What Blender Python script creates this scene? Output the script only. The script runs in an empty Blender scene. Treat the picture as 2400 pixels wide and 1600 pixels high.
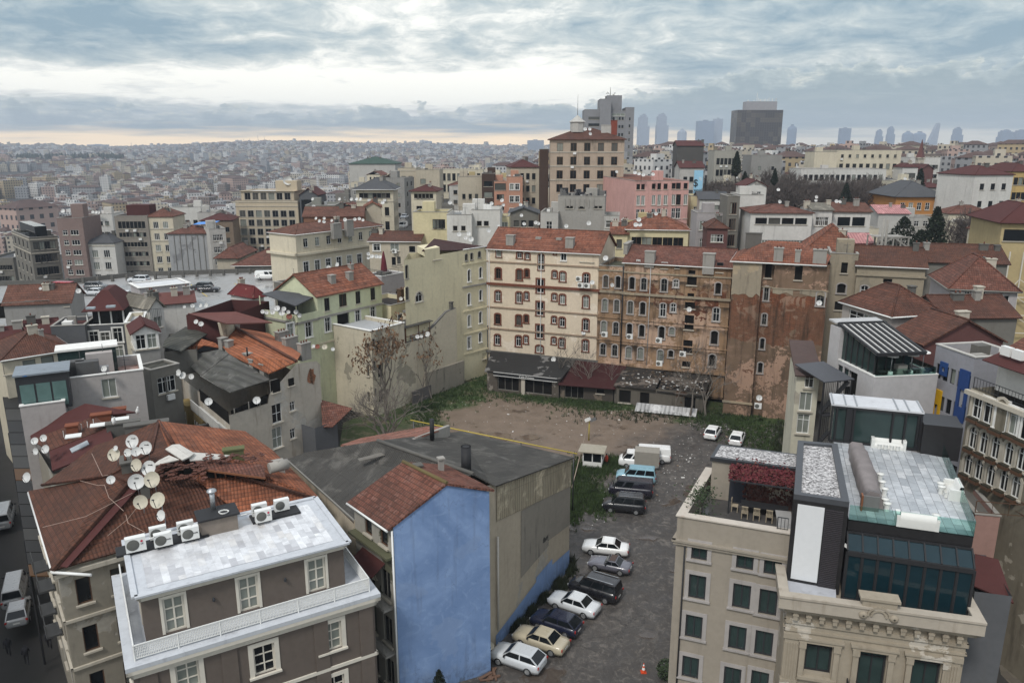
import bpy,math,random
from math import sin,cos,pi,radians,atan2,hypot,sqrt,exp
from mathutils import Vector,Matrix
random.seed(7)
S=bpy.context.scene
C=S.collection
R=random.Random(11)
F=1800.0
TH=radians(14.2)
CT,ST=cos(TH),sin(TH)
CZ=38.0
def ray(px,py):
 x=(px-1200.0)/F;u=(800.0-py)/F
 return Vector((x,CT+u*ST,-ST+u*CT))
def P(px,py,z=None,Y=None):
 d=ray(px,py)
 t=(z-CZ)/d.z if z is not None else Y/d.y
 return Vector((d.x*t,d.y*t,CZ+d.z*t))
def depth(p):
 return p.y*CT-(p.z-CZ)*ST
cam=bpy.data.cameras.new('camera');camo=bpy.data.objects.new('camera',cam);C.objects.link(camo)
camo.location=(0,0,CZ);camo.rotation_euler=(pi/2-TH,0,0)
cam.sensor_width=36.0;cam.lens=36.0*F/2400.0;cam.clip_start=1.0;cam.clip_end=30000
S.camera=camo
S.render.resolution_x=1024;S.render.resolution_y=682
class NT:
 def __init__(s,tree):s.t=tree;s.n=tree.nodes;s.l=tree.links
 def new(s,typ,**kw):
  n=s.n.new(typ)
  for k,v in kw.items():setattr(n,k,v)
  return n
 def put(s,sock,v):
  if v is None:return
  if hasattr(v,'is_output'):s.l.new(v,sock)
  elif isinstance(v,(tuple,list)):
   if len(v)==3 and sock.type=='RGBA':v=(*v,1)
   sock.default_value=v
  else:
   try:sock.default_value=v
   except Exception:sock.default_value=(v,v,v,1)if sock.type=='RGBA' else(v,v,v)
 def m(s,op,a,b=None,c=None,clamp=False):
  n=s.new('ShaderNodeMath',operation=op,use_clamp=clamp)
  for i,v in enumerate((a,b,c)):
   if v is not None:s.put(n.inputs[i],v)
  return n.outputs[0]
 def vm(s,op,a,b=None,sc=None):
  n=s.new('ShaderNodeVectorMath',operation=op)
  s.put(n.inputs[0],a)
  if b is not None:s.put(n.inputs[1],b)
  if sc is not None:s.put(n.inputs[3],sc)
  return n.outputs[0]
 def mix(s,f,a,b,mode='MIX'):
  n=s.new('ShaderNodeMix',data_type='RGBA',blend_type=mode)
  s.put(n.inputs[0],f);s.put(n.inputs[6],a);s.put(n.inputs[7],b)
  return n.outputs[2]
 def mr(s,v,a,b,c=0.0,d=1.0,smooth=True):
  n=s.new('ShaderNodeMapRange',interpolation_type='SMOOTHSTEP' if smooth else 'LINEAR')
  for i,x in enumerate((v,a,b,c,d)):s.put(n.inputs[i],x)
  return n.outputs[0]
 def noise(s,vec,scale,detail=3.0,rough=0.55,dist=0.0):
  n=s.new('ShaderNodeTexNoise')
  if vec is not None:s.put(n.inputs['Vector'],vec)
  n.inputs['Scale'].default_value=scale;n.inputs['Detail'].default_value=detail
  n.inputs['Roughness'].default_value=rough;n.inputs['Distortion'].default_value=dist
  return n.outputs[0]
 def pos(s):return s.new('ShaderNodeNewGeometry').outputs['Position']
 def uv(s):return s.new('ShaderNodeTexCoord').outputs['UV']
 def sep(s,v):
  n=s.new('ShaderNodeSeparateXYZ');s.put(n.inputs[0],v);return n.outputs
 def comb(s,x,y,z=0.0):
  n=s.new('ShaderNodeCombineXYZ')
  for i,v in enumerate((x,y,z)):s.put(n.inputs[i],v)
  return n.outputs[0]
 def white(s,vec):
  n=s.new('ShaderNodeTexWhiteNoise',noise_dimensions='3D');s.put(n.inputs[0],vec);return n.outputs['Value']
 def ramp(s,f,stops,interp='LINEAR'):
  n=s.new('ShaderNodeValToRGB');cr=n.color_ramp;cr.interpolation=interp
  while len(cr.elements)<len(stops):cr.elements.new(0.5)
  for e,(p,c)in zip(cr.elements,stops):
   e.position=p;e.color=(*c,1)if len(c)==3 else c
  s.put(n.inputs[0],f);return n.outputs[0]
 def bump(s,h,strength=0.4,dist=0.05):
  n=s.new('ShaderNodeBump');n.inputs['Strength'].default_value=strength
  n.inputs['Distance'].default_value=dist;s.put(n.inputs['Height'],h);return n.outputs[0]
MATS={}
def newmat(name):
 m=bpy.data.materials.new(name);m.use_nodes=True
 t=NT(m.node_tree);bsdf=m.node_tree.nodes['Principled BSDF']
 return m,t,bsdf
def setp(t,b,col=None,rough=0.8,metal=0.0,spec=0.3,normal=None):
 if col is not None:t.put(b.inputs['Base Color'],col)
 t.put(b.inputs['Roughness'],rough);t.put(b.inputs['Metallic'],metal)
 b.inputs['Specular IOR Level'].default_value=spec
 if normal is not None:t.put(b.inputs['Normal'],normal)
def mul(c,k):return tuple(max(0,min(1,x*k))for x in c)
def plain(key,col,rough=0.6,metal=0.0,spec=0.4,var=0.12,scale=3.0):
 if key in MATS:return MATS[key]
 m,t,b=newmat(key)
 n=t.noise(t.pos(),scale,3)
 c=t.mix(n,mul(col,1-var*1.6),mul(col,1+var))
 setp(t,b,c,rough,metal,spec)
 MATS[key]=m;return m
def plaster(key,col,dirt=(0.10,0.085,0.065),amt=0.5,var=0.14,patch=None,pamt=0.5,bump=0.25):
 """painted render: mottled, rain streaks, optional patches where the coat has come off"""
 if key in MATS:return MATS[key]
 m,t,b=newmat(key)
 p=t.pos()
 n1=t.noise(p,0.35,4);n2=t.noise(p,2.3,4)
 c=t.mix(n1,mul(col,1-var*1.5),mul(col,1+var))
 c=t.mix(t.mr(n2,0.35,0.75,0,0.35),c,mul(col,0.72))
 x,y,z=t.sep(p)[:3]
 st=t.noise(t.comb(t.m('MULTIPLY',x,1.6),t.m('MULTIPLY',y,1.6),t.m('MULTIPLY',z,0.16)),1.0,5,0.65)
 c=t.mix(t.mr(st,0.52,0.80,0,amt),c,dirt)
 h=n2
 if patch:
  n3=t.noise(p,0.28,6,0.6)
  f=t.mr(n3,0.62-0.16*pamt,0.64-0.16*pamt)
  c=t.mix(f,c,t.mix(n2,mul(patch,0.7),mul(patch,1.25)))
  h=t.m('SUBTRACT',n2,f)
 setp(t,b,c,0.9,0,0.2,t.bump(h,bump,0.06))
 MATS[key]=m;return m
def tiles(key,cols,pu=0.24,pv=0.36,moss=0.35,rough=0.85,dark=(0.045,0.026,0.02)):
 """clay roof tiles: UV in metres, u along the eave, v up the slope"""
 if key in MATS:return MATS[key]
 m,t,b=newmat(key)
 u,v=t.sep(t.uv())[:2]
 vv=t.m('DIVIDE',v,pv);row=t.m('FLOOR',vv);fv=t.m('FRACT',vv)
 uu=t.m('DIVIDE',u,pu);col=t.m('FLOOR',uu);fu=t.m('FRACT',uu)
 rnd=t.white(t.comb(col,row,3.0))
 rnd2=t.white(t.comb(t.m('FLOOR',t.m('MULTIPLY',col,0.34)),row,7.0))
 c=t.ramp(t.m('ADD',t.m('MULTIPLY',rnd,0.55),t.m('MULTIPLY',rnd2,0.45)),[(0.0,cols[0]),(0.35,cols[1]),(0.7,cols[2]),(1.0,cols[3])])
 p=t.pos()
 big=t.noise(p,0.42,5,0.6)
 c=t.mix(t.mr(big,0.40,0.68,0,moss),c,dark)
 rw=t.white(t.comb(0.0,row,11.0));c=t.mix(t.m('MULTIPLY',rw,0.35),c,dark)
 pt=t.noise(p,1.4,4,0.6);c=t.mix(t.mr(pt,0.56,0.66,0,0.55),c,mul(cols[3],1.25))
 fine=t.noise(p,5.0,3)
 c=t.mix(t.mr(fine,0.4,0.8,0,0.35),c,mul(cols[1],0.5))
 edge=t.mr(fv,0.0,0.30,0.80,0.0)
 side=t.m('MULTIPLY',t.mr(t.m('ABSOLUTE',t.m('SUBTRACT',fu,0.5)),0.36,0.5,0,0.35),1.0)
 c=t.mix(t.m('MAXIMUM',edge,side),c,dark)
 h=t.m('ADD',t.m('SINE',t.m('MULTIPLY',fu,pi)),t.m('MULTIPLY',t.m('SUBTRACT',1.0,fv),1.4))
 h=t.m('ADD',h,t.m('MULTIPLY',rnd,0.5))
 setp(t,b,c,rough,0,0.25,t.bump(h,0.8,0.07))
 MATS[key]=m;return m
def corrug(key,c1,c2,pu=0.18,stain=(0.03,0.028,0.025),amt=0.6,rough=0.8,sheet=1.1,flip=False):
 """corrugated sheets; ridges run up the slope"""
 if key in MATS:return MATS[key]
 m,t,b=newmat(key)
 u,v=t.sep(t.uv())[:2]
 if flip:u,v=v,u
 wv=t.m('SINE',t.m('MULTIPLY',u,2*pi/pu))
 sh=t.white(t.comb(t.m('FLOOR',t.m('DIVIDE',u,sheet)),t.m('FLOOR',t.m('DIVIDE',v,2.2)),1.0))
 c=t.mix(sh,c1,c2)
 c=t.mix(t.mr(wv,-1,0.2,0.55,0),c,mul(c1,0.35))
 st=t.noise(t.comb(t.m('MULTIPLY',u,3.0),t.m('MULTIPLY',v,0.5),0.0),1.0,5,0.65)
 c=t.mix(t.mr(st,0.45,0.75,0,amt),c,stain)
 n=t.noise(t.pos(),0.5,6,0.65,0.5)
 c=t.mix(t.mr(n,0.50,0.68,0,0.75),c,mul(c1,1.75))
 n4=t.noise(t.comb(t.m('MULTIPLY',u,6.0),t.m('MULTIPLY',v,0.35),3.0),1.0,3);c=t.mix(t.mr(n4,0.5,0.7,0,0.5),c,mul(c1,0.45))
 seam=t.mr(t.m('FRACT',t.m('DIVIDE',v,2.2)),0.0,0.03,0.6,0)
 c=t.mix(seam,c,stain)
 setp(t,b,c,rough,0,0.3,t.bump(wv,0.7,0.05))
 MATS[key]=m;return m
def paved(key,cols,pu,pv,joint=(0.12,0.12,0.12),rough=0.35,jw=0.02,var=0.25,stain=0.25,spec=0.5):
 if key in MATS:return MATS[key]
 m,t,b=newmat(key)
 br=t.new('ShaderNodeTexBrick');br.offset=0.5
 t.put(br.inputs['Vector'],t.uv())
 br.inputs['Scale'].default_value=1.0;br.inputs['Brick Width'].default_value=pu
 br.inputs['Row Height'].default_value=pv;br.inputs['Mortar Size'].default_value=jw*pv
 br.inputs['Color1'].default_value=(0,0,0,1);br.inputs['Color2'].default_value=(1,1,1,1)
 br.inputs['Mortar'].default_value=(0.5,0.5,0.5,1)
 g=t.m('MULTIPLY',br.outputs['Color'],1.0)
 st=[(i/(len(cols)-1),c)for i,c in enumerate(cols)]
 c=t.ramp(g,st)
 p=t.pos()
 n=t.noise(p,1.3,5,0.6,1.0)
 c=t.mix(t.mr(n,0.3,0.8,0,var),c,mul(cols[0],0.8))
 n2=t.noise(p,0.35,4)
 c=t.mix(t.mr(n2,0.5,0.75,0,stain),c,(0.16,0.13,0.10))
 c=t.mix(br.outputs['Fac'],c,joint)
 r=t.mr(n2,0.35,0.65,rough*0.5,rough*1.3)
 setp(t,b,c,r,0,spec,t.bump(br.outputs['Fac'],-0.2,0.01))
 MATS[key]=m;return m
def gloss(key,col,rough=0.06,spec=0.6):
 if key in MATS:return MATS[key]
 m,t,b=newmat(key)
 n=t.noise(t.pos(),0.9,2)
 setp(t,b,t.mix(n,mul(col,0.7),mul(col,1.3)),rough,0,spec)
 MATS[key]=m;return m
def paint(key,col,rough=0.22,coat=0.6,metal=0.0):
 if key in MATS:return MATS[key]
 m,t,b=newmat(key)
 n=t.noise(t.pos(),2.0,4)
 c=t.mix(t.mr(n,0.5,0.8,0,0.25),col,mul(col,0.75))
 setp(t,b,c,t.mr(n,0.3,0.7,rough,rough*2.0),metal,0.5)
 b.inputs['Coat Weight'].default_value=coat;b.inputs['Coat Roughness'].default_value=0.08
 MATS[key]=m;return m
class MB:
 """collects polygons (world space) for ONE mesh object"""
 def __init__(s):s.v=[];s.f=[];s.uv=[];s.mi=[];s.sm=[]
 def poly(s,pts,uv=None,m=0,smooth=False):
  k=len(s.v);s.v+=[tuple(p)for p in pts];n=len(pts)
  s.f.append(tuple(range(k,k+n)))
  if uv is None:
   a=Vector(pts[0]);nn=Vector((0,0,0))
   for i in range(1,n-1):nn+=(Vector(pts[i])-a).cross(Vector(pts[i+1])-a)
   nn=nn.normalized()if nn.length>1e-9 else Vector((0,0,1))
   e=Vector((0,0,1)).cross(nn)
   e=e.normalized()if e.length>1e-3 else Vector((1,0,0))
   w=nn.cross(e)
   uv=[(Vector(p).dot(e),Vector(p).dot(w))for p in pts]
  s.uv+=uv;s.mi.append(m);s.sm.append(smooth)
 def slab(s,pts,th=0.14,m=0,me=None):
  """polygon with thickness: pts counter-clockwise seen from outside"""
  pts=[Vector(p)for p in pts];a=pts[0];nn=Vector((0,0,0))
  for i in range(1,len(pts)-1):nn+=(pts[i]-a).cross(pts[i+1]-a)
  nn.normalize();q=[p-nn*th for p in pts]
  s.poly(pts,None,m);s.poly(q[::-1],None,m if me is None else me)
  for i in range(len(pts)):
   j=(i+1)%len(pts)
   s.poly([q[i],q[j],pts[j],pts[i]],None,m if me is None else me)
 def box(s,c,sx,sy,sz,rz=0.0,m=0,mt=None,base=True):
  """box: c is the centre of its base"""
  ca,sa=cos(rz),sin(rz);cx,cy,cz=c
  def q(x,y,z):return(cx+x*ca-y*sa,cy+x*sa+y*ca,cz+z)
  x,y=sx/2,sy/2
  b=[q(-x,-y,0),q(x,-y,0),q(x,y,0),q(-x,y,0)]
  t=[q(-x,-y,sz),q(x,-y,sz),q(x,y,sz),q(-x,y,sz)]
  for i in range(4):
   j=(i+1)%4
   L=sx if i%2==0 else sy
   s.poly([b[i],b[j],t[j],t[i]],[(0,cz),(L,cz),(L,cz+sz),(0,cz+sz)],m)
  s.poly(t,None,m if mt is None else mt)
  if base:s.poly(b[::-1],None,m)
 def prism(s,foot,z0,z1,m=0,mt=None,cap=True):
  n=len(foot)
  acc=0.0
  for i in range(n):
   a,b=foot[i],foot[(i+1)%n];L=hypot(b[0]-a[0],b[1]-a[1])
   s.poly([(a[0],a[1],z0),(b[0],b[1],z0),(b[0],b[1],z1),(a[0],a[1],z1)],[(acc,z0),(acc+L,z0),(acc+L,z1),(acc,z1)],m)
   acc+=L
  if cap:
   s.poly([(p[0],p[1],z1)for p in foot],None,m if mt is None else mt)
   s.poly([(p[0],p[1],z0)for p in foot][::-1],None,m)
 def bar(s,a,b,w=0.05,h=None,m=0):
  """rectangular bar between two points"""
  a,b=Vector(a),Vector(b);h=w if h is None else h
  d=(b-a)
  if d.length<1e-6:return
  d.normalize();e=d.cross(Vector((0,0,1)))
  e=e.normalized()if e.length>1e-3 else Vector((1,0,0))
  k=e.cross(d)
  o=[(-w/2,-h/2),(w/2,-h/2),(w/2,h/2),(-w/2,h/2)]
  A=[a+e*x+k*y for x,y in o];B=[b+e*x+k*y for x,y in o]
  for i in range(4):
   j=(i+1)%4;s.poly([A[i],A[j],B[j],B[i]][::-1],None,m)
  s.poly(A,None,m);s.poly(B[::-1],None,m)
 def tube(s,a,b,r0,r1=None,n=6,m=0,caps=True,smooth=True):
  a,b=Vector(a),Vector(b);r1=r0 if r1 is None else r1
  d=b-a
  if d.length<1e-6:return
  d.normalize();e=d.cross(Vector((0,0,1)))
  e=e.normalized()if e.length>1e-3 else Vector((1,0,0))
  k=d.cross(e)
  A=[a+(e*cos(2*pi*i/n)+k*sin(2*pi*i/n))*r0 for i in range(n)]
  B=[b+(e*cos(2*pi*i/n)+k*sin(2*pi*i/n))*r1 for i in range(n)]
  L=(b-a).length
  for i in range(n):
   j=(i+1)%n
   s.poly([A[i],A[j],B[j],B[i]],[(i/n,0),((i+1)/n,0),((i+1)/n,L),(i/n,L)],m,smooth)
  if caps:
   s.poly(A[::-1],None,m)
   if r1>1e-4:s.poly(B,None,m)
 def path(s,pts,r,n=5,m=0):
  for a,b in zip(pts[:-1],pts[1:]):s.tube(a,b,r,r,n,m,False)
 def lathe(s,c,prof,n=12,m=0,axis=None,smooth=True):
  """prof: list of (r, h) along the axis from c"""
  ax=Vector((0,0,1))if axis is None else Vector(axis).normalized()
  e=ax.cross(Vector((0,0,1)));e=e.normalized()if e.length>1e-3 else Vector((1,0,0))
  k=ax.cross(e);c=Vector(c);rings=[]
  for r,h in prof:
   rings.append([c+ax*h+(e*cos(2*pi*i/n)+k*sin(2*pi*i/n))*r for i in range(n)])
  for a,b in zip(rings[:-1],rings[1:]):
   for i in range(n):
    j=(i+1)%n;s.poly([a[i],a[j],b[j],b[i]],None,m,smooth)
 def mesh(s,name,mats,org=(0,0,0)):
  me=bpy.data.meshes.new(name);ox,oy,oz=org
  idx={};nv=[];remap=[]
  for x,y,z in s.v:
   k=(round(x,4),round(y,4),round(z,4));i=idx.get(k)
   if i is None:i=len(nv);idx[k]=i;nv.append((x-ox,y-oy,z-oz))
   remap.append(i)
  fs,uvs,mi,sm=[],[],[],[];q=0
  for f,a,b in zip(s.f,s.mi,s.sm):
   n=len(f);g=[remap[i]for i in f];u=s.uv[q:q+n];q+=n
   if len(set(g))<n:
    h,w=[],[]
    for i,j in zip(g,u):
     if i not in h:h.append(i);w.append(j)
    if len(h)<3:continue
    g,u=h,w
   fs.append(g);uvs+=u;mi.append(a);sm.append(b)
  me.from_pydata(nv,[],fs)
  l=me.uv_layers.new(name='uv')
  l.data.foreach_set('uv',[c for p in uvs for c in p])
  me.polygons.foreach_set('material_index',mi)
  me.polygons.foreach_set('use_smooth',sm)
  for x in(mats if isinstance(mats,(list,tuple))else[mats]):me.materials.append(x)
  me.update()
  return me
 def build(s,name,mats,parent=None,org=None):
  if not s.f:return None
  o0=org if org is not None else(tuple(parent['_o'])if parent is not None else(0,0,0))
  o=bpy.data.objects.new(name,s.mesh(name,mats,o0));C.objects.link(o)
  if parent is not None:
   o.parent=parent;o['_o']=list(o0)
  else:o.location=o0
  return o
def tag(o,label=None,cat=None,group=None,kind=None):
 if label:o['label']=label
 if cat:o['category']=cat
 if group:o['group']=group
 if kind:o['kind']=kind
 return o
def thing(name,label,cat,loc=(0,0,0),group=None):
 """an unrotated Empty at the thing's base; its parts are given in world space"""
 o=bpy.data.objects.new(name,None);o.empty_display_size=0.2;C.objects.link(o)
 o.location=loc;o['_o']=list(loc)
 return tag(o,label,cat,group)
def inst(name,mesh,parent=None,loc=(0,0,0),rz=0.0,rot=None,sc=None):
 o=bpy.data.objects.new(name,mesh);C.objects.link(o);o.location=loc
 if rot is not None:o.rotation_mode='QUATERNION';o.rotation_quaternion=rot
 else:o.rotation_euler=(0,0,rz)
 if sc:o.scale=sc if isinstance(sc,(tuple,list))else(sc,sc,sc)
 if parent is not None:o.parent=parent
 return o
def dirv(deg):return Vector((cos(radians(deg)),sin(radians(deg)),0))
WHITE=plaster('white_paint',(0.72,0.71,0.68),amt=0.25,var=0.08,bump=0.1)
WHITEM=plain('white_frame',(0.70,0.70,0.68),0.45,var=0.06)
CREAMF=plain('cream_frame',(0.62,0.58,0.50),0.55,var=0.08)
DARKM=plain('dark_metal',(0.028,0.030,0.034),0.4,0.0,0.5)
BLACKM=plain('black_felt',(0.018,0.018,0.02),0.7)
BROWNF=plain('brown_frame',(0.10,0.052,0.03),0.6)
GREYF=plain('grey_frame',(0.20,0.19,0.17),0.6)
STONE=plaster('trim_stone',(0.46,0.42,0.35),amt=0.45)
GREYSTONE=plaster('grey_trim',(0.36,0.335,0.32),amt=0.35)
RUSTSUR=plaster('rust_surround',(0.16,0.058,0.036),amt=0.5)
PANE=gloss('window_glass',(0.008,0.010,0.012),0.07,0.32)
PANEG=gloss('green_glass',(0.024,0.042,0.040),0.05,0.45)
PANEB=gloss('blue_glass',(0.006,0.022,0.030),0.05,0.42)
PANEL=gloss('curtained_glass',(0.20,0.215,0.19),0.12,0.5)
PANEC=gloss('curtain_tone_glass',(.075,.075,.068),.12,.5)  # mid-grey pane tone for curtains behind the glass
HOLE=plain('dark_interior',(0.012,0.011,0.010),0.95,spec=0.1)
GALV=plain('galvanised',(0.42,0.43,0.44),0.35,0.7)
CONC=plaster('concrete',(0.30,0.285,0.26),amt=0.6)
DCONC=plaster('dark_concrete',(0.12,0.115,0.105),amt=0.6)
DISHM=plain('dish_white',(0.58,0.58,0.565),0.5,var=0.1,scale=4.0)
DISHC=plain('dish_cream',(0.50,0.46,0.37),0.6,var=0.15,scale=4.0)
DISHR=plain('dish_rust',(0.22,0.07,0.045),0.7)
RUBBER=plain('rubber',(0.014,0.014,0.015),0.8)
CHROME=plain('chrome',(0.6,0.6,0.6),0.2,1.0)
T_OR=tiles('tile_orange',[(0.17,0.057,0.029),(0.28,0.092,0.044),(0.36,0.125,0.062),(0.27,0.118,0.074)],moss=0.5)
T_BR=tiles('tile_brown',[(0.075,0.030,0.021),(0.115,0.045,0.029),(0.155,0.062,0.040),(0.11,0.055,0.041)],moss=0.5)
T_RB=tiles('tile_old_brown',[(0.066,0.028,0.019),(0.105,0.042,0.026),(0.14,0.056,0.033),(0.105,0.050,0.036)],moss=0.45)
T_RD=tiles('tile_red',[(0.095,0.038,0.027),(0.16,0.061,0.043),(0.215,0.085,0.058),(0.185,0.095,0.075)],moss=0.45)
T_PK=tiles('tile_pinkish',[(0.22,0.10,0.075),(0.30,0.15,0.115),(0.34,0.16,0.12),(0.26,0.09,0.055)],moss=0.25)
M_MAR=plaster('maroon_sheet',(0.078,0.028,0.026),dirt=(0.05,0.025,0.02),amt=0.4,bump=0.1)
M_MARL=plaster('faded_maroon',(0.13,0.055,0.048),dirt=(0.06,0.03,0.025),amt=0.4,bump=0.1)
SLATE=plaster('slate_grey',(0.075,0.077,0.083),amt=0.4)
MEMB=plaster('roof_membrane',(0.16,0.155,0.15),amt=0.6)
LMEMB=plaster('pale_membrane',(0.42,0.42,0.42),amt=0.5)
CORR=corrug('corrugated_grey',(0.085,0.080,0.072),(0.060,0.057,0.052),amt=0.5)
CORRM=corrug('mossy_sheet',(0.062,0.060,0.050),(0.042,0.042,0.036),stain=(0.03,0.036,0.016),pu=0.9,amt=0.35)
CORRL=corrug('corrugated_pale',(0.22,0.20,0.165),(0.16,0.15,0.12),amt=0.4)
PINKS=corrug('pink_sheet',(0.44,0.215,0.21),(0.40,0.19,0.185),pu=0.5,stain=(0.30,0.12,0.11),amt=0.2)
def W(key,col,**k):return plaster('wall_'+key,col,**k)
ST_={}
def style(k,frame,pane,cols=2,rows=1,sur=None,sw=0.16,arch=0.0,sill=True,fw=0.07,rec=0.16,tran=None,prou=0.05):
 ST_[k]=dict(frame=frame,pane=pane,cols=cols,rows=rows,sur=sur,sw=sw,arch=arch,sill=sill,fw=fw,rec=rec,tran=tran,prou=prou)
style('w',WHITEM,PANE,2,1,tran=0.3)
style('w2',WHITEM,PANE,2,2)
style('w3',WHITEM,PANE,3,1)
style('wl',WHITEM,PANEL,2,1)
style('ws',WHITEM,PANE,2,2,STONE,0.2)
style('wsw',WHITEM,PANE,2,1,WHITE,0.18,tran=0.3)
style('d',DARKM,PANE,2,1)
style('d1',DARKM,PANE,1,1)
style('g1',GREYF,PANE,1,1)
style('g2',GREYF,PANE,2,1)
style('b',BROWNF,PANE,2,1)
style('b1',BROWNF,PANE,1,1)
style('hole',GREYF,HOLE,1,1,fw=0.03,rec=0.3)
style('ar',WHITEM,PANE,2,1,RUSTSUR,0.24,0.16,tran=0.3)
style('arb',BROWNF,PANE,2,1,RUSTSUR,0.24,0.16,tran=0.3)
style('rr',WHITEM,PANE,2,1,RUSTSUR,0.24,tran=0.5)
style('r1',WHITEM,PANE,1,1,RUSTSUR,0.14)
style('ag',GREYF,PANE,2,1,GREYSTONE,0.16,0.22,tran=0.42)
style('agw',WHITEM,PANE,2,1,GREYSTONE,0.16,0.22,tran=0.42)
style('agl',GREYF,PANEL,2,1,GREYSTONE,0.16,0.22,tran=0.42)
style('aw',WHITEM,PANE,1,1,WHITE,0.12,0.3)
style('as',WHITEM,PANE,2,1,STONE,0.22,0.42,tran=0.3)
style('an',GREYF,HOLE,1,1,CONC,0.08,0.25)
style('gs',DARKM,PANEG,2,1,GREYSTONE,0.28,fw=0.11,rec=0.2)
style('man',CREAMF,PANEL,2,3,CREAMF,0.28,fw=0.10,rec=0.2)
style('mand',CREAMF,PANE,2,3,CREAMF,0.28,fw=0.10,rec=0.2)
style('door',CREAMF,PANEL,2,3,CREAMF,0.16,fw=0.12,rec=0.15,sill=False)
style('doord',CREAMF,PANE,2,3,CREAMF,0.16,fw=0.12,rec=0.15,sill=False)
style('ho',GREYF,PANE,2,1,STONE,0.25,sill=True)
style('dk',DARKM,PANEG,1,1,fw=0.08,sill=False)
style('dkb',DARKM,PANEB,1,1,fw=0.09,sill=False)
style('blu',DARKM,PANE,1,1,fw=0.05,sill=False)
WC={}
def outline(w,h,arch,n=6):
 if arch<=0:return[(-w/2,-h/2),(-w/2,h/2),(w/2,h/2),(w/2,-h/2)]
 r=arch*w;pts=[(-w/2,-h/2),(-w/2,h/2-r)]
 for i in range(1,n):
  t=i/n;pts.append((-w/2+w*t,h/2-r+r*sin(pi*t)))
 return pts+[(w/2,h/2-r),(w/2,-h/2)]
def win_meshes(k,w,h):
 key=(k,round(w,2),round(h,2))
 if key in WC:return WC[key]
 s=ST_[k];rec=s['rec'];fw=s['fw']
 f=MB()
 def bar(x0,z0,x1,z1,y0=rec-0.07,y1=rec+0.02):
  c=((x0+x1)/2,(y0+y1)/2,z0);f.box(c,x1-x0,y1-y0,z1-z0)
 W2,H2=w/2,h/2
 bar(-W2,-H2,-W2+fw,H2);bar(W2-fw,-H2,W2,H2)
 bar(-W2+fw,-H2,W2-fw,-H2+fw);bar(-W2+fw,H2-fw,W2-fw,H2)
 mw=fw*0.8
 y0,y1=rec-0.06,rec+0.01
 for i in range(1,s['cols']):
  x=-W2+w*i/s['cols'];bar(x-mw/2,-H2+fw,x+mw/2,H2-fw,y0,y1)
 for i in range(1,s['rows']):
  z=-H2+h*i/s['rows'];bar(-W2+fw,z-mw*.4,W2-fw,z+mw*.4,y0+.008,y1-.004)
 if s['tran']:
  z=H2-h*s['tran'];bar(-W2+fw,z-mw*.4,W2-fw,z+mw*.4,y0+.008,y1-.004)
 p=MB()
 p.poly([(-W2,rec,-H2),(W2,rec,-H2),(W2,rec,H2),(-W2,rec,H2)])
 u=None
 if s['sur']or s['sill']:
  u=MB();sw=s['sw'];pr=s['prou']
  if s['sur']:
   a=outline(w,h,s['arch'])
   cx=1+2*sw/w
   b=[(x*cx,(z if z<-H2+1e-6 else(z+sw*(1.0 if abs(x)>w*0.45 and s['arch']<=0 else(0.35 if abs(x)>w*.45 else 1.0)))))for x,z in a]
   for i in range(len(a)-1):
    A,B,Cc,D=a[i],a[i+1],b[i+1],b[i]
    u.poly([(A[0],-pr,A[1]),(D[0],-pr,D[1]),(Cc[0],-pr,Cc[1]),(B[0],-pr,B[1])][::-1])
    u.poly([(D[0],-pr,D[1]),(D[0],.01,D[1]),(Cc[0],.01,Cc[1]),(Cc[0],-pr,Cc[1])][::-1])
    u.poly([(A[0],-pr,A[1]),(B[0],-pr,B[1]),(B[0],rec,B[1]),(A[0],rec,A[1])][::-1])
   if s['arch']>0:
    for i in range(1,len(a)-2):
     A,B=a[i],a[i+1]
     u.poly([(A[0],0.0,A[1]),(B[0],0.0,B[1]),(B[0],0.0,H2+.02),(A[0],0.0,H2+.02)])
  if s['sill']:
   q=w+2*sw*(1.0 if s['sur']else 0.5)
   u.box((0,-0.035,-H2-0.13),q+0.1,0.25,0.129)
 r=(f.mesh('window_frame',s['frame']),p.mesh('pane',s['pane']),u.mesh('surround',s['sur']or STONE)if u else None)
 WC[key]=r;return r
def lite_mesh(k,w,h):
 key=('lite',k,round(w,2),round(h,2))
 if key in WC:return WC[key]
 s=ST_[k];f=MB();W2,H2=w/2,h/2;fw=max(s['fw'],0.09)
 f.poly([(-W2,.14,-H2),(W2,.14,-H2),(W2,.14,H2),(-W2,.14,H2)],None,1)
 for x0,x1,z0,z1 in((-W2,-W2+fw,-H2,H2),(W2-fw,W2,-H2,H2),(-W2+fw,W2-fw,H2-fw,H2),(-W2+fw,W2-fw,-H2,-H2+fw)):
  f.box(((x0+x1)/2,.10,z0),x1-x0,.07,z1-z0)
 for i in range(1,s['cols']):
  x=-W2+w*i/s['cols'];f.box((x,.10,-H2+fw),fw*.8,.06,h-2*fw)
 if s['rows']>1 or s['tran']:
  f.box((0,.10,0.1*h),w-2*fw,.05,fw*.8)
 if s['sur']:
  sw=s['sw']
  for x0,x1,z0,z1 in((-W2-sw,-W2,-H2,H2+sw),(W2,W2+sw,-H2,H2+sw),(-W2,W2,H2,H2+sw)):
   f.box(((x0+x1)/2,-.02,z0),x1-x0,.10,z1-z0,m=2)
 if s['sill']:f.box((0,-.03,-H2-.14),w+.3,.2,.13,m=2)
 WC[key]=f.mesh('window',[s['frame'],s['pane'],s['sur']or STONE]);return WC[key]
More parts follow.
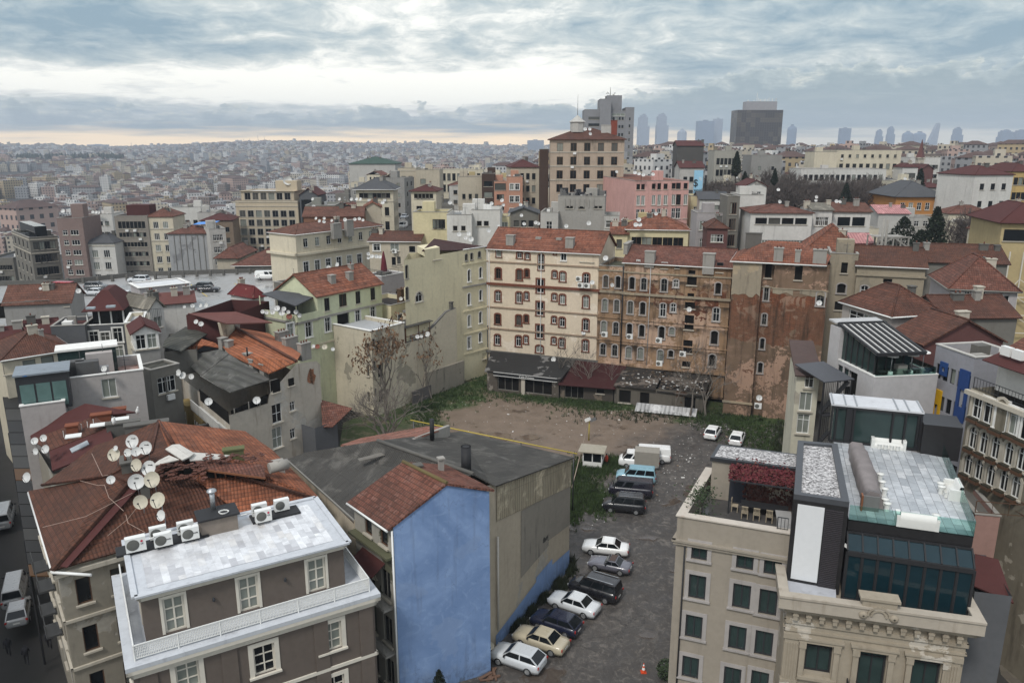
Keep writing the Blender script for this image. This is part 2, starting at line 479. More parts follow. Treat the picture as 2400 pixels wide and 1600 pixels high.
def offset(foot,d):
 n=len(foot);out=[]
 for i in range(n):
  p0,p1,p2=Vector(foot[i-1][:2]),Vector(foot[i][:2]),Vector(foot[(i+1)%n][:2])
  a=(p1-p0).normalized();b=(p2-p1).normalized()
  na,nb=Vector((a.y,-a.x)),Vector((b.y,-b.x))
  k=na+nb;l=k.length_squared
  out.append(tuple(p1+k*(2*d/l if l>0.2 else d)))
 return out
class Bld:
 def __init__(s,name,label,foot,z0,z1,wall,cat='building',group=None,lite=False):
  s.foot=[tuple(p[:2])for p in foot];s.z0=z0;s.z1=z1;s.wall=wall;s.w=[];s.lite=lite
  n=len(foot);c=(sum(p[0]for p in foot)/n,sum(p[1]for p in foot)/n,z0)
  s.root=thing(name,label,cat,c,group);s.extra=MB();s.roofo=None;s.wtop={}
 def edge(s,i):
  a=Vector(s.foot[i]);b=Vector(s.foot[(i+1)%len(s.foot)]);d=b-a;L=d.length;return a,d/L,L
 def pt(s,i,u,z,out=0.0):
  a,d,L=s.edge(i);p=a+d*u+Vector((d.y,-d.x))*out;return Vector((p.x,p.y,z))
 def px(s,i,px,py):
  a,d,L=s.edge(i);n=Vector((d.y,-d.x));r=ray(px,py)
  t=(a.x*n.x+a.y*n.y)/(r.x*n.x+r.y*n.y)
  p=Vector((r.x*t,r.y*t));return(p-a).dot(d),CZ+r.z*t
 def win(s,i,u,z,w,h,st):
  k=R.random()
  if k<.3 and ST_[st]['pane']is PANE and st not in('cafe',):
   v=st+('~' if k<.16 else '^')
   if v not in ST_:ST_[v]=dict(ST_[st],pane=PANEL if k<.16 else PANEC)
   st=v
  s.w.append((i,u,z,w,h,st))
 def wpx(s,i,items,st=None,w=None,h=None):
  for it in items:
   u,z=s.px(i,it[0],it[1])
   s.win(i,u,z,it[2]if len(it)>2 else w,it[3]if len(it)>3 else h,it[4]if len(it)>4 else st)
 def grid(s,i,n,rows,w,h,st,top=2.0,pitch=3.3,m0=0.8,m1=0.8,z1=None,jit=0.0):
  a,d,L=s.edge(i);z1=s.z1 if z1 is None else z1
  for r in range(rows):
   z=z1-top-r*pitch
   if z-h/2<s.z0+0.1:break
   for c in range(n):
    k=st if isinstance(st,str)else st[R.randrange(len(st))]
    s.win(i,m0+(L-m0-m1)*((c+0.5)/n),z,w,h,k)
 def walls(s,sides=None,ztop=None):
  mb=MB();acc=0
  for i in range(len(s.foot)):
   a,d,L=s.edge(i);nv=Vector((-d.y,d.x))
   ho=[(u-w/2,u+w/2,z-h/2,z+h/2)for(j,u,z,w,h,st)in s.w if j==i and w<L and u-w/2>0.02 and u+w/2<L-0.02 and z+h/2<s.z1-.01]
   us=sorted(set([0.0,L]+[x for q in ho for x in q[:2]]));vs=sorted(set([s.z0,s.z1]+[x for q in ho for x in q[2:]]))
   vs=[v for v in vs if s.z0<=v<=s.z1]
   def P3(u,z,y=0.0):p=a+d*u+nv*y;return(p.x,p.y,z)
   for x0,x1 in zip(us[:-1],us[1:]):
    run=None
    for y0,y1 in list(zip(vs[:-1],vs[1:]))+[(None,None)]:
     solid=y0 is not None and not any(q[0]<(x0+x1)/2<q[1]and q[2]<(y0+y1)/2<q[3]for q in ho)
     if solid:run=[y0,y1]if run is None else[run[0],y1]
     elif run:
      A,B=run;run=None
      mb.poly([P3(x0,A),P3(x1,A),P3(x1,B),P3(x0,B)],[(acc+x0,A),(acc+x1,A),(acc+x1,B),(acc+x0,B)])
   for q in ho:
    u0,u1,v0,v1=q;k=0.32
    for A,B in(((u0,v0),(u0,v1)),((u0,v1),(u1,v1)),((u1,v1),(u1,v0)),((u1,v0),(u0,v0))):
     mb.poly([P3(*A),P3(*B),P3(B[0],B[1],k),P3(A[0],A[1],k)])
   acc+=L
  mb.v and None
  b=len(mb.v)
  for f,m_,sm in zip(s.extra.f,s.extra.mi,s.extra.sm):
   mb.f.append(tuple(x+b for x in f));mb.mi.append(m_);mb.sm.append(sm)
  mb.v+=s.extra.v;mb.uv+=s.extra.uv
  mb.build('wall',s.wall,s.root)
  for(i,u,z,w,h,st)in s.w:
   a,d,L=s.edge(i);p=s.pt(i,u,z);o=Vector(s.root['_o']);rz=atan2(d.y,d.x)
   if s.lite:
    inst('window',lite_mesh(st,w,h),s.root,p-o,rz)
   else:
    fm,pm,um=win_meshes(st,w,h)
    f=inst('window',fm,s.root,p-o,rz)
    inst('pane',pm,f)
    if um:inst('surround',um,f)
 def band(s,sides,z,hgt=0.25,out=0.12,mat=None,name='string_course',over=0.0):
  mb=MB()
  for i in sides:
   a,d,L=s.edge(i);mid=s.pt(i,L/2,z,out/2-0.002)
   mb.box((mid.x,mid.y,z),L+2*out,out+0.004,hgt,atan2(d.y,d.x))
  return mb.build(name,mat or STONE,s.root)
 def flat(s,mat=MEMB,ph=0.7,cop=None,t=0.28,name='roof',over=0.06):
  ins=offset(s.foot,-t);mb=MB()
  mb.poly([(p[0],p[1],s.z1-ph)for p in ins]);s.roofo=mb.build(name,mat,s.root)
  o=offset(s.foot,over);mc=MB();n=len(ins)
  for i in range(n):
   j=(i+1)%n
   mc.poly([(ins[i][0],ins[i][1],s.z1-ph),(ins[i][0],ins[i][1],s.z1),(ins[j][0],ins[j][1],s.z1),(ins[j][0],ins[j][1],s.z1-ph)],None,1)
   A,B,c,D=(o[i],o[j],ins[j],ins[i]);z=s.z1+0.07
   mc.poly([(*A,z),(*B,z),(*c,z),(*D,z)])
   mc.poly([(*A,s.z1-.02),(*B,s.z1-.02),(*B,z),(*A,z)]);mc.poly([(*D,z),(*c,z),(*c,s.z1),(*D,s.z1)])
   mc.poly([(*A,s.z1-.02),(*D,s.z1-.02),(*c,s.z1-.02),(*B,s.z1-.02)])
  mc.build('parapet',[cop or CONC,s.wall],s.root)
  return s.roofo
 def pitched(s,h,mat=T_RD,hip=1.0,over=0.35,axis=None,z=None,gut=None,ridge=True,th=0.14,shift=0.0,name='roof'):
  """hip or gable roof on a four-cornered footprint"""
  z=s.z1 if z is None else z
  f=offset(s.foot[:4],over);A,B,c,D=[Vector((p[0],p[1],z+0.02))for p in f]
  lx,ly=(B-A).length,(c-B).length
  if axis is None:axis='x' if lx>=ly else 'y'
  if axis=='y':A,B,c,D=B,c,D,A;lx,ly=ly,lx
  m0,m1=(A+D)/2,(B+c)/2;k=min(0.499,ly/2/lx*hip);up=Vector((0,0,h))
  m0=m0+(D-A)*shift;m1=m1+(c-B)*shift
  r0,r1=m0+(m1-m0)*k+up,m1-(m1-m0)*k+up
  mb=MB();mb.slab([A,B,r1,r0],th);mb.slab([c,D,r0,r1],th)
  if hip>0:mb.slab([D,A,r0],th);mb.slab([B,c,r1],th)
  else:
   g=[Vector((p[0],p[1],z))for p in s.foot[:4]]
   if axis=='y':g=[g[1],g[2],g[3],g[0]]
   hh=h*0.96
   for p,q in((g[1],g[2]),(g[3],g[0])):
    mm=(p+q)/2+(q-p)*(shift if(p-g[1]).length<1e-6 else-shift)
    s.extra.poly([p,q,mm+Vector((0,0,hh))])
  s.roofo=mb.build(name,mat,s.root);s.rid=(r0,r1);s.rf=(A,B,c,D)
  if ridge:
   cp=MB();cp.tube(r0-Vector((0,0,.05)),r1-Vector((0,0,.05)),0.14,0.14,6)
   if hip>0:
    for p,q in((A,r0),(D,r0),(B,r1),(c,r1)):cp.tube(p-Vector((0,0,.04)),q-Vector((0,0,.04)),.12,.12,6)
   x=cp.build('ridge_cap',mat,s.root);sub(x,s.roofo)
  if gut:
   gb=MB();pts=[A,B,c,D]
   for i in range(4):
    p,q=pts[i],pts[(i+1)%4]
    if hip>0 or i in(0,2):gb.tube(p-Vector((0,0,.10)),q-Vector((0,0,.10)),.09,.09,6)
   x=gb.build('gutter',gut,s.root);sub(x,s.roofo)
  return s.roofo
 def chimney(s,p,sx=0.7,sy=0.6,h=1.4,mat=None,rz=0.0,pots=2,sink=0.8):
  mb=MB();p=Vector(p);mb.box((p.x,p.y,p.z-sink),sx,sy,h+sink,rz)
  mb.box((p.x,p.y,p.z+h),sx+.16,sy+.16,.12,rz)
  for i in range(pots):
   q=p+Vector((cos(rz),sin(rz),0))*((i+.5)/pots-.5)*sx*.8+Vector((0,0,h+.12))
   mb.tube(q,q+Vector((0,0,.3)),.11,.09,6,1)
  x=mb.build('chimney',[mat or CONC,T_RD],s.root)
  if s.roofo:sub(x,s.roofo)
  return x
 def downpipe(s,i,u,mat=None,z0=None,z1=None):
  mb=MB();mb.tube(s.pt(i,u,s.z0 if z0 is None else z0,.1),s.pt(i,u,s.z1 if z1 is None else z1,.1),.06,.06,6)
  return mb.build('downpipe',mat or WHITEM,s.root)
def sub(x,parent):
 """make x (built around the same origin) a child of another part of its thing"""
 x.parent=parent;return x
def at_px(p0,d,px):
 """distance along direction d from p0 at which the point shows at pixel column px"""
 k=(px-1200.0)/F;D0=depth(p0);dD=d.y*CT-d.z*ST
 return(k*D0-p0.x)/(d.x-k*dD)
def rect_px(xL,yT,xR,Y,yaw,dep=None,xBL=None,xBR=None):
 """footprint of a box whose front-left eave corner shows at (xL, yT), Y metres ahead"""
 A=P(xL,yT,Y=Y);d=dirv(yaw);L=at_px(A,d,xR);e=dirv(yaw+90)
 if xBL is not None:dep=at_px(A,e,xBL)
 if xBR is not None:dep=at_px(A+d*L,e,xBR)
 B=A+d*L
 return[A,B,B+e*dep,A+e*dep],A.z,L,dep
def ter(x,Y):
 """height of the ground (the car park on the empty plot is 0)"""
 def itp(tab,y):
  if y<=tab[0][0]:return tab[0][1]
  for(a,p),(b,q)in zip(tab[:-1],tab[1:]):
   if y<=b:
    t=(y-a)/(b-a);t=t*t*(3-2*t);return p+(q-p)*t
  return tab[-1][1]
 r=hypot(x,Y)
 left=[(0,-3),(60,-3),(130,-2),(200,-3),(300,-22),(500,-40),(800,-34),(1200,-24),(2000,-14),(3000,2),(4300,34),(6000,40),(9000,40)]
 mid=[(0,0),(130,0),(170,7),(230,13),(420,20),(560,16),(800,-18),(1300,-22),(2200,-8),(3200,8),(4600,32),(6000,38),(9000,40)]
 right=[(0,-1),(120,-1),(160,6),(230,11),(420,20),(700,26),(1200,28),(2000,26),(4000,24),(9000,30)]
 a=math.degrees(atan2(x,max(Y,.01)))
 def ss(a,b,v):t=max(0,min(1,(v-a)/(b-a)));return t*t*(3-2*t)
 k1=ss(-18,-8,a);k2=ss(0.5,5,a)
 z=itp(left,r);z=z+(itp(mid,r)-z)*k1;z=z+(itp(right,r)-z)*k2
 if r<70:
  z*=ss(8,32,-x)if x<0 else ss(28,45,x)
 if r>900:
  k=min(1,(r-900)/900);z+=6*k*sin(x/190+1)*sin(Y/260)+k*16*exp(-((a+15)/7)**2)*min(1,max(0,(r-1800)/1500))-k*12*exp(-((a+27)/6)**2)*min(1,max(0,(r-2500)/1500))+k*9*exp(-((a+30)/8)**2-((r-1900)/450)**2)
 return z
def B(label,xL,yT,xR,Y,yaw=-20,dep=10.0,z0=None,wall=None,roof=('flat',),wins=(),name='apartment_building',cat='building',xBL=None,xBR=None,lite=None,group=None,bands=(),build=True):
 foot,z,L,dp=rect_px(xL,yT,xR,Y,yaw,dep,xBL,xBR)
 if z0 is None:z0=min(ter(p.x,p.y)for p in foot)-1.0
 b=Bld(name,label,foot,z0,z,wall,cat,group,lite=(Y>145 if lite is None else lite))
 for g in wins:b.grid(*g[:6],**(g[6]if len(g)>6 else{}))
 for sides,dz in bands:b.band(sides,z-dz)
 if roof[0]=='flat':b.flat(*roof[1:2],**(roof[2]if len(roof)>2 else{}))
 elif roof[0]:b.pitched(roof[1]*(.72 if Y>145 else 1),roof[2],hip=(1.0 if roof[0]=='hip' else 0.0),**(roof[3]if len(roof)>3 else{}))
 if build:b.walls()
 if roof[0]in('hip','gable')and hasattr(b,'rid'):
  r0,r1=b.rid;A=b.rf[0]
  for k in range(R.randint(1,3)):
   t=R.random();q=r0+(r1-r0)*t;q=q+(A-r0)*R.uniform(.1,.35)if t<.5 else q+(b.rf[1]-r1)*R.uniform(.1,.35)
   b.chimney(q,R.uniform(.5,1.2),R.uniform(.5,.8),R.uniform(.5,1.2),R.choice((CONC,DCONC,STONE)),radians(yaw),R.randint(0,2))
 elif roof[0]=='flat' and L>3.5 and name=='apartment_building':
  ph=roof[2].get('ph',.7)if len(roof)>2 else .7
  for k in range(R.randint(2,5)):
   u,v=R.uniform(.15,.85)*L,R.uniform(.15,.8)*dp;p=Vector(foot[0])+dirv(yaw)*u+dirv(yaw+90)*v;m=MB();q=Vector((p.x,p.y,z-ph))
   if k==0 and dp>6:m.box(q,2.4,2.0,2.3,radians(yaw));m.build('stair_head',wall or CONC,b.root)
   elif R.random()<.4:m.tube(q,q+Vector((0,0,R.uniform(1.5,3.2))),.05,.03,5);m.bar(q+Vector((-.5,0,1.6)),q+Vector((.5,0,1.6)),.04);m.build('aerial',DARKM,b.root)
   else:m.box(q,R.uniform(.6,1.6),R.uniform(.5,1.1),R.uniform(.5,1.4),radians(yaw));m.build('roof_box',R.choice((CONC,DCONC,GALV,WHITE)),b.root)
 ws=[w for w in b.w if w[0]==0 and w[3]<2.2 and 'hole' not in w[5]]
 for w in R.sample(ws,min(len(ws)//9+(1 if ws and R.random()<.4 else 0),5)):
  p=b.pt(0,w[1]+R.choice((-.3,.3)),w[2]-w[4]/2-.85,.26);m=MB();m.box(p,.85,.34,.6,radians(yaw));m.build('air_conditioner',WHITEM,b.root)
 return b
def rail(name,parent,pts,h=0.9,mat=None,gap=0.14,panel=False,z=None,bw=0.025):
 """railing along world points (at floor height)"""
 mb=MB()
 for a,b in zip(pts[:-1],pts[1:]):
  a,b=Vector(a),Vector(b);L=(b-a).length
  mb.bar(a+Vector((0,0,h)),b+Vector((0,0,h)),.05);mb.bar(a+Vector((0,0,.12)),b+Vector((0,0,.12)),.035)
  n=max(1,int(L/gap))
  for i in range(n+1):
   p=a+(b-a)*(i/n);w=bw*(2 if i%8==0 else 1)
   mb.bar(p,p+Vector((0,0,h)),w)
 return mb.build(name,mat or DARKM,parent)
MANW=W('mansion',(0.132,0.108,0.092),amt=0.12,var=0.06,bump=0.06)
MARB=paved('marble',[(0.40,0.40,0.42),(0.56,0.57,0.59),(0.66,0.67,0.69),(0.70,0.71,0.73),(0.74,0.75,0.76),(0.60,0.58,0.56)],1.0,0.42,(0.45,0.45,0.46),0.22,0.014,0.6,0.30)
MARB2=plaster('marble_plain',(0.50,0.52,0.55),dirt=(0.2,0.2,0.22),amt=0.5,var=0.1,bump=0.03)
def mansion():
 FL,FR=P(293,1570,z=10.3),P(892,1390,z=10.3)
 d=(FR-FL).normalized();e=Vector((-d.y,d.x,0))
 foot=[FL+d*.35+e*.35,FR-d*.35+e*.35,FR-d*.35+e*11.2,FL+d*.35+e*11.2]
 b=Bld('mansion','grey-brown mansion with marble roof terrace and cream window frames',foot,-3,10.0,MANW)
 for px,py in((440,1580),(620,1544),(778,1491)):
  u,z=b.px(0,px,py)
  b.win(0,u,z,1.25,1.95,'mand' if px in(620,)else 'man')
  b.win(0,u,z-3.9,1.25,2.0,'mand')
  b.win(0,u,z-7.8,1.25,2.0,'man')
 for u in(2.2,5.4,8.6):
  b.win(3,u,8.0,1.1,1.95,'man');b.win(3,u,4.1,1.1,1.95,'man')
  b.win(1,u,8.0,1.1,1.95,'mand');b.win(1,u,4.1,1.1,1.95,'mand')
 b.walls()
 L=b.edge(0)[2]
 mb=MB()
 for u in(0.75,L*.36,L*.72+.4,L-.6):
  p=b.pt(0,u,-3,.04);mb.box((p.x,p.y,-3),.9,.1,12.4,atan2(d.y,d.x))
 mb.build('pilaster',MANW,b.root)
 b.band((0,1,3),9.42,.2,.12,CREAMF,'cornice');b.band((0,1,3),9.62,.2,.22,CREAMF,'cornice');b.band((0,1,3),9.82,.24,.34,CREAMF,'cornice')
 b.band((0,1,3),5.75,.22,.1,CREAMF);b.band((0,1,3),1.9,.22,.1,CREAMF)
 o=[FL,FR,FR+e*11,FL+e*11]
 t=MB();t.slab([(p.x,p.y,10.32)for p in o],.26);t.build('terrace',MARB2,b.root)
 q=offset([(p.x,p.y)for p in o],-.55);q=[Vector((x,y,10.32))for x,y in q]
 r=MB()
 for A,Bp in((q[3],q[0]),(q[0],q[1]),(q[1],q[2])):
  Ln=(Bp-A).length;n=int(Ln/2.5)+1;dd=(Bp-A)/n
  for i in range(n):
   s0,s1=A+dd*i,A+dd*(i+1)
   r.bar(s0,s0+Vector((0,0,.98)),.07)
   r.bar(s0+Vector((0,0,.95)),s1+Vector((0,0,.95)),.07);r.bar(s0+Vector((0,0,.14)),s1+Vector((0,0,.14)),.05)
   m=max(6,int(dd.length/.085))
   for k in range(1,m):
    x=s0+dd*(k/m);r.bar(x+Vector((0,0,.14)),x+Vector((0,0,.93)),.035,.03)
   for zz in(.32,.5,.68,.82):r.bar(s0+Vector((0,0,zz)),s1+Vector((0,0,zz)),.03)
 r.build('railing',WHITEM,b.root)
 a=[P(315,1398.5,z=13.5),P(817.6,1269,z=13.5)]
 d2=(a[1]-a[0]).normalized();e2=Vector((-d2.y,d2.x,0))
 ft=[a[0]+d2*.3+e2*.3,a[1]-d2*.3+e2*.3,a[1]-d2*.3+e2*7.2,a[0]+d2*.3+e2*7.2]
 h=Bld('x','x',ft,10.32,13.25,MANW);bpy.data.objects.remove(h.root);h.root=b.root
 for px,py,st in((410,1446,'door'),(584,1400,'door'),(743,1358,'doord')):
  u,z=h.px(0,px,py);h.win(0,u,11.62,1.15,2.25,st)
 for u in(1.6,4.6):h.win(3,u,11.62,1.0,2.25,'door')
 h.walls()
 h.band((0,1,3),12.98,.16,.10,CREAMF,'cornice');h.band((0,1,3),13.14,.16,.2,CREAMF,'cornice')
 c=[a[0],a[1],a[1]+e2*7.5,a[0]+e2*7.5]
 t=MB();t.slab([(p.x,p.y,13.42)for p in c],.12);t.build('roof_edge',MARB2,b.root)
 i=offset([(p.x,p.y)for p in c],-.75);t=MB();dz=atan2(d2.y,d2.x)
 pts=[Vector((x,y,13.44))for x,y in i]
 uv=[((p-pts[0]).dot(e2),(p-pts[0]).dot(d2))for p in pts]
 t.poly(pts,uv);rf=t.build('roof',MARB,b.root)
 t=MB()
 for A,Bp in zip(c,c[1:]+c[:1]):t.bar(Vector((A.x,A.y,13.47)),Vector((Bp.x,Bp.y,13.47)),.34,.12)
 t.build('parapet',MARB2,b.root)
 for px,py in((500,1400),(667,1354)):
  u,z=h.px(0,px,py);w=MB();w.lathe(h.pt(0,u,z-.2,.14),[(.02,0),(.09,.06),(.09,.2),(.03,.3)],8);w.bar(h.pt(0,u,z,0),h.pt(0,u,z+.1,.14),.04)
  w.build('wall_lamp',DARKM,b.root)
 pr=MB();x=P(512,1238,z=13.44);rz=atan2(d2.y,d2.x)
 pr.box(x,2.3,1.5,1.1,rz);o=pr.build('plant_room',W('plantroom',(0.23,0.195,0.165),amt=.15),b.root)
 q=MB();q.box(x+Vector((0,0,1.1)),2.6,1.8,.12,rz);sub(q.build('lid',BLACKM,b.root),o)
 q=MB();y=x+Vector((-.35,.35,1.22));q.tube(y,y+Vector((0,0,1.25)),.17,.17,10);q.lathe(y+Vector((0,0,1.3)),[(.33,0),(.3,.1),(.05,.22)],10)
 sub(q.build('flue',GALV,b.root),o)
 q=MB()
 for k in range(3):q.path([x+Vector((.5+.28*cos(j*.6)*(1+.1*k),-.1+.28*sin(j*.6),1.235+.03*k))for j in range(12)],.02,4)
 sub(q.build('cable_coil',WHITEM,b.root),o)
 for px,py,sx in((382,1272,5.4),(645,1207,3.2)):
  q=MB();q.box(P(px,py,z=13.445),sx,1.25,.14,rz);q.build('equipment_mat',BLACKM,b.root)
 b.c2=(d2,e2,rz)
 return b
MAN=mansion()
OLDW=W('old_left',(0.27,0.245,0.20),amt=0.7,patch=(0.32,0.30,0.26),pamt=.3)
def old_house():
 A=P(122,1336,z=11.6);Lb=P(66,1150,z=11.6);Vv=P(213,1342,z=11.6);
 d=(A-Lb).normalized();n=Vector((-d.y,d.x,0))
 n=n if n.x>0 else-n
 Rr=A+n*15.5;Rb=Lb+n*17.0
 foot=[(A+n*.3+-d*.3),(Rr-d*.3),(Rb),(Lb+n*.3)]
 b=Bld('tiled_house','large old house with broken brown-orange tile roof beside the dark street',foot,-5,11.5,OLDW)
 for u in(2.5,5.8,9.0,12.2):
  for z in(9.2,5.6,2.0):b.win(3,u,z,1.0,2.0,'b')
 for u in(1.3,3.4):
  for z in(9.4,5.8,2.2):b.win(0,u,z,.9,1.9,'b1')
 b.band((0,3),10.9,.3,.3,STONE,'cornice');b.band((0,3),7.4,.2,.15,STONE);b.band((0,3),3.8,.2,.15,STONE)
 b.walls()
 for u,z in((5.8,7.7),(9.0,7.7),(5.8,4.1),(9.,4.1)):
  q=MB();c=b.pt(3,u,z,.55);q.box((c.x,c.y,c.z),1.8,1.0,.14,atan2(b.edge(3)[1].y,b.edge(3)[1].x))
  for k in range(9):
   p=b.pt(3,u-.85+k*.21,z+.14,1.0);q.bar(p,p+Vector((0,0,.85)),.03)
  p=b.pt(3,u-.88,z+1.0,1.0);q.bar(p,b.pt(3,u+.88,z+1.0,1.0),.05)
  q.build('balcony',plain('grey_iron',(.05,.05,.05)),b.root)
 k=P(305,1128,z=14.6);apex=P(372,986,z=15.4)
 z0=11.6
 right=P(750,1168,z=12.4);rtop=P(578,1012,z=13.2)
 r=MB()
 lb=Vector((Lb.x,Lb.y,z0))
 seamL=P(70,1146,z=z0);seamR=P(270,1112,z=14.9)
 r.slab([A,Vector(k),seamR,lb],.14)
 r.slab([A,Rr+Vector((0,0,.1)),P(445,1110,z=14.0),Vector(k)],.14)
 rf=r.build('roof',T_RB,b.root);b.roofo=rf
 c=MB();c.tube(A,k,.2,.2,7);c.bar(A+n*.55+Vector((0,0,.08)),Vector(k)+n*.75-d*0+Vector((0,0,.03)),.9,.04,m=1)
 sub(c.build('hip_flashing',[T_RB,M_MAR],b.root),rf)
 for o_ in(lb,Vv):g=MB();g.tube(A-Vector((0,0,.15)),o_-Vector((0,0,.15)),.1,.1,6);sub(g.build('gutter',WHITEM,b.root),rf)
 r2=MB()
 p0=P(98,1136,z=12.6);p1=P(262,1112,z=14.9);p2=P(355,1060,z=15.3)
 r2.slab([p0,p1,p2,apex,P(225,1042,z=13.6)],.14)
 r2.slab([P(305,1128,z=14.85),P(470,1068,z=14.75),P(395,1048,z=15.1),apex,p2,p1],.14)
 sub(r2.build('upper_slope',T_RB,b.root),rf)
 r3=MB()
 r3.slab([P(395,1048,z=15.15),P(470,1068,z=14.9),P(640,1120,z=13.6),P(752,1170,z=12.3),P(705,1120,z=12.4),P(640,1055,z=12.5),P(575,1010,z=12.7),P(372,986,z=15.55)],.14)
 r3.slab([P(445,1112,z=14.2),P(560,1200,z=12.2),P(752,1172,z=12.2),P(640,1120,z=13.5),P(475,1085,z=14.6)],.14)
 sub(r3.build('orange_slope',T_OR,b.root),rf)
 c=MB();c.tube(apex,P(405,1040,z=15.3),.16,.16,6);c.tube(p1,p0,.12,.12,6);c.tube(p1,p2,.14,.14,6);c.tube(p2,apex,.14,.14,6)
 c.tube(P(480,1090,z=14.7),P(752,1172,z=12.4),.13,.13,6)
 sub(c.build('ridge_cap',T_BR,b.root),rf)
 s=MB();a0=P(392,1058,z=15.25);a1=P(425,1080,z=15.2)
 s.slab([P(355,1092,z=14.9),P(420,1076,z=15.25),P(396,1066,z=15.3),P(372,1078,z=15.1)],.08)
 s.slab([P(388,1054,z=15.35),P(404,1044,z=15.5),P(445,1072,z=15.3),P(428,1080,z=15.25)],.10)
 s.slab([P(404,1044,z=15.5),P(420,1043,z=15.45),P(455,1064,z=15.2),P(445,1072,z=15.3)],.10)
 s.slab([P(445,1078,z=15.1),P(512,1075,z=14.9),P(540,1066,z=14.7),P(436,1058,z=15.2)],.08)
 sub(s.build('metal_saddle',plaster('sheet_white',(.55,.53,.49),amt=.4),b.root),rf)
 o=MB();dp=P(545,1112,z=13.55)
 o.slab([P(478,1098,z=14.75),P(622,1118,z=14.2),P(618,1088,z=14.55),P(455,1078,z=15.0)],.12)
 dm=o.build('dormer',T_RD,b.root);sub(dm,rf)
 o=MB()
 o.poly([P(478,1100,z=14.65),P(482,1124,z=13.75),P(622,1126,z=13.2),P(622,1120,z=14.1)])
 sub(o.build('opening',HOLE,b.root),rf)
 o=MB()
 for i in range(7):
  t=i/6;p=P(480+142*t,1101+19*t,z=14.62-.5*t);q_=P(484+138*t,1124+2*t,z=13.75-.55*t);o.bar(p,q_,.1)
 o.bar(P(480,1101,z=14.66),P(622,1120,z=14.12),.14);o.bar(P(484,1124,z=13.8),P(622,1127,z=13.25),.12)
 sub(o.build('rafter',plain('old_timber',(.19,.075,.035),.8),b.root),rf)
 o=MB();rr=random.Random(5)
 for i in range(120):
  px,py=(rr.uniform(375,480),rr.uniform(1085,1125))if i%3 else(rr.uniform(480,640),rr.uniform(1062,1082))
  z=14.95-max(0,px-480)*.003+rr.uniform(0,.12)+(.1 if i%3==0 else-.0015*(py-1085)*10)
  p=P(px,py,z=z);o.box(p,.24,.4,.05,rr.uniform(0,3.1))
 sub(tag(o.build('loose_tiles',T_RD,b.root),kind='stuff'),rf)
 for px,py,z,sx in((255,1060,14.3,.1),):
  pass
 b.chimney(P(345,1005,z=14.6),3.4,.8,.5,DCONC,radians(25),0,sink=1.6)
 b.chimney(P(290,1005,z=14.2),2.6,.7,.6,DCONC,radians(25),0,sink=1.6)
 b.chimney(P(298,1105,z=14.7),1.6,.7,.9,DCONC,radians(118),2,sink=1.2)
 b.chimney(P(340,1150,z=14.0),.8,.6,.6,DCONC,radians(118),0,sink=1.2)
 b.chimney(P(548,1062,z=14.6),1.5,.6,.35,plaster('mossy',(.12,.13,.06),amt=.5),radians(20),0)
 x=b.chimney(P(652,1106,z=12.9),.9,.9,.8,CONC,radians(30),0)
 t=MB();c=P(652,1092,z=14.3);t.tube(c-n*.7,c+n*.75,.42,.42,12);t.tube(c,c+Vector((0,0,.5)),.12,.12,8)
 w=t.build('water_tank',plaster('tank_grey',(.33,.31,.28),amt=.5),b.root)
 o=MB()
 for pts in([(215,1062),(240,1115),(255,1112)],[(188,1126),(230,1137),(245,1136),(255,1165),(290,1197)],[(100,1235),(200,1210),(310,1155)],[(252,1255),(300,1215),(320,1190)],[(295,1205),(300,1225),(340,1247)]):
  o.path([P(x_,y_,z=15.0-.0105*max(0,y_-1100))for x_,y_ in pts],.02,4)
 o.build('cable',plain('pink_cable',(.36,.26,.21)),b.root)
 return b
OLD=old_house()
def maroon_house():
 A=P(72,1110,z=11.0);z=11.0
 pts=[P(122,1100,z=11.4),P(258,1030,z=13.2),P(258,985,z=13.8),P(190,962,z=13.6),P(70,1005,z=12.0),P(66,1030,z=11.8)]
 foot=[(pts[0].x,pts[0].y),(pts[1].x+3,pts[1].y+1),(pts[2].x+4,pts[2].y+2),(pts[4].x,pts[4].y)]
 b=Bld('maroon_roofed_house','narrow house under a dark maroon sheet roof with skylight at the street edge',foot,-4,11.0,OLDW)
 b.walls()
 r=MB()
 r.slab([P(122,1102,z=11.9),P(270,1045,z=14.0),P(256,1000,z=14.4),P(115,1055,z=12.5)],.15)
 rf=r.build('roof',M_MAR,b.root)
 r=MB();r.slab([P(115,1055,z=12.55),P(256,1000,z=14.45),P(222,975,z=14.3),P(72,1030,z=12.2)],.15)
 sub(r.build('tile_strip',T_BR,b.root),rf)
 r=MB();r.slab([P(72,1030,z=12.2),P(222,975,z=14.3),P(318,965,z=14.4),P(200,945,z=14.9),P(70,1005,z=12.6)],.15)
 sub(r.build('upper_sheet',M_MAR,b.root),rf)
 r=MB();r.slab([P(168,1060,z=12.9),P(209,1040,z=13.5),P(204,1031,z=13.6),P(163,1051,z=13.0)],.12)
 sub(r.build('skylight',[gloss('skylight_glass',(.3,.33,.35),.1)],b.root),rf)
 b.roofo=rf
 for px,py,w in((172,1012,.9),(240,985,1.6),(282,972,1.1)):
  x=b.chimney(P(px,py+10,z=13.4),w,.7,1.0,plaster('brick_stack',(.2,.07,.04),amt=.4),radians(25),0)
  c=MB();c.box(P(px,py+10,z=14.55),w+.3,.9,.08,radians(25));sub(c.build('chimney_cap',WHITEM,b.root),rf)
 for i in range(6):
  c=MB();p=P(150+i*14,1024-i*5.5,z=13.3+i*.15);c.bar(p,p+Vector((0,0,.6)),.04);c.build('fence_post',WHITEM,b.root)
 return b
maroon_house()
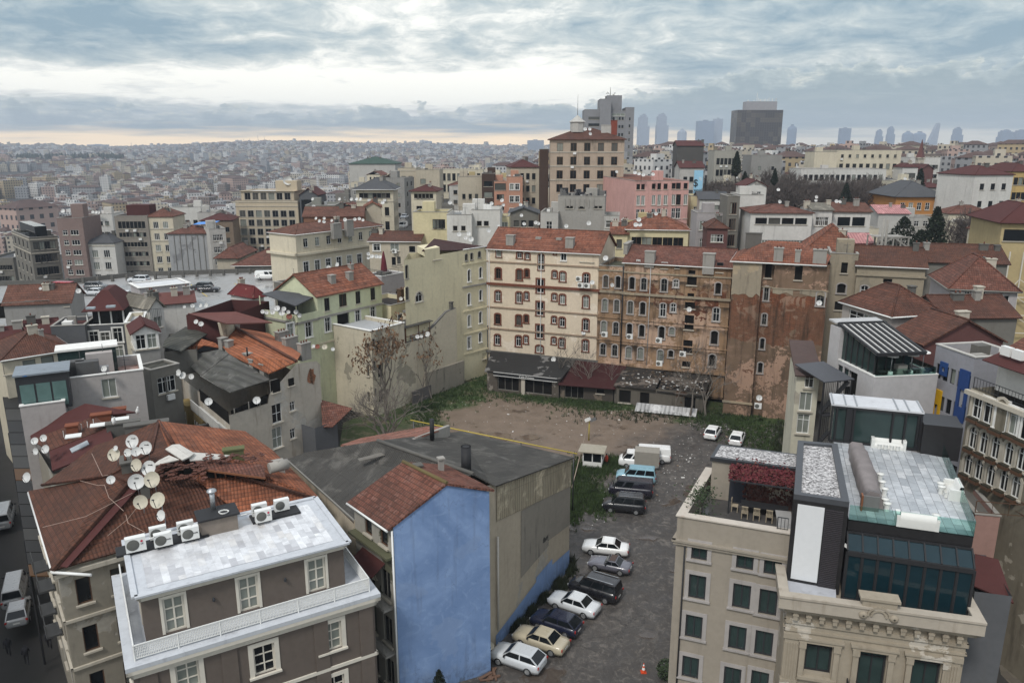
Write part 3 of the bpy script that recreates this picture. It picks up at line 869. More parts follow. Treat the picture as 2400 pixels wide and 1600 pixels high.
def blue_mat():
 m,t,b=newmat('blue_wall');p=t.pos();x,y,z=t.sep(p)[:3]
 n1=t.noise(p,.16,5,.6,1.5);n2=t.noise(p,.7,6,.65,2.0);n3=t.noise(t.comb(t.m('MULTIPLY',x,2.2),t.m('MULTIPLY',y,2.2),t.m('MULTIPLY',z,.2)),1,5,.6)
 c=t.mix(t.mr(n1,.35,.65),(.150,.235,.415),(.215,.315,.52));c=t.mix(t.mr(n2,.5,.68,0,.45),c,(.265,.37,.565));c=t.mix(t.mr(n2,.30,.42,.45,0),c,(.11,.175,.32))
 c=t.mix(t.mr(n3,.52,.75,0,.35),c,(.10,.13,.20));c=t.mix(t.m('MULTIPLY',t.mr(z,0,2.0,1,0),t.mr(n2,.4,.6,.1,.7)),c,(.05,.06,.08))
 vo=t.new('ShaderNodeTexVoronoi',feature='DISTANCE_TO_EDGE');t.put(vo.inputs['Vector'],t.vm('ADD',p,t.vm('SCALE',t.comb(n2,n1,n3),sc=2.5)));vo.inputs['Scale'].default_value=.22
 c=t.mix(t.m('MULTIPLY',t.mr(vo.outputs['Distance'],0,.008,.5,0),t.mr(n1,.45,.55)),c,(.06,.08,.13));pn=t.noise(p,.33,3,.5);c=t.mix(t.mr(pn,.60,.612,0,.3),c,(.235,.31,.46))
 setp(t,b,c,.85,0,.2,t.bump(n2,.25,.05));MATS['blue_wall']=m;return m
BLUE=blue_mat()
def blue_house():
 d=dirv(24.5);R0=P(1148.5,1576,z=0.0)
 Rt=P(1144.6,1144,Y=49.5);
 G=Vector((-1.6,49.5,0));Lc=G-d*at_px(Vector((G.x,G.y,13.6)),-d,921);e=dirv(131)
 foot=[Lc,G,G+e*6.2,Lc+e*5.2]
 b=Bld('blue_gabled_house','narrow house with plain bright blue gable wall and red tile roof',foot,-1.5,13.3,W('bluehouse',(.34,.32,.28),amt=.7,patch=(.10,.10,.07),pamt=.2))
 for px,py in((878,1218),(862,1215)):pass
 u_,z_=b.px(3,866,1217);L3=b.edge(3)[2]
 for k,(u,st)in enumerate(((L3-1.25,'b'),(L3-3.3,'b'))):
  b.win(3,u,12.3,.95,1.5,'b1')
  for z in(8.6,5.0,1.6):b.win(3,u,z,1.15,2.2,'g2')
 b.walls()
 n=Vector((d.y,-d.x,0));s=MB();rp=G-d*3.15
 def q(p,z,o=.03):return Vector((p.x,p.y,z))+n*o
 s.poly([q(Lc,-1.5),q(G,-1.5),q(G,14.65),q(rp,15.75),q(Lc,13.45)],None)
 s.build('gable_wall',BLUE,b.root)
 s=MB();s.poly([q(Lc,13.3,0.0),q(G,13.3,0.0),q(G,14.6,0.0),q(rp,15.7,0.0)]);s.poly([G+Vector((0,0,13.3)),foot[2]+Vector((0,0,13.3)),foot[2]+Vector((0,0,14.4)),G+Vector((0,0,14.6))])
 s.build('upper_wall',CONC,b.root)
 r=MB();o=n*.12;lo=-d*.45
 rb=P(944.4,1081,z=15.95)
 lb=Lc+e*5.3
 r.slab([q(Lc,13.4)+o+lo,q(rp,15.95)+o,rb,Vector((lb.x,lb.y,13.4))+lo],.16)
 rt=G+d*.35
 r.slab([q(rp,15.95)+o,q(rt,14.8)+o,Vector((rt.x,rt.y,14.8))+e*5.6,rb],.16)
 rf=r.build('roof',T_RD,b.root);b.roofo=rf
 c=MB();c.tube(q(rp,15.97)+o,rb,.14,.14,6);sub(c.build('ridge_cap',plaster('mossy2',(.14,.11,.05),amt=.5),b.root),rf)
 c=MB();c.tube(q(Lc,13.3)+o+lo,Vector((lb.x,lb.y,13.3))+lo,.09,.09,6);c.tube(q(Lc,-1.0)-d*.1,q(Lc,13.2)-d*.1,.07,.07,6);sub(c.build('gutter',WHITEM,b.root),rf)
 b.chimney(P(980,1112,z=15.2),.5,.5,.7,DCONC,radians(24),0)
 b.chimney(P(1034,1108,z=15.1),.35,.35,1.1,CONC,radians(24),0)
 w=MB();w.slab([P(1012,1116,z=15.7),P(1046,1130,z=15.55),P(1072,1124,z=15.35),P(1030,1112,z=15.6)],.06)
 sub(w.build('patch_sheet',WHITEM,b.root),rf)
 m=MB();a=b.pt(3,0,11.2,.25);bb=b.pt(3,L3,11.2,.25);m.bar(a,bb,.7,.18);m.build('ledge',plaster('mossy3',(.10,.10,.06),amt=.6),b.root)
 for z in(7.2,3.6):
  m=MB();p0,p1=b.pt(3,.6,z,.4),b.pt(3,L3-.3,z,.4);m.bar(p0,p1,.9,.14);o_=m.build('balcony',CONC,b.root)
  x=rail('railing',b.root,[b.pt(3,.6,z,.8),b.pt(3,L3-.3,z,.8)],.9,GREYF,.16);sub(x,o_)
 m=MB();p0,p1=b.pt(3,1.0,10.2,0),b.pt(3,L3-1.2,10.2,0);q0,q1=b.pt(3,1.0,9.5,1.1),b.pt(3,L3-1.2,9.5,1.1)
 m.slab([q0,q1,p1,p0][::-1],.05);m.build('awning',M_MAR,b.root)
 return b
BLU=blue_house()
HALLW=plaster('hall_wall',(0.43,0.37,0.285),dirt=(.12,.105,.085),amt=0.35,var=0.1,patch=(.36,.335,.29),pamt=.2)
def hall():
 R2,R1=P(1110,1110,z=14.6),P(885,1032,z=14.6)
 E2,E1=P(1336,1066,z=11.5),P(1083,1010,z=11.5)
 L2,L1=P(832,1220,z=11.4),P(672,1076,z=11.4)
 a0=Vector((-1.3,52.6,0));a1=Vector((5.25,63.9,0))
 foot=[(-11.6,51.4),(-2.6,51.0),(a0.x,a0.y),(a1.x,a1.y),(E1.x,E1.y-.3),(L1.x+.3,L1.y)]
 b=Bld('corrugated_hall','blank-walled building under a wide dark corrugated roof',foot,-1,11.2,HALLW)
 b.walls()
 m=MB();top0=Vector((a0.x,a0.y,13.75));
 def pl(p,z):return Vector((p[0],p[1],z))
 m.poly([pl(foot[2],11.2),pl(foot[3],11.2),pl(foot[3],11.25),pl(foot[2],13.75)])
 m.poly([pl(foot[1],11.2),pl(foot[2],11.2),pl(foot[2],13.75),pl(foot[1],14.3)])
 m.poly([pl(foot[0],11.2),pl(foot[1],11.2),pl(foot[1],14.4),pl(foot[0],11.5)])
 m.build('upper_wall',HALLW,b.root)
 n=Vector((a1.y-a0.y,-(a1.x-a0.x),0)).normalized();dd=(a1-a0);Lw=dd.length;dn=dd/Lw
 c=MB()
 c.poly([a0+dn*.2+n*.07+Vector((0,0,10.7)),a1+n*.07+Vector((0,0,8.4)),a1+n*.07+Vector((0,0,11.2)),a0+dn*.2+n*.07+Vector((0,0,13.5))],[(0,0),(Lw,0),(Lw,3),(0,3)])
 c.build('cladding',corrug('cladding',(.42,.36,.26),(.36,.31,.22),.3,stain=(.12,.10,.075),amt=.5,sheet=.9),b.root)
 c=MB()
 def wp(u,z,o=.035):return a0+dn*u+n*o+Vector((0,0,z))
 us0=4.0;us1=8.9
 c.poly([wp(us0,3.9),wp(us1,4.5),wp(us1,3.4+1.6),wp(Lw-.02,4.6),wp(Lw-.02,8.6),wp(us0,9.9)])
 c.build('bare_render',plaster('bare_render',(.27,.245,.205),dirt=(.035,.032,.03),amt=.8,patch=(.05,.047,.043),pamt=-.1),b.root)
 c=MB();c.poly([wp(0,-1,.05),wp(Lw,-1,.05),wp(Lw,2.1,.05),wp(9.6,2.3,.05),wp(9.6,2.9,.05),wp(6.6,2.6,.05),wp(6.6,2.2,.05),wp(2.4,1.4,.05),wp(0,1.0,.05)])
 c.build('blue_band',BLUE,b.root)
 r=MB()
 E2b=a1+n*.35+Vector((0,0,11.25));R2b=Vector((R2.x,R2.y,14.6))
 near=Vector((a0.x,a0.y,13.9))+n*.35-dn*.4
 r.slab([R2b,near,E2b,E1,R1],.1)
 rt=r.build('roof',CORR,b.root);b.roofo=rt
 r=MB();r.slab([L2,R2b,R1,P(715,1060,z=12.2),L1],.1);sub(r.build('left_slope',CORR,b.root),rt)
 c=MB();c.tube(R1,R2b,.16,.16,6);sub(c.build('ridge_cap',DCONC,b.root),rt)
 c=MB();c.bar(L1-Vector((0,0,.05)),L2-Vector((0,0,.05)),.14);sub(c.build('gutter',GREYF,b.root),rt)
 c=MB();c.slab([P(843,1080,z=13.55),P(903,1066,z=13.95),P(893,1060,z=14.1),P(838,1074,z=13.6)],.03)
 sub(c.build('patch_sheet',plaster('pale_patch',(.16,.15,.135)),b.root),rt)
 c=MB();p=P(1093,1112,z=14.0);c.tube(p,p+Vector((0,0,2.3)),.38,.38,10);c.lathe(p+Vector((0,0,2.3)),[(.38,0),(.30,0),(.3,-.8)],10);sub(c.build('chimney',BLACKM,b.root),rt)
 c=MB();w0,w1=Vector((L1.x+.3,L1.y,0)),Vector((L2.x+.3,L2.y,0))
 c.slab([w1+Vector((0,0,5)),w0+Vector((0,0,5)),w0+Vector((0,0,11.3)),w1+Vector((0,0,11.3))][::-1],.08)
 c.build('boarded_side',corrug('rusty_board',(.085,.045,.02),(.13,.075,.035),.9,stain=(.04,.03,.02),amt=.6),b.root)
 c=MB()
 for u in(2.0,4.3):pass
 c.tube(wp(.1,1.5,.2),wp(.1,9.5,.2),.09,.09,6);c.build('downpipe',plain('pale_pipe',(.5,.47,.42)),b.root)
 return b
HALL=hall()
def leanto():
 a,b_,c_,d_=P(800,1040,z=12.3),P(1000,1032,z=13.2),P(1048,1002,z=12.4),P(838,1030,z=12.0)
 foot=[P(800,1046,z=12),P(960,1046,z=12),P(1045,1010,z=12),P(850,1030,z=12)]
 b=Bld('tiled_shed','low shed with broken pinkish roof tiles behind the corrugated roof',foot,2,11.4,CONC);b.walls()
 r=MB();r.slab([P(798,1042,z=13.2),P(900,1052,z=13.6),P(1012,1012,z=13.6),P(1050,1001,z=13.2),P(1000,998,z=13.0),P(845,1026,z=12.7)],.16)
 b.roofo=r.build('roof',T_PK,b.root)
 w=MB();w.bar(P(955,1046,z=13.1),P(1052,1008,z=12.9),.3,1.0);w.build('gable_parapet',CONC,b.root)
 x=MB();p=P(1013,1030,z=13.2);x.tube(p,p+Vector((0,0,1.9)),.2,.2,8);sub(x.build('chimney',BLACKM,b.root),b.roofo)
 return b
leanto()
BEI=W('beige',(0.30,0.264,0.217),amt=0.32,var=0.06,bump=0.08)
def vine_house():
 FL,FR,BL=P(1588,1208,z=13.8),P(1850,1250,z=13.8),P(1644,1117,z=13.8)
 d=(FR-FL).normalized();FR=FR+d*.8;e=(BL-FL)
 foot=[FL,FR,FR+e*1.25,FL+e*1.25]
 b=Bld('beige_office_building','plain beige building with roof terrace, vine pergola and grey-framed windows',foot,-1,13.8,BEI)
 rows=[(1639,1293,1.05,1.2),(1634,1375,1.15,1.85),(1626,1468,1.15,1.8),(1618,1563,1.15,1.75),(1746,1314,1.1,1.25),(1738,1397,1.15,1.85),(1728,1494,1.15,1.85),(1716,1590,1.15,1.85),(1811,1327,1.1,1.25),(1800,1411,1.15,1.9),(1790,1507,1.15,1.9),(1780,1600,1.15,1.9)]
 b.wpx(0,[(x,y,w,h,'gs')for x,y,w,h in rows]);b.grid(3,2,3,1.1,1.7,'gs',top=4.6,pitch=3.4)
 b.band((0,3),11.75,.22,.16,BEI,'cornice');b.band((0,3),11.97,.14,.26,BEI,'cornice')
 b.walls()
 b.flat(paved('terrace_slate',[(.045,.043,.042),(.06,.057,.055),(.075,.07,.068)],1.2,.6,(.03,.03,.03),.5),1.15,plaster('terrace_coping',(.50,.45,.39),dirt=(.25,.15,.10),amt=.5),.55,over=.1)
 b.downpipe(0,.62,BLACKM,-1,11.7)
 zf=12.65;u=(e/e.length);rz=atan2(d.y,d.x)
 p0=FL+e*.86+d*.9
 ft=[p0,p0+d*6.2,p0+d*6.2+u*2.6,p0+u*2.6]
 m=MB();m.prism([(q.x,q.y)for q in ft],zf-.1,zf+3.0,0)
 sh=m.build('stair_house',BEI,b.root)
 m=MB();o=offset([(q.x,q.y)for q in ft],.14);m.prism(o,zf+3.0,zf+3.28,0);sub(m.build('roof_edge',DARKM,b.root),sh)
 GRAV=MATS.get('gravel')or gravel_mat()
 m=MB();o=offset([(q.x,q.y)for q in ft],-.12);m.poly([(x,y,zf+3.295)for x,y in o]);sub(m.build('gravel_roof',GRAV,b.root),sh)
 nn=Vector((d.y,-d.x,0))
 m=MB();c=p0+d*1.95+nn*.02;m.box((c.x,c.y,zf),1.2,.08,2.75,rz);sub(m.build('door',plain('dark_blue_door',(.03,.033,.045)),b.root),sh)
 m=MB();c=p0+d*4.2+nn*.03;m.box((c.x,c.y,zf),3.2,.08,2.4,rz);sub(m.build('stone_wall',plaster('rubble',(.33,.28,.23),patch=(.12,.07,.06),pamt=.7),b.root),sh)
 m=MB();q0=p0+d*1.5+nn*2.1;z=zf+2.55
 for k in(0,4.6):
  a=q0+d*k;m.bar((a.x,a.y,zf),(a.x,a.y,z),.08)
 def z3(p,zz):return Vector((p.x,p.y,zz))
 m.bar(z3(q0,z),z3(q0+d*4.6,z),.09)
 for k in range(6):a=q0+d*(k*.92);m.bar(z3(a,z),z3(a-nn*2.1,z+.35),.06)
 pg=m.build('pergola',DARKM,b.root)
 m=MB();c=FL+d*6.6+u*2.1;m.box((c.x,c.y,zf),.75,2.4,1.0,rz+radians(6));m.box((c.x,c.y,zf+1.0),1.0,2.7,.08,rz+radians(6));m.build('bar_counter',plaster('bar_grey',(.30,.29,.28)),b.root)
 b.geo=(FL,d,u,nn,zf,q0,z,rz)
 rail('railing',b.root,[FL+d*6.35+u*.3+Vector((0,0,-.0)),FL+d*7.0+u*.3],.9,DARKM,.18)
 return b
def gravel_mat():
 m,t,bs=newmat('gravel')
 v=t.new('ShaderNodeTexVoronoi');v.inputs['Scale'].default_value=9.0;t.put(v.inputs['Vector'],t.pos())
 r=t.sep(v.outputs['Color'])[0]
 c=t.ramp(r,[(0,(.10,.095,.095)),(.4,(.27,.26,.26)),(.8,(.48,.47,.465)),(1,(.62,.6,.59))])
 setp(t,bs,c,.9,0,.2,t.bump(v.outputs['Distance'],-.8,.05));MATS['gravel']=m;return m
VIN=vine_house()
PAL=plaster('palazzo',(0.33,0.285,0.222),dirt=(.13,.095,.06),amt=0.55,var=0.12,patch=(.46,.42,.36),pamt=.1,bump=.3)
DECK=paved('deck_stone',[(.30,.32,.34),(.42,.44,.46),(.50,.52,.54),(.56,.57,.58)],1.3,.55,(.14,.14,.15),.28,.03,.7,.12)
CLAD=plain('black_cladding',(.022,.021,.022),.35,var=.3)
GLASSM=None
def glass_mat():
 m=bpy.data.materials.new('rail_glass');m.use_nodes=True;t=NT(m.node_tree);t.n.clear()
 o=t.new('ShaderNodeOutputMaterial');tr=t.new('ShaderNodeBsdfTransparent');tr.inputs[0].default_value=(.74,.90,.86,1)
 g=t.new('ShaderNodeBsdfGlossy');g.inputs['Roughness'].default_value=.02;g.inputs[0].default_value=(.85,.95,.93,1)
 f=t.new('ShaderNodeFresnel');f.inputs[0].default_value=1.5
 x=t.new('ShaderNodeMixShader');t.l.new(t.m('MULTIPLY',f.outputs[0],0.9),x.inputs[0]);t.l.new(tr.outputs[0],x.inputs[1]);t.l.new(g.outputs[0],x.inputs[2]);t.l.new(x.outputs[0],o.inputs[0])
 return m
def palazzo():
 FL,FR=P(1838,1394,z=11.4),P(2296,1456,z=11.4)
 d=(FR-FL).normalized();u=Vector((-d.y,d.x,0));L=(FR-FL).length;rz=atan2(d.y,d.x)
 foot=[FL+d*.3+u*.5,FR-d*.3+u*.5,FR-d*.3+u*16,FL+d*.3+u*16]
 b=Bld('palazzo','ornate pale stone palazzo crowned by a black glass penthouse',foot,-1.5,9.6,PAL)
 ws=[]
 for px,py,st in((1921,1512,0),(2046,1540,1),(2174,1548,0)):
  uu,z=b.px(0,px,py);ws.append((uu,st))
  b.win(0,uu,7.05-(.25 if st else 0),1.55,2.1+(.5 if st else 0),'dkp')
  b.win(0,uu,2.6,1.55,2.4,'dkp')
 b.walls()
 for z,h,o,nm in((9.3,.25,.12,'frieze'),(10.2,.18,.35,'cornice'),(10.38,.22,.5,'cornice'),(8.75,.14,.1,'architrave')):
  b.band((0,1,3),z,h,o,PAL,nm)
 m=MB();m.prism([(p.x,p.y)for p in foot],9.6,10.6,0);m.build('attic',PAL,b.root)
 n=Vector((d.y,-d.x,0))
 for k in range(13):
  m=MB();p=b.pt(0,.5+(L-1.6)*k/12,9.72,.2)
  m.box((p.x,p.y,9.7),.26,.34,.48,rz);m.box((p.x,p.y,10.0),.34,.44,.12,rz);m.build('bracket',PAL,b.root)
 m=MB()
 q=[FL,FR,FR+u*3.6,FL+u*3.6]
 for k_,(A,Bp)in enumerate(((q[3],q[0]+u*.3),(q[0]-d*.3,q[1]+d*.3),(q[1]+u*.3,q[2]))):
  A=A-Vector((0,0,0));m.bar(Vector((A.x,A.y,11.0)),Vector((Bp.x,Bp.y,11.0)),.42,.8);m.bar(Vector((A.x,A.y,11.45)),Vector((Bp.x,Bp.y,11.45)),.6,.14)
 m.build('parapet',plaster('parapet_stone',(.40,.355,.295),dirt=(.15,.11,.075),amt=.5),b.root)
 c=b.pt(0,L*.47,10.6,.35);m=MB();m.box((c.x,c.y,10.6),1.9,.7,1.35,rz);m.box((c.x,c.y,11.95),2.2,.9,.16,rz)
 for k in range(9):
  t0,t1=pi*k/9,pi*(k+1)/9
  for rr in(.62,.42):m.bar(c+n*.4+d*(rr*cos(t0))+Vector((0,0,.35+rr*sin(t0))),c+n*.4+d*(rr*cos(t1))+Vector((0,0,.35+rr*sin(t1))),.12,.12)
 for s in(-1,1):m.lathe(c+n*.38+d*(s*.85)+Vector((0,0,.35)),[(.26,0),(.2,.12),(.06,.14)],10,axis=n)
 m.build('crest',PAL,b.root)
 for uu in(.45,L-1.2):
  m=MB();p=b.pt(0,uu,5.2,.08);m.box((p.x,p.y,5.3),.85,.18,3.2,rz);m.box((p.x,p.y,4.9),1.0,.3,.45,rz)
  for k in range(5):g=b.pt(0,uu-.3+k*.15,5.4,.19);m.box((g.x,g.y,5.4),.06,.06,2.6,rz)
  m.box((p.x,p.y,8.3),1.05,.36,.35,rz)
  m.build('pilaster',PAL,b.root)
 for uu,st in ws:
  m=MB();zt=8.1
  for s in(-1,1):
   p=b.pt(0,uu+s*1.0,5.6,.1);m.box((p.x,p.y,5.75-(.5 if st else 0)),.32,.2,2.35+(.5 if st else 0),rz);m.box((p.x,p.y,7.75),.42,.34,.45,rz)
  p=b.pt(0,uu,zt,.12);m.box((p.x,p.y,8.15),2.5,.25,.22,rz);m.box((p.x,p.y,8.37),2.7,.4,.14,rz)
  p=b.pt(0,uu,5.6,.14);m.box((p.x,p.y,5.55-(.5 if st else 0)),2.3,.3,.2,rz)
  m.build('window_architrave',PAL,b.root)
 uu=ws[1][0];p0=b.pt(0,uu-1.3,5.05,.9);p1=b.pt(0,uu+1.3,5.05,.9)
 m=MB();c=b.pt(0,uu,4.85,.45);m.box((c.x,c.y,4.85),2.8,.95,.18,rz);bl=m.build('balcony',PAL,b.root)
 sub(rail('railing',b.root,[b.pt(0,uu-1.3,5.03,.05),p0,p1,b.pt(0,uu+1.3,5.03,.05)],.95,BLACKM,.12),bl)
 b.band((0,),4.3,.35,.2,PAL)
 zD=15.5
 D0,D1,D2,D3=P(1989,1216,z=zD),P(2282,1256,z=zD),P(2208,1071,z=zD),P(1950,1020,z=zD)
 dd=(D1-D0).normalized();nn=Vector((dd.y,-dd.x,0));rz2=atan2(dd.y,dd.x);uu_=-nn
 fr=[D0+nn*.9,D1+nn*.9+dd*.1,D2,D3]
 m=MB();m.prism([(p.x,p.y)for p in(D0,D1,D2,D3)],zD-.75,zD-.02,0);ph=m.build('penthouse',CLAD,b.root)
 m=MB();m.prism([(p.x,p.y)for p in offset_v([D0,D1,D2,D3],-.05)],10.4,zD-.75,0);sub(m.build('penthouse_core',plain('dark_core',(.012,.014,.016),.5),b.root),ph)
 m=MB();pts=[Vector((p.x,p.y,zD))for p in(D0,D1,D2,D3)]
 m.poly(pts,[((p-pts[0]).dot(uu_),(p-pts[0]).dot(dd))for p in pts]);b.deck=sub(m.build('deck',DECK,b.root),ph)
 W_=(D1-D0).length;A0=D0+nn*.1;
 g=MB();fm=MB()
 for k in range(8):
  a,c=A0+dd*(W_*k/8),A0+dd*(W_*(k+1)/8)
  g.poly([Vector((a.x,a.y,zD-1.55))+nn*1.1,Vector((c.x,c.y,zD-1.55))+nn*1.1,Vector((c.x,c.y,zD-.8)),Vector((a.x,a.y,zD-.8))])
  g.poly([Vector((a.x,a.y,10.7))+nn*1.1,Vector((c.x,c.y,10.7))+nn*1.1,Vector((c.x,c.y,zD-1.75))+nn*1.1,Vector((a.x,a.y,zD-1.75))+nn*1.1])
 for k in range(9):
  a=A0+dd*(W_*k/8)
  fm.bar(Vector((a.x,a.y,zD-1.5))+nn*1.1,Vector((a.x,a.y,zD-.75)),.09);fm.bar(Vector((a.x,a.y,10.6))+nn*1.12,Vector((a.x,a.y,zD-1.6))+nn*1.12,.16,.12)
 for z,w in((zD-1.65,.28),(10.7,.18)):fm.bar(A0+nn*1.12+Vector((0,0,z-A0.z)),A0+dd*W_+nn*1.12+Vector((0,0,z-A0.z)),.2,w)
 fm.bar(A0+nn*.05+Vector((0,0,-.78)),A0+dd*W_+nn*.05+Vector((0,0,-.78)),.12)
 sub(g.build('folding_door',PANEB,b.root),ph);sub(fm.build('door_frame',BLACKM,b.root),ph)
 m=MB();a,c=A0+dd*W_,D1
 m.poly([Vector((a.x,a.y,10.5))+nn*1.1,Vector((c.x,c.y,10.5)),Vector((c.x,c.y,zD-.8)),Vector((a.x,a.y,zD-.8)),Vector((a.x,a.y,zD-1.55))+nn*1.1]);a=A0
 m.poly([Vector((D0.x,D0.y,10.5)),Vector((a.x,a.y,10.5))+nn*1.1,Vector((a.x,a.y,zD-1.55))+nn*1.1,Vector((a.x,a.y,zD-.8))])
 sub(m.build('side_panel',CLAD,b.root),ph)
 gl=glass_mat();m=MB()
 for A,Bp,h in((D0,D1,1.05),(D1,D1+(D2-D1)*.42,1.05),(D1+(D2-D1)*.43,D2,1.05)):
  A=Vector((A.x,A.y,zD-.1));Bp=Vector((Bp.x,Bp.y,zD-.1));m.bar(A+Vector((0,0,.55)),Bp+Vector((0,0,.55)),.025,h)
 sub(m.build('glass_balustrade',gl,b.root),ph)
 b.glass=gl
 zT=17.0;T0,T1,T2,T3=P(1861,1157,z=zT),P(1991,1176,z=zT),P(1963,1039,z=zT),P(1870,1031,z=zT)
 m=MB();ft=[(p.x,p.y)for p in(T0,T1,T2,T3)];m.prism(ft,9.0,zT-.35,0);tw=m.build('lift_tower',CLAD,b.root)
 ins=offset(ft,-.42);m=MB()
 for i in range(4):
  j=(i+1)%4
  m.poly([(*ft[i],zT),(*ft[j],zT),(*ins[j],zT),(*ins[i],zT)]);m.poly([(*ft[i],zT-.35),(*ft[j],zT-.35),(*ft[j],zT),(*ft[i],zT)]);m.poly([(*ins[i],zT),(*ins[j],zT),(*ins[j],zT-.3),(*ins[i],zT-.3)])
 sub(m.build('roof_edge',plain('anthracite',(.06,.063,.07),.45),b.root),tw)
 m=MB();m.poly([(x,y,zT-.2)for x,y in ins]);sub(m.build('gravel_roof',MATS['gravel'],b.root),tw)
 td=(T1-T0).normalized();tn=Vector((td.y,-td.x,0));TL=(T1-T0).length
 def tq(uu,z,o=.04):p=T0+td*uu+tn*o;return Vector((p.x,p.y,z))
 m=MB();m.poly([tq(.28,11.2),tq(TL*.58,11.2),tq(TL*.58,16.4),tq(.28,16.4)]);sub(m.build('white_panel',plain('milk_panel',(.66,.67,.68),.3,var=.04),b.root),tw)
 m=MB()
 for k in range(44):
  z=10.9+k*.125;m.bar(tq(TL*.6,z,.06),tq(TL-.25,z,.06),.05,.07)
 sub(m.build('louvre',plain('louvre_grey',(.05,.045,.05),.4),b.root),tw)
 m=MB();m.poly([tq(.1,11.0,.03),tq(TL-.2,11.0,.03),tq(TL-.2,10.95,1.6),tq(.1,10.95,1.6)][::-1]);sub(m.build('zinc_ledge',plaster('zinc',(.42,.43,.46),amt=.4),b.root),tw)
 c=MB();p=P(1972,1272,Y=43.3);c.bar(p,p+dd*.55+nn*.25-Vector((0,0,.15)),.16);c.bar(p-dd*.25,p,.05);sub(c.build('security_camera',WHITEM,b.root),tw)
 G0=D3+(D0-D3)*.09-dd*.3;zz=zD
 gL=at_px(Vector((G0.x,G0.y,zD)),dd,2150)
 f=[G0,G0+dd*gL,G0+dd*gL+uu_*2.6,G0+uu_*2.6]
 m=MB();m.prism([(p.x,p.y)for p in offset_v(f,-.12)],zD,zD+2.9,0);gr=m.build('garden_room',PANEG,b.root)
 m=MB()
 for t_ in(0,.055,.2,.255,.69,.83,.97,1.0):
  a=G0+dd*(gL*t_);m.bar((a.x,a.y,zD),(a.x,a.y,zD+2.95),.14 if t_ not in(.2,)else .5,.12)
 for z in(.06,2.9):
  a,c=G0,G0+dd*gL;m.bar((a.x,a.y,zD+z),(c.x,c.y,zD+z),.16,.2)
 sub(m.build('room_frame',BLACKM,b.root),gr)
 m=MB();o=offset_v(f,.12);m.prism([(p.x,p.y)for p in o],zD+2.98,zD+3.12,0);r_=m.build('room_roof',plaster('pale_zinc',(.55,.56,.58),amt=.3),b.root);sub(r_,gr)
 for t_ in(0.02,.16,.28,.72,.84,.98):m=MB();a,c=o[0]+(o[1]-o[0])*t_,o[3]+(o[2]-o[3])*t_;m.bar((a.x,a.y,zD+3.15),(c.x,c.y,zD+3.15),.1,.07);sub(m.build('roof_seam',GALV,b.root),gr)
 k0=G0+dd*(gL+.1);m=MB();f2=[k0-uu_*.6,k0-uu_*.6+dd*2.6,k0+dd*2.7+uu_*2.2,k0+uu_*2.2]
 m.prism([(p.x,p.y)for p in f2],zD-.3,zD+2.35,0);kb=m.build('black_shed',CLAD,b.root)
 b.D=(D0,D1,D2,D3,dd,nn,uu_,zD,rz2)
 return b
def offset_v(f,d):return[Vector((x,y,0))for x,y in offset([(p.x,p.y)for p in f],d)]
style('dkp',BLACKM,PANEG,2,1,sill=False,fw=.11,rec=.28,tran=.18)
PALZ=palazzo()
def Z(x0,y0,s=3.92):
 """zoomed crop -> photograph pixels"""
 return lambda zx,zy:(x0+zx/s,y0+zy/s)
style('big',WHITEM,PANE,2,1,RUSTSUR,0.10,0.2,tran=0.52)
style('oval',CONC,HOLE,1,1,fw=.03,rec=.3,sill=False)
style('abr',BROWNF,PANE,2,1,GREYSTONE,0.16,0.22,tran=0.42)
style('ah',GREYF,HOLE,1,1,GREYSTONE,0.16,0.22,rec=.3)
RD=dirv(-20.6)
ROW0=Vector((-4.0,127.0,0))
CRW=plaster('cream_row',(0.64,0.54,0.415),dirt=(.22,.155,.10),amt=0.35,var=0.08,patch=(.68,.59,.48),pamt=.25,bump=.15)
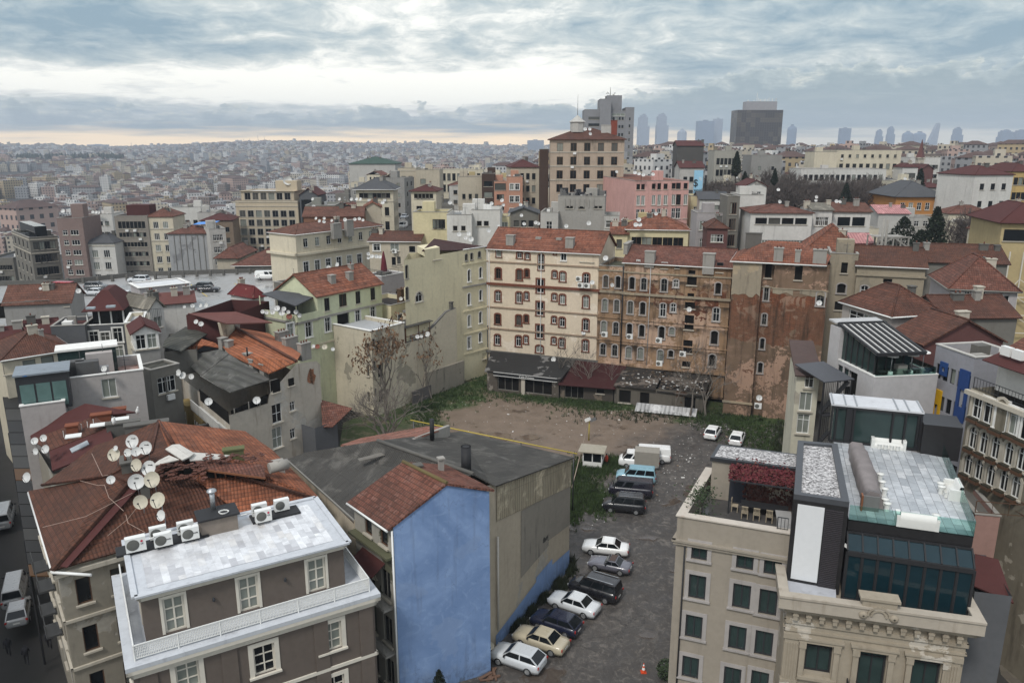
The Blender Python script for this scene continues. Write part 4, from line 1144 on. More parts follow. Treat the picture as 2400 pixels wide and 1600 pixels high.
def white_row():
 L=at_px(Vector((ROW0.x,ROW0.y,12)),RD,1400);e=dirv(69.4)
 foot=[ROW0,ROW0+RD*L,ROW0+RD*L+e*11,ROW0+e*11]
 b=Bld('cream_apartment_building','six-storey cream apartment block with brown-red window surrounds and red tile roof',foot,0,21.7,CRW)
 z=Z(900,500);k=56.0;kv=53.0
 T=[(1055,368,52,60,'r1'),(1245,385,42,48,'ar'),(1318,395,36,48,'ar'),(1443,447,58,135,'big'),(1571,365,22,24,'r1'),(1650,397,52,70,'r1w'),(1865,400,122,82,'w3')]
 for(x,y,w,h,st)in T:b.wpx(0,[(*z(x,y),w/k,h/kv,st)])
 for dy,row in((0,'bbbrarr'),(202,'aaaraaa'),(412,'bbbraaa'),(602,'aaaoaaa')):
  cols=[(1050,553,50,92),(1243,565,50,92),(1312,552,36,68),(1436,668,66,118),(1568,562,38,58),(1642,582,48,80),(1858,607,50,100)]
  for i,(x,y,w,h)in enumerate(cols):
   c=row[i];st={'a':'ar','b':'arb','r':'rr','o':'ar'}[c]
   if i in(4,5,6):st='ar'
   if c=='o':y-=30;h=62
   b.wpx(0,[(*z(x-dy*.012,y+dy+(6 if dy else 0)),w/k,h/kv,st)])
 b.pitched(3.0,T_RD if False else T_OR2,hip=0.0,over=.35,axis='x',gut=WHITEM)
 for yb,m in((440,RUSTSUR),(645,RUSTSUR),(855,RUSTSUR),(1050,RUSTSUR)):
  u,zz=b.px(0,*z(965,yb));b.band((0,),zz-.15,.24 if yb!=645 else .4,.14 if yb!=645 else .3,m if yb in(645,)else plaster('stained_band',(.30,.22,.16),amt=.7))
 u,zz=b.px(0,*z(965,1255));b.band((0,),zz-.3,.35,.35,DCONC,'ledge')
 b.walls()
 b.downpipe(0,L*.495);b.downpipe(0,.25)
 A,B_,c,D=b.rf;r0,r1=b.rid
 for t,s in((.2,.28),(.72,.28)):
  p=A+(B_-A)*t;q=r0+(r1-r0)*t;b.chimney(p+(q-p)*s,1.3,1.1,1.3,CONC,radians(-20.6),0)
 m=MB()
 for t in(.42,.60):
  p=A+(B_-A)*t+(r0-A)*.55;m.box(p+Vector((0,0,-.1)),.9,.6,.35,radians(-20.6))
 sub(m.build('roof_hatch',CONC,b.root),b.roofo)
 return b
T_OR2=tiles('tile_bright',[(0.135,0.047,0.028),(0.235,0.082,0.046),(0.31,0.112,0.064),(0.25,0.118,0.084)],moss=0.5,pv=.55)
style('r1w',WHITEM,PANE,2,1,WHITE,.08)
CR=white_row()
def decay_mat(key,paint_,brick,plas,z_lo,z_hi,amt,soot=0):
 """flaking plaster over brick"""
 m,t,b=newmat(key);p=t.pos();x,y,zc=t.sep(p)[:3]
 br=t.new('ShaderNodeTexBrick');t.put(br.inputs['Vector'],t.uv());br.inputs['Scale'].default_value=1
 br.inputs['Brick Width'].default_value=.5;br.inputs['Row Height'].default_value=.17;br.inputs['Mortar Size'].default_value=.02
 t.put(br.inputs['Color1'],mul(brick,.8));t.put(br.inputs['Color2'],mul(brick,1.25));t.put(br.inputs['Mortar'],mul(brick,.45))
 n1=t.noise(p,.22,7,.62,.3);n2=t.noise(p,1.1,6,.65);n3=t.noise(p,.12,3)
 bc=t.mix(t.mr(n2,.4,.7,0,.6),br.outputs['Color'],mul(brick,.5));n5=t.noise(p,.5,7,.7,.8);bc=t.mix(t.mr(n5,.54,.57,0,.8),bc,mul(plas,1.15));bc=t.mix(t.mr(t.noise(p,.09,3),.45,.6,0,.5),bc,mul(paint_,.8))
 band=t.m('MULTIPLY',t.mr(zc,z_lo-1.5,z_lo+1.5),t.mr(zc,z_hi-.8,z_hi+.8,1.0,0.0))
 f=t.mr(t.m('ADD',t.m('ADD',n1,t.m('MULTIPLY',n2,.25)),t.m('MULTIPLY',band,amt)),.80,.815)
 pc=t.mix(t.mr(n3,.4,.6),mul(paint_,.85),mul(paint_,1.12))
 pc=t.mix(t.mr(n2,.45,.7,0,.6),pc,plas)
 f2=t.mr(t.m('ADD',n1,t.m('MULTIPLY',t.noise(p,2.2,5,.7),.5)),.78,.80)
 pc=t.mix(f2,pc,mul(plas,1.3))
 st=t.noise(t.comb(t.m('MULTIPLY',x,1.3),t.m('MULTIPLY',y,1.3),t.m('MULTIPLY',zc,.12)),1,5,.65)
 c=t.mix(f,pc,bc);c=t.mix(t.mr(st,.47,.74,0,.85),c,(.04,.03,.022))
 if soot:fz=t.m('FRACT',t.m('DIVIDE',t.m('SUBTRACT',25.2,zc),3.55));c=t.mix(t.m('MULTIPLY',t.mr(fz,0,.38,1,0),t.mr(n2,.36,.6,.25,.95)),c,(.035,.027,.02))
 setp(t,b,c,.92,0,.15,t.bump(t.m('SUBTRACT',t.m('MULTIPLY',n2,.6),t.m('ADD',f,f2)),.5,.1))
 MATS[key]=m;return m
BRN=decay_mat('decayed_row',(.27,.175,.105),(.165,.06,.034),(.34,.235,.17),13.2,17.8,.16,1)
BRK=decay_mat('brick_tower',(.165,.112,.076),(.22,.083,.045),(.27,.175,.125),11.0,18.3,.33)
OCH=plaster('top_plaster',(.30,.255,.19),dirt=(.07,.055,.04),amt=.7,patch=(.36,.29,.20),pamt=.3)
def brown_row():
 z=Z(1400,500);kk=55.0;kv=52.5
 W1=CR.foot[1];p0=Vector((W1[0],W1[1],0))+RD*.02;e=dirv(69.4)
 La=at_px(Vector((p0.x,p0.y,12)),RD,1459);Lb=at_px(Vector((p0.x,p0.y,12)),RD,1706)
 f1=[p0,p0+RD*La,p0+RD*La+e*10,p0+e*10];p1=p0+RD*(La+.02);f2=[p1,p0+RD*Lb,p0+RD*Lb+e*10,p1+e*10]
 a=Bld('narrow_brown_house','narrow crumbling brown house with flat weedy roof beside the cream apartment block',f1,0,19.9,BRN)
 b=Bld('decayed_apartment_building','long decayed apartment block with flaking plaster, bare brick and red tile roof',f2,0,20.6,BRN)
 T1=[(78,625,42,100,'abr'),(190,632,42,100,'ah'),(70,843,44,105,'agl'),(178,850,44,105,'ag'),(60,1045,46,105,'agl'),(170,1055,46,105,'ag'),(52,1248,46,100,'ag'),(160,1258,46,100,'ag')]
 T2=[(375,444,34,32,'w'),(617,478,54,50,'w'),(735,491,34,24,'hole'),(868,543,58,34,'oval'),(1125,497,52,76,'d1'),(318,642,46,105,'ah'),(427,650,46,100,'ag'),(614,660,50,105,'ag'),(722,645,42,64,'agw'),(868,622,80,68,'hole'),(1110,690,46,92,'ah'),(858,752,56,32,'oval'),(303,864,46,108,'ag'),(417,874,46,108,'ah'),(602,888,48,112,'agw'),(697,868,42,72,'agw'),(850,846,84,54,'hole'),(1092,930,54,112,'agw'),(295,1068,46,105,'ah'),(408,1080,46,105,'ah'),(590,1096,50,108,'ah'),(685,1082,42,64,'agl'),(843,1002,78,120,'hole'),(1075,1142,58,114,'ah'),(288,1277,46,100,'agl'),(397,1285,46,100,'agl'),(578,1307,46,100,'ag'),(675,1290,42,62,'ah'),(830,1225,78,110,'hole'),(1055,1352,56,104,'ah'),(815,1385,70,50,'hole')]
 for o,T in((a,T1),(b,T2)):
  for x,y,w,h,st in T:o.wpx(0,[(*z(x,y),w/kk,h/kv,st)])
 for o in(a,b):
  for yb,hh,out in((525,.22,.14),(725,.34,.26),(958,.2,.12),(1165,.2,.12),(1385,.35,.3)):
   u,zz=o.px(0,*z(150 if o is a else 400,yb+(0 if o is a else 22)));o.band((0,),zz-.1,hh,out,OCH if yb<800 else BRN)
 a.flat(plaster('weedy_roof',(.08,.08,.055),amt=.6),.6,CONC);a.walls()
 m=MB();L=b.edge(0)[2]
 b.pitched(2.2,T_RD,hip=0.0,over=.35,axis='x',gut=WHITEM);b.walls()
 m.poly([b.pt(0,0.02,17.95,.03),b.pt(0,L-.02,17.95,.03),b.pt(0,L-.02,18.15,.03),b.pt(0,.02,18.15,.03)])
 A,B_,c,D=b.rf;r0,r1=b.rid
 b.chimney(b.pt(0,L*.24,20.8,-.4),1.5,1.2,1.6,CONC,radians(-20.6),0);b.chimney(b.pt(0,L*.79,20.3,-.2),1.7,1.2,2.2,CONC,radians(-20.6),0)
 b.chimney(r0+(A-r0)*.2,.6,4.2,.8,CONC,radians(-20.6),0)
 u,_=b.px(0,*z(475,900));b.downpipe(0,u,plain('zinc_pipe',(.4,.4,.4)),3.5,20.6)
 m=MB();m.tube(a.pt(0,La-.1,4,.12),a.pt(0,La-.1,20,.12),.1,.1,6);m.build('downpipe',BLACKM,a.root)
 A0=P(1719,606,Y=107);d=RD;w=at_px(A0,d,1788);Lm=at_px(A0,d,1947);e=dirv(69.4);A0=Vector((A0.x,A0.y,0))
 f=[A0,A0+d*w,A0+d*w+e*1.0,A0+d*(w+1.6)+e*1.0,A0+d*(w+1.6)+e*.35,A0+d*Lm+e*.35,A0+d*Lm+e*10,A0+e*10]
 t=Bld('brick_patched_building','tall windowless-sided tenement with large patches of bare red brick',f,-.5,22.6,BRK)
 z7=z
 t.wpx(2,[(*z7(1605,530),.95,2.3,'hole')])if False else None
 for x,y,w_,h_,st in((1598,740,.62,2.0,'ag'),(1572,975,.62,1.6,'ag'),(1550,1200,.6,1.6,'ah'),(1530,1422,.65,1.6,'ah')):t.win(2,.78,t.px(2,*z7(x,y))[1],w_,h_,st)
 for x,y,w_,h_,st in((1850,540,1.0,2.2,'hole'),(2050,785,1.0,2.0,'ag')):t.wpx(4,[(*z7(x,y),w_,h_,st)])
 t.win(2,.8,t.px(2,*z7(1608,520))[1],.9,2.3,'hole')
 t.walls()
 m=MB()
 Lp,Lq=t.edge(0)[2],t.edge(4)[2]
 for i,u0,u1 in((0,.02,Lp-.02),(2,.02,1.55),(4,.02,Lq-.02)):
  uu=[u0+(u1-u0)*k/8 for k in range(9)];rr=random.Random(i+3);zz=[17.9+rr.uniform(-.35,.35)+(.5 if i==4 else 0)for _ in uu]
  if i==0:
   for k in range(8):m.poly([t.pt(i,uu[k],zz[k],.035),t.pt(i,uu[k+1],zz[k+1],.035),t.pt(i,uu[k+1],22.4,.035),t.pt(i,uu[k],22.4,.035)])
  elif i==4:
   for k in(0,1,2,4,5,6,7):m.poly([t.pt(i,uu[k],zz[k],.035),t.pt(i,uu[k+1],zz[k+1],.035),t.pt(i,uu[k+1],18.9,.035),t.pt(i,uu[k],18.9,.035)])
 m.build('plaster_coat',OCH,t.root)
 t.band((2,4),18.9,.16,.1,OCH);t.band((0,),1.8,.3,.15,OCH)
 g=[A0+Vector((0,0,22.6)),A0+d*(Lm-.8)+e*.2+Vector((0,0,22.6)),A0+d*Lm+e*10+Vector((0,0,22.6)),A0+e*10+Vector((0,0,22.6))]
 mB=MB();o=.35
 q=[g[0]-d*o-e*o,g[1]+d*o-e*o,g[2]+d*o+e*o,g[3]-d*o+e*o];r0,r1=(q[0]+q[3])/2+d*4.6+Vector((0,0,2.4)),(q[1]+q[2])/2-d*4.4+Vector((0,0,2.4))
 mB.slab([q[0],q[1],r1,r0]);mB.slab([q[2],q[3],r0,r1]);mB.slab([q[3],q[0],r0]);mB.slab([q[1],q[2],r1]);t.roofo=mB.build('roof',T_OR2,t.root)
 mB=MB();mB.tube(q[0]-Vector((0,0,.12)),q[1]-Vector((0,0,.12)),.1,.1,6);mB.tube(q[0]-Vector((0,0,.12)),q[3]-Vector((0,0,.12)),.1,.1,6);sub(mB.build('gutter',WHITEM,t.root),t.roofo)
 for u,h_,sx in((5.9,1.5,1.2),(8.4,1.3,.7),(11.2,1.5,1.7)):t.chimney(A0+d*u+e*.6+Vector((0,0,23)),sx,1.0,h_,CONC,radians(-20.6),2)
 t.chimney(r0+Vector((-1.5,2,-.6)),2.2,.9,1.4,DCONC,radians(-20.6),0)
 return a,b,t
BRA,BRB,TOW=brown_row()
YEL=plaster('yellow_wall',(.66,.595,.41),dirt=(.19,.16,.11),amt=.4,var=.08)
CRE=plaster('cream_back',(.54,.485,.375),dirt=(.13,.115,.09),amt=.5,var=.1,patch=(.30,.275,.215),pamt=.15)
def yellow():
 Cn=P(1084,583,Y=123);dl=dirv(234);dr=dirv(48)
 Ll=at_px(Cn,dl,946);Lr=at_px(Cn,dr,1140)
 foot=[Cn+dl*Ll,Cn,Cn+dr*Lr,Cn+dl*Ll+dirv(92)*8]
 b=Bld('yellow_corner_tenement','tall pale yellow corner tenement standing in the inner corner of the plot',foot,0,21.9,YEL)
 z=Z(900,500)
 for x,y,w,h,st in((755,405,.6,1.1,'an'),(805,395,.6,1.1,'an'),(876,378,.6,1.0,'an'),(782,572,.7,2.0,'aw'),(888,545,.7,1.8,'aw'),(782,788,.7,2.0,'aw'),(888,752,.7,1.8,'aw'),(782,988,.7,2.0,'aw'),(886,955,.7,2.0,'aw'),(782,1188,.7,2.0,'wsw'),(884,1138,.7,1.7,'aw'),(920,1310,1.0,1.0,'hole')):
  b.wpx(1,[(*z(x,y),w*.95,h,st)])
 for x,y,w,h,st in((485,382,1.7,1.4,'b'),(208,538,.55,2.0,'an'),(212,738,.55,2.0,'an'),(322,768,1.5,1.5,'as')):b.wpx(0,[(*z(x,y),w,h,st)])
 for yb in(470,680,905,1115,1300):
  u,zz=b.px(1,*z(730,yb));b.band((1,),zz-.1,.25,.2 if yb==680 else .12,CONC if yb==680 else YEL)
 b.walls()
 r=MB();up=Vector((0,0,.15))
 q=[Vector((p.x,p.y,22.0))for p in(foot[0]+dirv(54)*4,foot[1],foot[2],foot[3]+dirv(54)*6)]
 r.slab([q[0]+Vector((0,0,.9)),q[1],q[2],q[3]+Vector((0,0,1.6))],.15);b.roofo=r.build('roof',plaster('dark_maroon',(.055,.028,.027),amt=.3),b.root)
 m=MB();a,c=Vector(foot[0]),Vector(foot[1]);f=(c-a).normalized()
 m.prism([(p.x,p.y)for p in(a+f*4.6,a+f*8.0,a+f*8.0+dirv(110)*5,a+f*4.6+dirv(110)*5)],21.9,23.0);m.build('stair_head',YEL,b.root)
 m=MB();p0=b.pt(1,.05,22.05,.1);m.tube(p0,b.pt(1,b.edge(1)[2],22.05,.1),.1,.1,6);sub(m.build('gutter',WHITEM,b.root),b.roofo)
 d=dirv(54)
 foot,zt,L,dp=rect_px(869,776,947,105.5,54,xBL=757)
 c1=Bld('cream_back_building','windowless-looking cream rear building with white-edged flat roof behind the bare trees',foot,0,zt,CRE)
 zb=Z(800,600)
 for x,y,w,h in((345,830,.9,1.7),(362,1052,1.1,2.0),(368,1285,1.0,2.0)):c1.wpx(0,[(*zb(x,y),w,h,'hole')])
 for x,y,w,h in((282,800,.7,1.2),(245,850,.6,1.6),(290,1010,.6,1.4),(245,1055,.6,1.6),(295,1250,.6,1.2),(250,1295,.6,1.6)):c1.wpx(3,[(*zb(x,y),w*.8,h,'hole')])
 c1.flat(plaster('wet_roof',(.38,.39,.40),amt=.3),.5,WHITE,.35,over=.12);c1.walls()
 A2=Vector(foot[1]);A2=A2+d*.02
 L2=at_px(Vector((A2.x,A2.y,8)),d,1071);e=dirv(144)
 f2=[Vector((A2.x,A2.y,0)),Vector((A2.x,A2.y,0))+d*L2,Vector((A2.x,A2.y,0))+d*L2+e*8,Vector((A2.x,A2.y,0))+e*8]
 c2=Bld('cream_wall_with_terrace','stained cream tenement back wall with a roofed junk-filled terrace cut into its top',f2,0,9.6,CRE)
 c2.walls()
 m=MB();s0=L2*.48
 def pp(u,zc,o=0.0):return c2.pt(0,u,zc,o)
 m.poly([pp(s0,9.6),pp(L2,9.6),pp(L2,13.0),pp(L2*.80,12.7),pp(L2*.58,11.2),pp(s0,10.6)])
 m.poly([pp(L2,9.6),pp(L2,9.6,-6),pp(L2,13.0,-6),pp(L2,13.0)]);m.poly([pp(s0,9.6,-6),pp(s0,9.6),pp(s0,10.6),pp(s0,12.5,-6)])
 m.build('upper_wall',CRE,c2.root)
 m=MB();m.slab([pp(L2,13.0,-.1),pp(L2,13.2,-6),pp(s0,12.9,-6),pp(s0,10.7,-.1),pp(L2*.58,11.25,-.1),pp(L2*.8,12.75,-.1)][::1],.12);c2.roofo=m.build('roof',MEMB,c2.root)
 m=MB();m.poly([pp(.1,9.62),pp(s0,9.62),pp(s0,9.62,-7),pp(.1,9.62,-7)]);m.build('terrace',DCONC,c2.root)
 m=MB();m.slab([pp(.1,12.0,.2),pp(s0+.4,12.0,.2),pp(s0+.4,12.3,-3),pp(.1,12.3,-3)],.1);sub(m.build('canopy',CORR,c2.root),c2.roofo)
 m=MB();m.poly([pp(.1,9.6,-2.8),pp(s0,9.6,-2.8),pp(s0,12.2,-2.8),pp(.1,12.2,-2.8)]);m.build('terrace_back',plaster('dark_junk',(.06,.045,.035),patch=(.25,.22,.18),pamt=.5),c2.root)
 m=MB()
 for u in(.3,s0*.55,s0-.1):m.bar(pp(u,9.6,-.1),pp(u,12.0,-.1),.12)
 m.bar(pp(.2,10.5,-.05),pp(s0,10.5,-.05),.08);m.build('post',plain('rusty_post',(.14,.06,.03)),c2.root)
 m=MB();rr=random.Random(3)
 for k in range(16):m.box(pp(rr.uniform(.5,s0-.4),9.62,-rr.uniform(.4,2.2)),rr.uniform(.3,.8),rr.uniform(.3,.6),rr.uniform(.3,1.1),rr.uniform(0,3))
 m.build('junk',[plaster('junk_mix',(.22,.2,.18),patch=(.5,.48,.45),pamt=.8)],c2.root)
 c2.chimney(pp(L2*.93,12.8,-.4),.5,.5,1.2,DCONC,radians(54),0)
 m=MB();m.box(pp(L2*.72,.0,.15),9.5,.3,4.0,radians(54));m.build('base_wall',plaster('base_render',(.30,.27,.22),dirt=(.04,.04,.03),amt=.8,patch=(.10,.09,.07),pamt=.3),c2.root)
 m=MB();g0=pp(.8,.0,.9);m.bar(pp(.2,1.1,.9),pp(4.5,1.1,.9),.12,2.2);m.build('plank_fence',plaster('grey_planks',(.12,.11,.105),amt=.6),c2.root)
 y=B('small yellow house with sooty chimney stack in front of the tall yellow tenement',916,716,990,119,54,8,0,YEL,('flat',plaster('soot',(.035,.03,.028),amt=.5)),(),'yellow_house',lite=False,build=False)
 y.wpx(0,[(939,750,1.1,1.9,'wsw'),(970,744,.9,1.0,'w')]);y.walls()
 y.chimney(y.pt(0,4.4,y.z1-.7,-1.2),2.6,.9,2.6,plaster('sooty_brick',(.10,.06,.035),amt=.7),radians(54),3)
 return b,c1,c2
YEB,CRB,CTW=yellow()
def sheds():
 n=Vector((RD.y,-RD.x,0))
 def q(u,o,z):p=ROW0+RD*u+n*o;return Vector((p.x,p.y,z))
 b=Bld('cafe_shed','low dark-roofed cafe shed with white-striped black sign board',[q(3.2,8.5,0),q(15.2,8.5,0),q(15.2,.6,0),q(1.0,.6,0)],0,3.4,plaster('cafe_wall',(.10,.085,.07),amt=.7,patch=(.25,.22,.19),pamt=.3))
 uL=b.px(0,1222,880)[0]
 b.win(0,3.6,1.6,3.6,2.4,'cafe');b.win(0,8.6,1.6,4.6,2.4,'cafe');b.walls()
 r=MB();r.slab([q(2.8,8.6,3.3),q(15.6,8.6,3.3),q(15.6,.3,4.3),q(.6,.3,4.3)],.2);b.roofo=r.build('roof',plaster('tar_roof',(.030,.029,.028),dirt=(.015,.015,.015),amt=.4,patch=(.16,.155,.15),pamt=.25),b.root)
 m=MB();c=b.pt(0,6.6,3.0,.35);m.box((c.x,c.y,2.85),10.6,.3,.62,radians(-20.6));s=m.build('sign_board',BLACKM,b.root)
 m=MB()
 for dz in(.0,.57):c=b.pt(0,6.6,2.85+dz,.52);m.box((c.x,c.y,2.83+dz),10.6,.06,.07,radians(-20.6))
 sub(m.build('white_strip',WHITEM,b.root),s)
 t=text_mesh('Cafe Privato',.5,b.pt(0,6.9,2.96,.56),radians(-20.6),WHITEM,b.root);sub(t,s)
 m=MB();p=b.pt(0,6.2,0,.1);m.box((p.x,p.y,0),.6,.25,2.85,radians(-20.6));m.build('pier',STONE,b.root)
 m=Bld('maroon_shed','low shed with dark maroon awning roof beside the cafe',[q(15.4,8.3,0),q(23.6,7.4,0),q(23.6,.5,0),q(15.4,.5,0)],0,2.6,plaster('shed_wall',(.07,.06,.05),patch=(.16,.13,.1),pamt=.4))
 m.win(0,2.2,1.3,3.0,2.1,'cafe');m.win(0,6.2,1.7,1.2,.7,'hole');m.walls()
 r=MB();r.slab([q(15.2,9.0,2.5),q(24.0,8.2,2.5),q(24.0,.3,4.0),q(15.2,.3,4.2)],.12);m.roofo=r.build('roof',plaster('wine_sheet',(.045,.014,.014),amt=.4),m.root)
 k=Bld('derelict_sheds','row of derelict low sheds with grey walls under the decayed apartment block',[q(23.8,7.6,0),q(37.0,7.2,0),q(37.0,.5,0),q(23.8,.5,0)],0,3.0,plaster('derelict_wall',(.13,.115,.095),dirt=(.03,.025,.02),amt=.85,patch=(.10,.055,.035),pamt=.35))
 for u,w,h in((1.6,1.8,2.0),(4.6,1.4,1.9),(11.3,1.6,1.8)):k.win(0,u,1.3,w,h,'hole')
 k.walls();r=MB();r.slab([q(23.7,7.9,3.0),q(30,7.9,3.0),q(30,.3,3.9),q(23.7,.3,3.9)],.15);r.slab([q(30.2,7.6,2.7),q(37.2,7.6,2.7),q(37.2,.3,3.7),q(30.2,.3,3.7)],.15)
 k.roofo=r.build('roof',plaster('rubbish_roof',(.032,.028,.025),patch=(.12,.10,.085),pamt=.5),k.root)
 m=MB();rr=random.Random(8)
 for i in range(170):
  u=rr.uniform(24.5,36.8);o=rr.uniform(1.5,7.4);p=q(u,o,3.95-o*.13+.05);m.box(p,rr.uniform(.1,.45),rr.uniform(.08,.35),rr.uniform(.04,.18),rr.uniform(0,3),m=0 if rr.random()<.35 else 1)
 sub(tag(m.build('rubbish',[plain('paper_white',(.55,.54,.52)),plain('rubbish_brown',(.10,.075,.055))],k.root),kind='stuff'),k.roofo)
 g=MB()
 p=q(31.0,10.6,0.1);g.slab([q(27.6,10.6,.25),q(36.4,10.0,.25),q(36.4,8.9,1.15),q(27.6,9.2,1.15)],.04)
 o=g.build('corrugated_sheet',corrug('lying_sheet',(.34,.335,.33),(.42,.415,.41),.6,amt=.3,sheet=1.6));o['label']='long pale corrugated sheet leaning on rubbish before the derelict sheds';o['category']='metal sheet'
 return q
def text_mesh(s,size,p,rz,mat,parent,tilt=0.0,ext=.01):
 cu=bpy.data.curves.new('lettering','FONT');cu.body=s;cu.size=size;cu.extrude=ext;cu.align_x='CENTER'
 o=bpy.data.objects.new('lettering',cu);C.objects.link(o);dg=bpy.context.evaluated_depsgraph_get()
 me=bpy.data.meshes.new_from_object(o.evaluated_get(dg));bpy.data.objects.remove(o)
 me.materials.clear();me.materials.append(mat);q=bpy.data.objects.new('lettering',me);C.objects.link(q)
 org=Vector(parent['_o'])if '_o' in parent else Vector((0,0,0))
 q.location=Vector(p)-org;q.rotation_euler=(pi/2-tilt,0,rz);q.parent=parent;return q
style('cafe',GREYF,HOLE,3,1,sill=False,rec=.3)
SHQ=sheds()
def wl(k,c,a=.4,**q):return W(k,c,amt=a,**q)
GRY=wl('grey',(.27,.262,.248));LGR=wl('light_grey',(.45,.435,.405));WHT=wl('whitish',(.58,.565,.53));BGE=wl('beige2',(.47,.415,.325));CRM=wl('cream2',(.57,.515,.40))
TAN=wl('tan',(.315,.27,.20),.65,patch=(.25,.22,.17),pamt=.3);PNK=wl('pink',(.56,.325,.29),.45);YLW=wl('pale_yellow',(.60,.53,.335),.25);ORG=wl('orange',(.46,.215,.07),.3);DGR=wl('dark_grey',(.105,.108,.115),.3)
MAU=wl('mauve',(.225,.165,.15),.2);SAL=wl('salmon',(.50,.27,.19),.3);DRD=wl('dark_red',(.13,.06,.055),.3);GRN=wl('pale_green',(.57,.59,.41),.3);DST=wl('dark_stone',(.175,.165,.145),.6);LIL=wl('lilac_grey',(.36,.335,.335),.3);HBG=wl('hotel_beige',(.50,.42,.305),.2)
BRD=wl('dark_brown',(.07,.045,.035),.3)
fl=lambda m=MEMB,ph=.6,**k:('flat',m,dict(ph=ph,**k))
hp=lambda h=2.5,m=T_BR,**k:('hip',h,m,k)
gb=lambda h=2.5,m=T_BR,**k:('gable',h,m,k)
def g(f,n,r,w,h,st,top=2.0,pitch=3.2,**k):return(f,n,r,w,h,st,dict(top=top,pitch=pitch,**k))
NB={}
def add(key,*a,**k):NB[key]=B(*a,**k);return NB[key]
add('l1','grey rendered house with cluttered white-edged roof terrace',149,888,335,70,28,6.5,-4,wl('l1',(.40,.37,.355),.25),fl(paved('red_terrace',[(.30,.16,.13),(.40,.24,.20),(.42,.33,.30)],.6,.3,(.3,.28,.26),.5),1.0,cop=WHITE),lite=False,build=False)
b=NB['l1'];b.wpx(0,[(256,909,1.3,1.9,'wl')]);b.win(0,5.0,9.6,1.2,1.8,'w');b.walls()
m=MB();
for px,py,s in((175,880,2.0),(208,876,2.0)):p=P(px,py,Y=72.5);m.box((p.x,p.y,15.6),s,1.1,2.1,radians(28))
m.build('terrace_cabinet',plaster('cabinet',(.10,.10,.10),patch=(.5,.5,.5),pamt=.3),b.root)
m=MB();p=P(210,862,Y=76);m.box((p.x,p.y,15.6),5.2,2.2,2.6,radians(28));o=m.build('glass_room',PANEG,b.root)
m=MB();m.box((p.x,p.y,18.2),5.6,2.6,.2,radians(28));sub(m.build('room_roof',WHITE,b.root),o)
rail('railing',b.root,[b.pt(3,.2,b.z1-.2,-.2),b.pt(3,6.2,b.z1-.2,-.2)],1.0,DARKM,.3)
b=add('l1b','lower grey house with dark-framed glass room and white terrace edge',46,953,151,66,28,7,-4,wl('l1',(.40,.37,.355)),fl(DCONC,.8,cop=WHITE),lite=False)
m=MB();p=P(110,935,Y=69);m.box((p.x,p.y,b.z1-.8),4.2,3.4,3.4,radians(28));o=m.build('glass_room',DARKM,b.root)
dv=dirv(28);nv=Vector((dv.y,-dv.x,0));m=MB()
for k in(-1,0,1):m.box(p+dv*(k*1.28)+nv*1.72+Vector((0,0,b.z1-.5-p.z)),1.12,.06,2.3,radians(28))
sub(m.build('glass_panel',gloss('sea_glass',(.10,.17,.16),.1),b.root),o)
m=MB();m.box((p.x,p.y,b.z1+2.62),4.5,3.7,.16,radians(28));sub(m.build('room_roof',plaster('tarp_roof',(.22,.25,.28),patch=(.05,.2,.5),pamt=-.2),b.root),o)
b=add('l2','cream house with dark brown tiled hip roof and three small windows',6,843,168,90,43,9,-4,CRM,hp(2.2,T_BR,gut=WHITEM),lite=False,build=False)
b.wpx(0,[(25,864,1.5,1.3,'w2' if 0 else 'g1'),(69,855,1.4,1.3,'g1'),(112,847,1.4,1.4,'d1')]);b.walls()
add('l2c','low dark maroon tin-roofed house with white window front',2,800,45,97,30,6,-4,DGR,gb(1.3,M_MAR,axis='x'),[g(0,1,1,2.2,1.5,'w3',1.2)],lite=False)
add('l2d','dark house under a long warped maroon tin roof',44,792,135,104,30,6,-4,DGR,gb(1.8,M_MAR,axis='x'),[g(0,2,1,1.6,.8,'w',1.0)],lite=False)
b=add('l3','dark grey townhouse with maroon mansard roof and glazed terrace',197,763,293,106,14,9,-4,DGR,fl(DCONC,.9,cop=WHITE),lite=False,build=False)
b.wpx(0,[(220,791,1.2,1.8,'wsw'),(247,793,1.2,1.8,'wsw'),(276,785,1.2,2.1,'wsw'),(279,824,1.2,1.8,'wsw'),(252,831,1.2,1.8,'wsw')]);b.walls()
f=offset(b.foot,-1.0);m=MB();m.prism(f,b.z1-.9,b.z1+2.0,0);o=m.build('glazed_storey',PANE,b.root)
m=MB();q=offset(b.foot,.1);t=offset(b.foot,-2.2);zt=b.z1+2.0
for i in range(4):j=(i+1)%4;m.slab([(*q[i],zt),(*q[j],zt),(*t[j],zt+2.6),(*t[i],zt+2.6)],.12)
m.slab([(*p,zt+2.6)for p in t],.12);b.roofo=m.build('roof',M_MAR,b.root)
m=MB()
for px,py in((213,724),(260,720)):p=P(px,py,z=zt+1.2);m.box(p,1.1,.7,.25,radians(14))
sub(m.build('skylight',gloss('sky_pane',(.3,.35,.38),.1),b.root),b.roofo)
for k in(0,.33,.66,1):
 m=MB();p0=b.pt(0,.3+k*(b.edge(0)[2]-.6),b.z1-.1,-.9);m.bar(p0,p0+Vector((0,0,2.2)),.16);m.build('post',WHITEM,b.root)
add('l3b','blank dark grey annexe wall left of the mansard townhouse',118,765,198,104,14,6,-4,DGR,fl(M_MAR,.5))
b=add('l4','long house with faded red-brown tile roof and wide dark glazing',8,716,164,122,14,8,-4,GRY,gb(2.6,T_OR if 0 else T_RB2,axis='x'),lite=False,build=False)if 0 else None
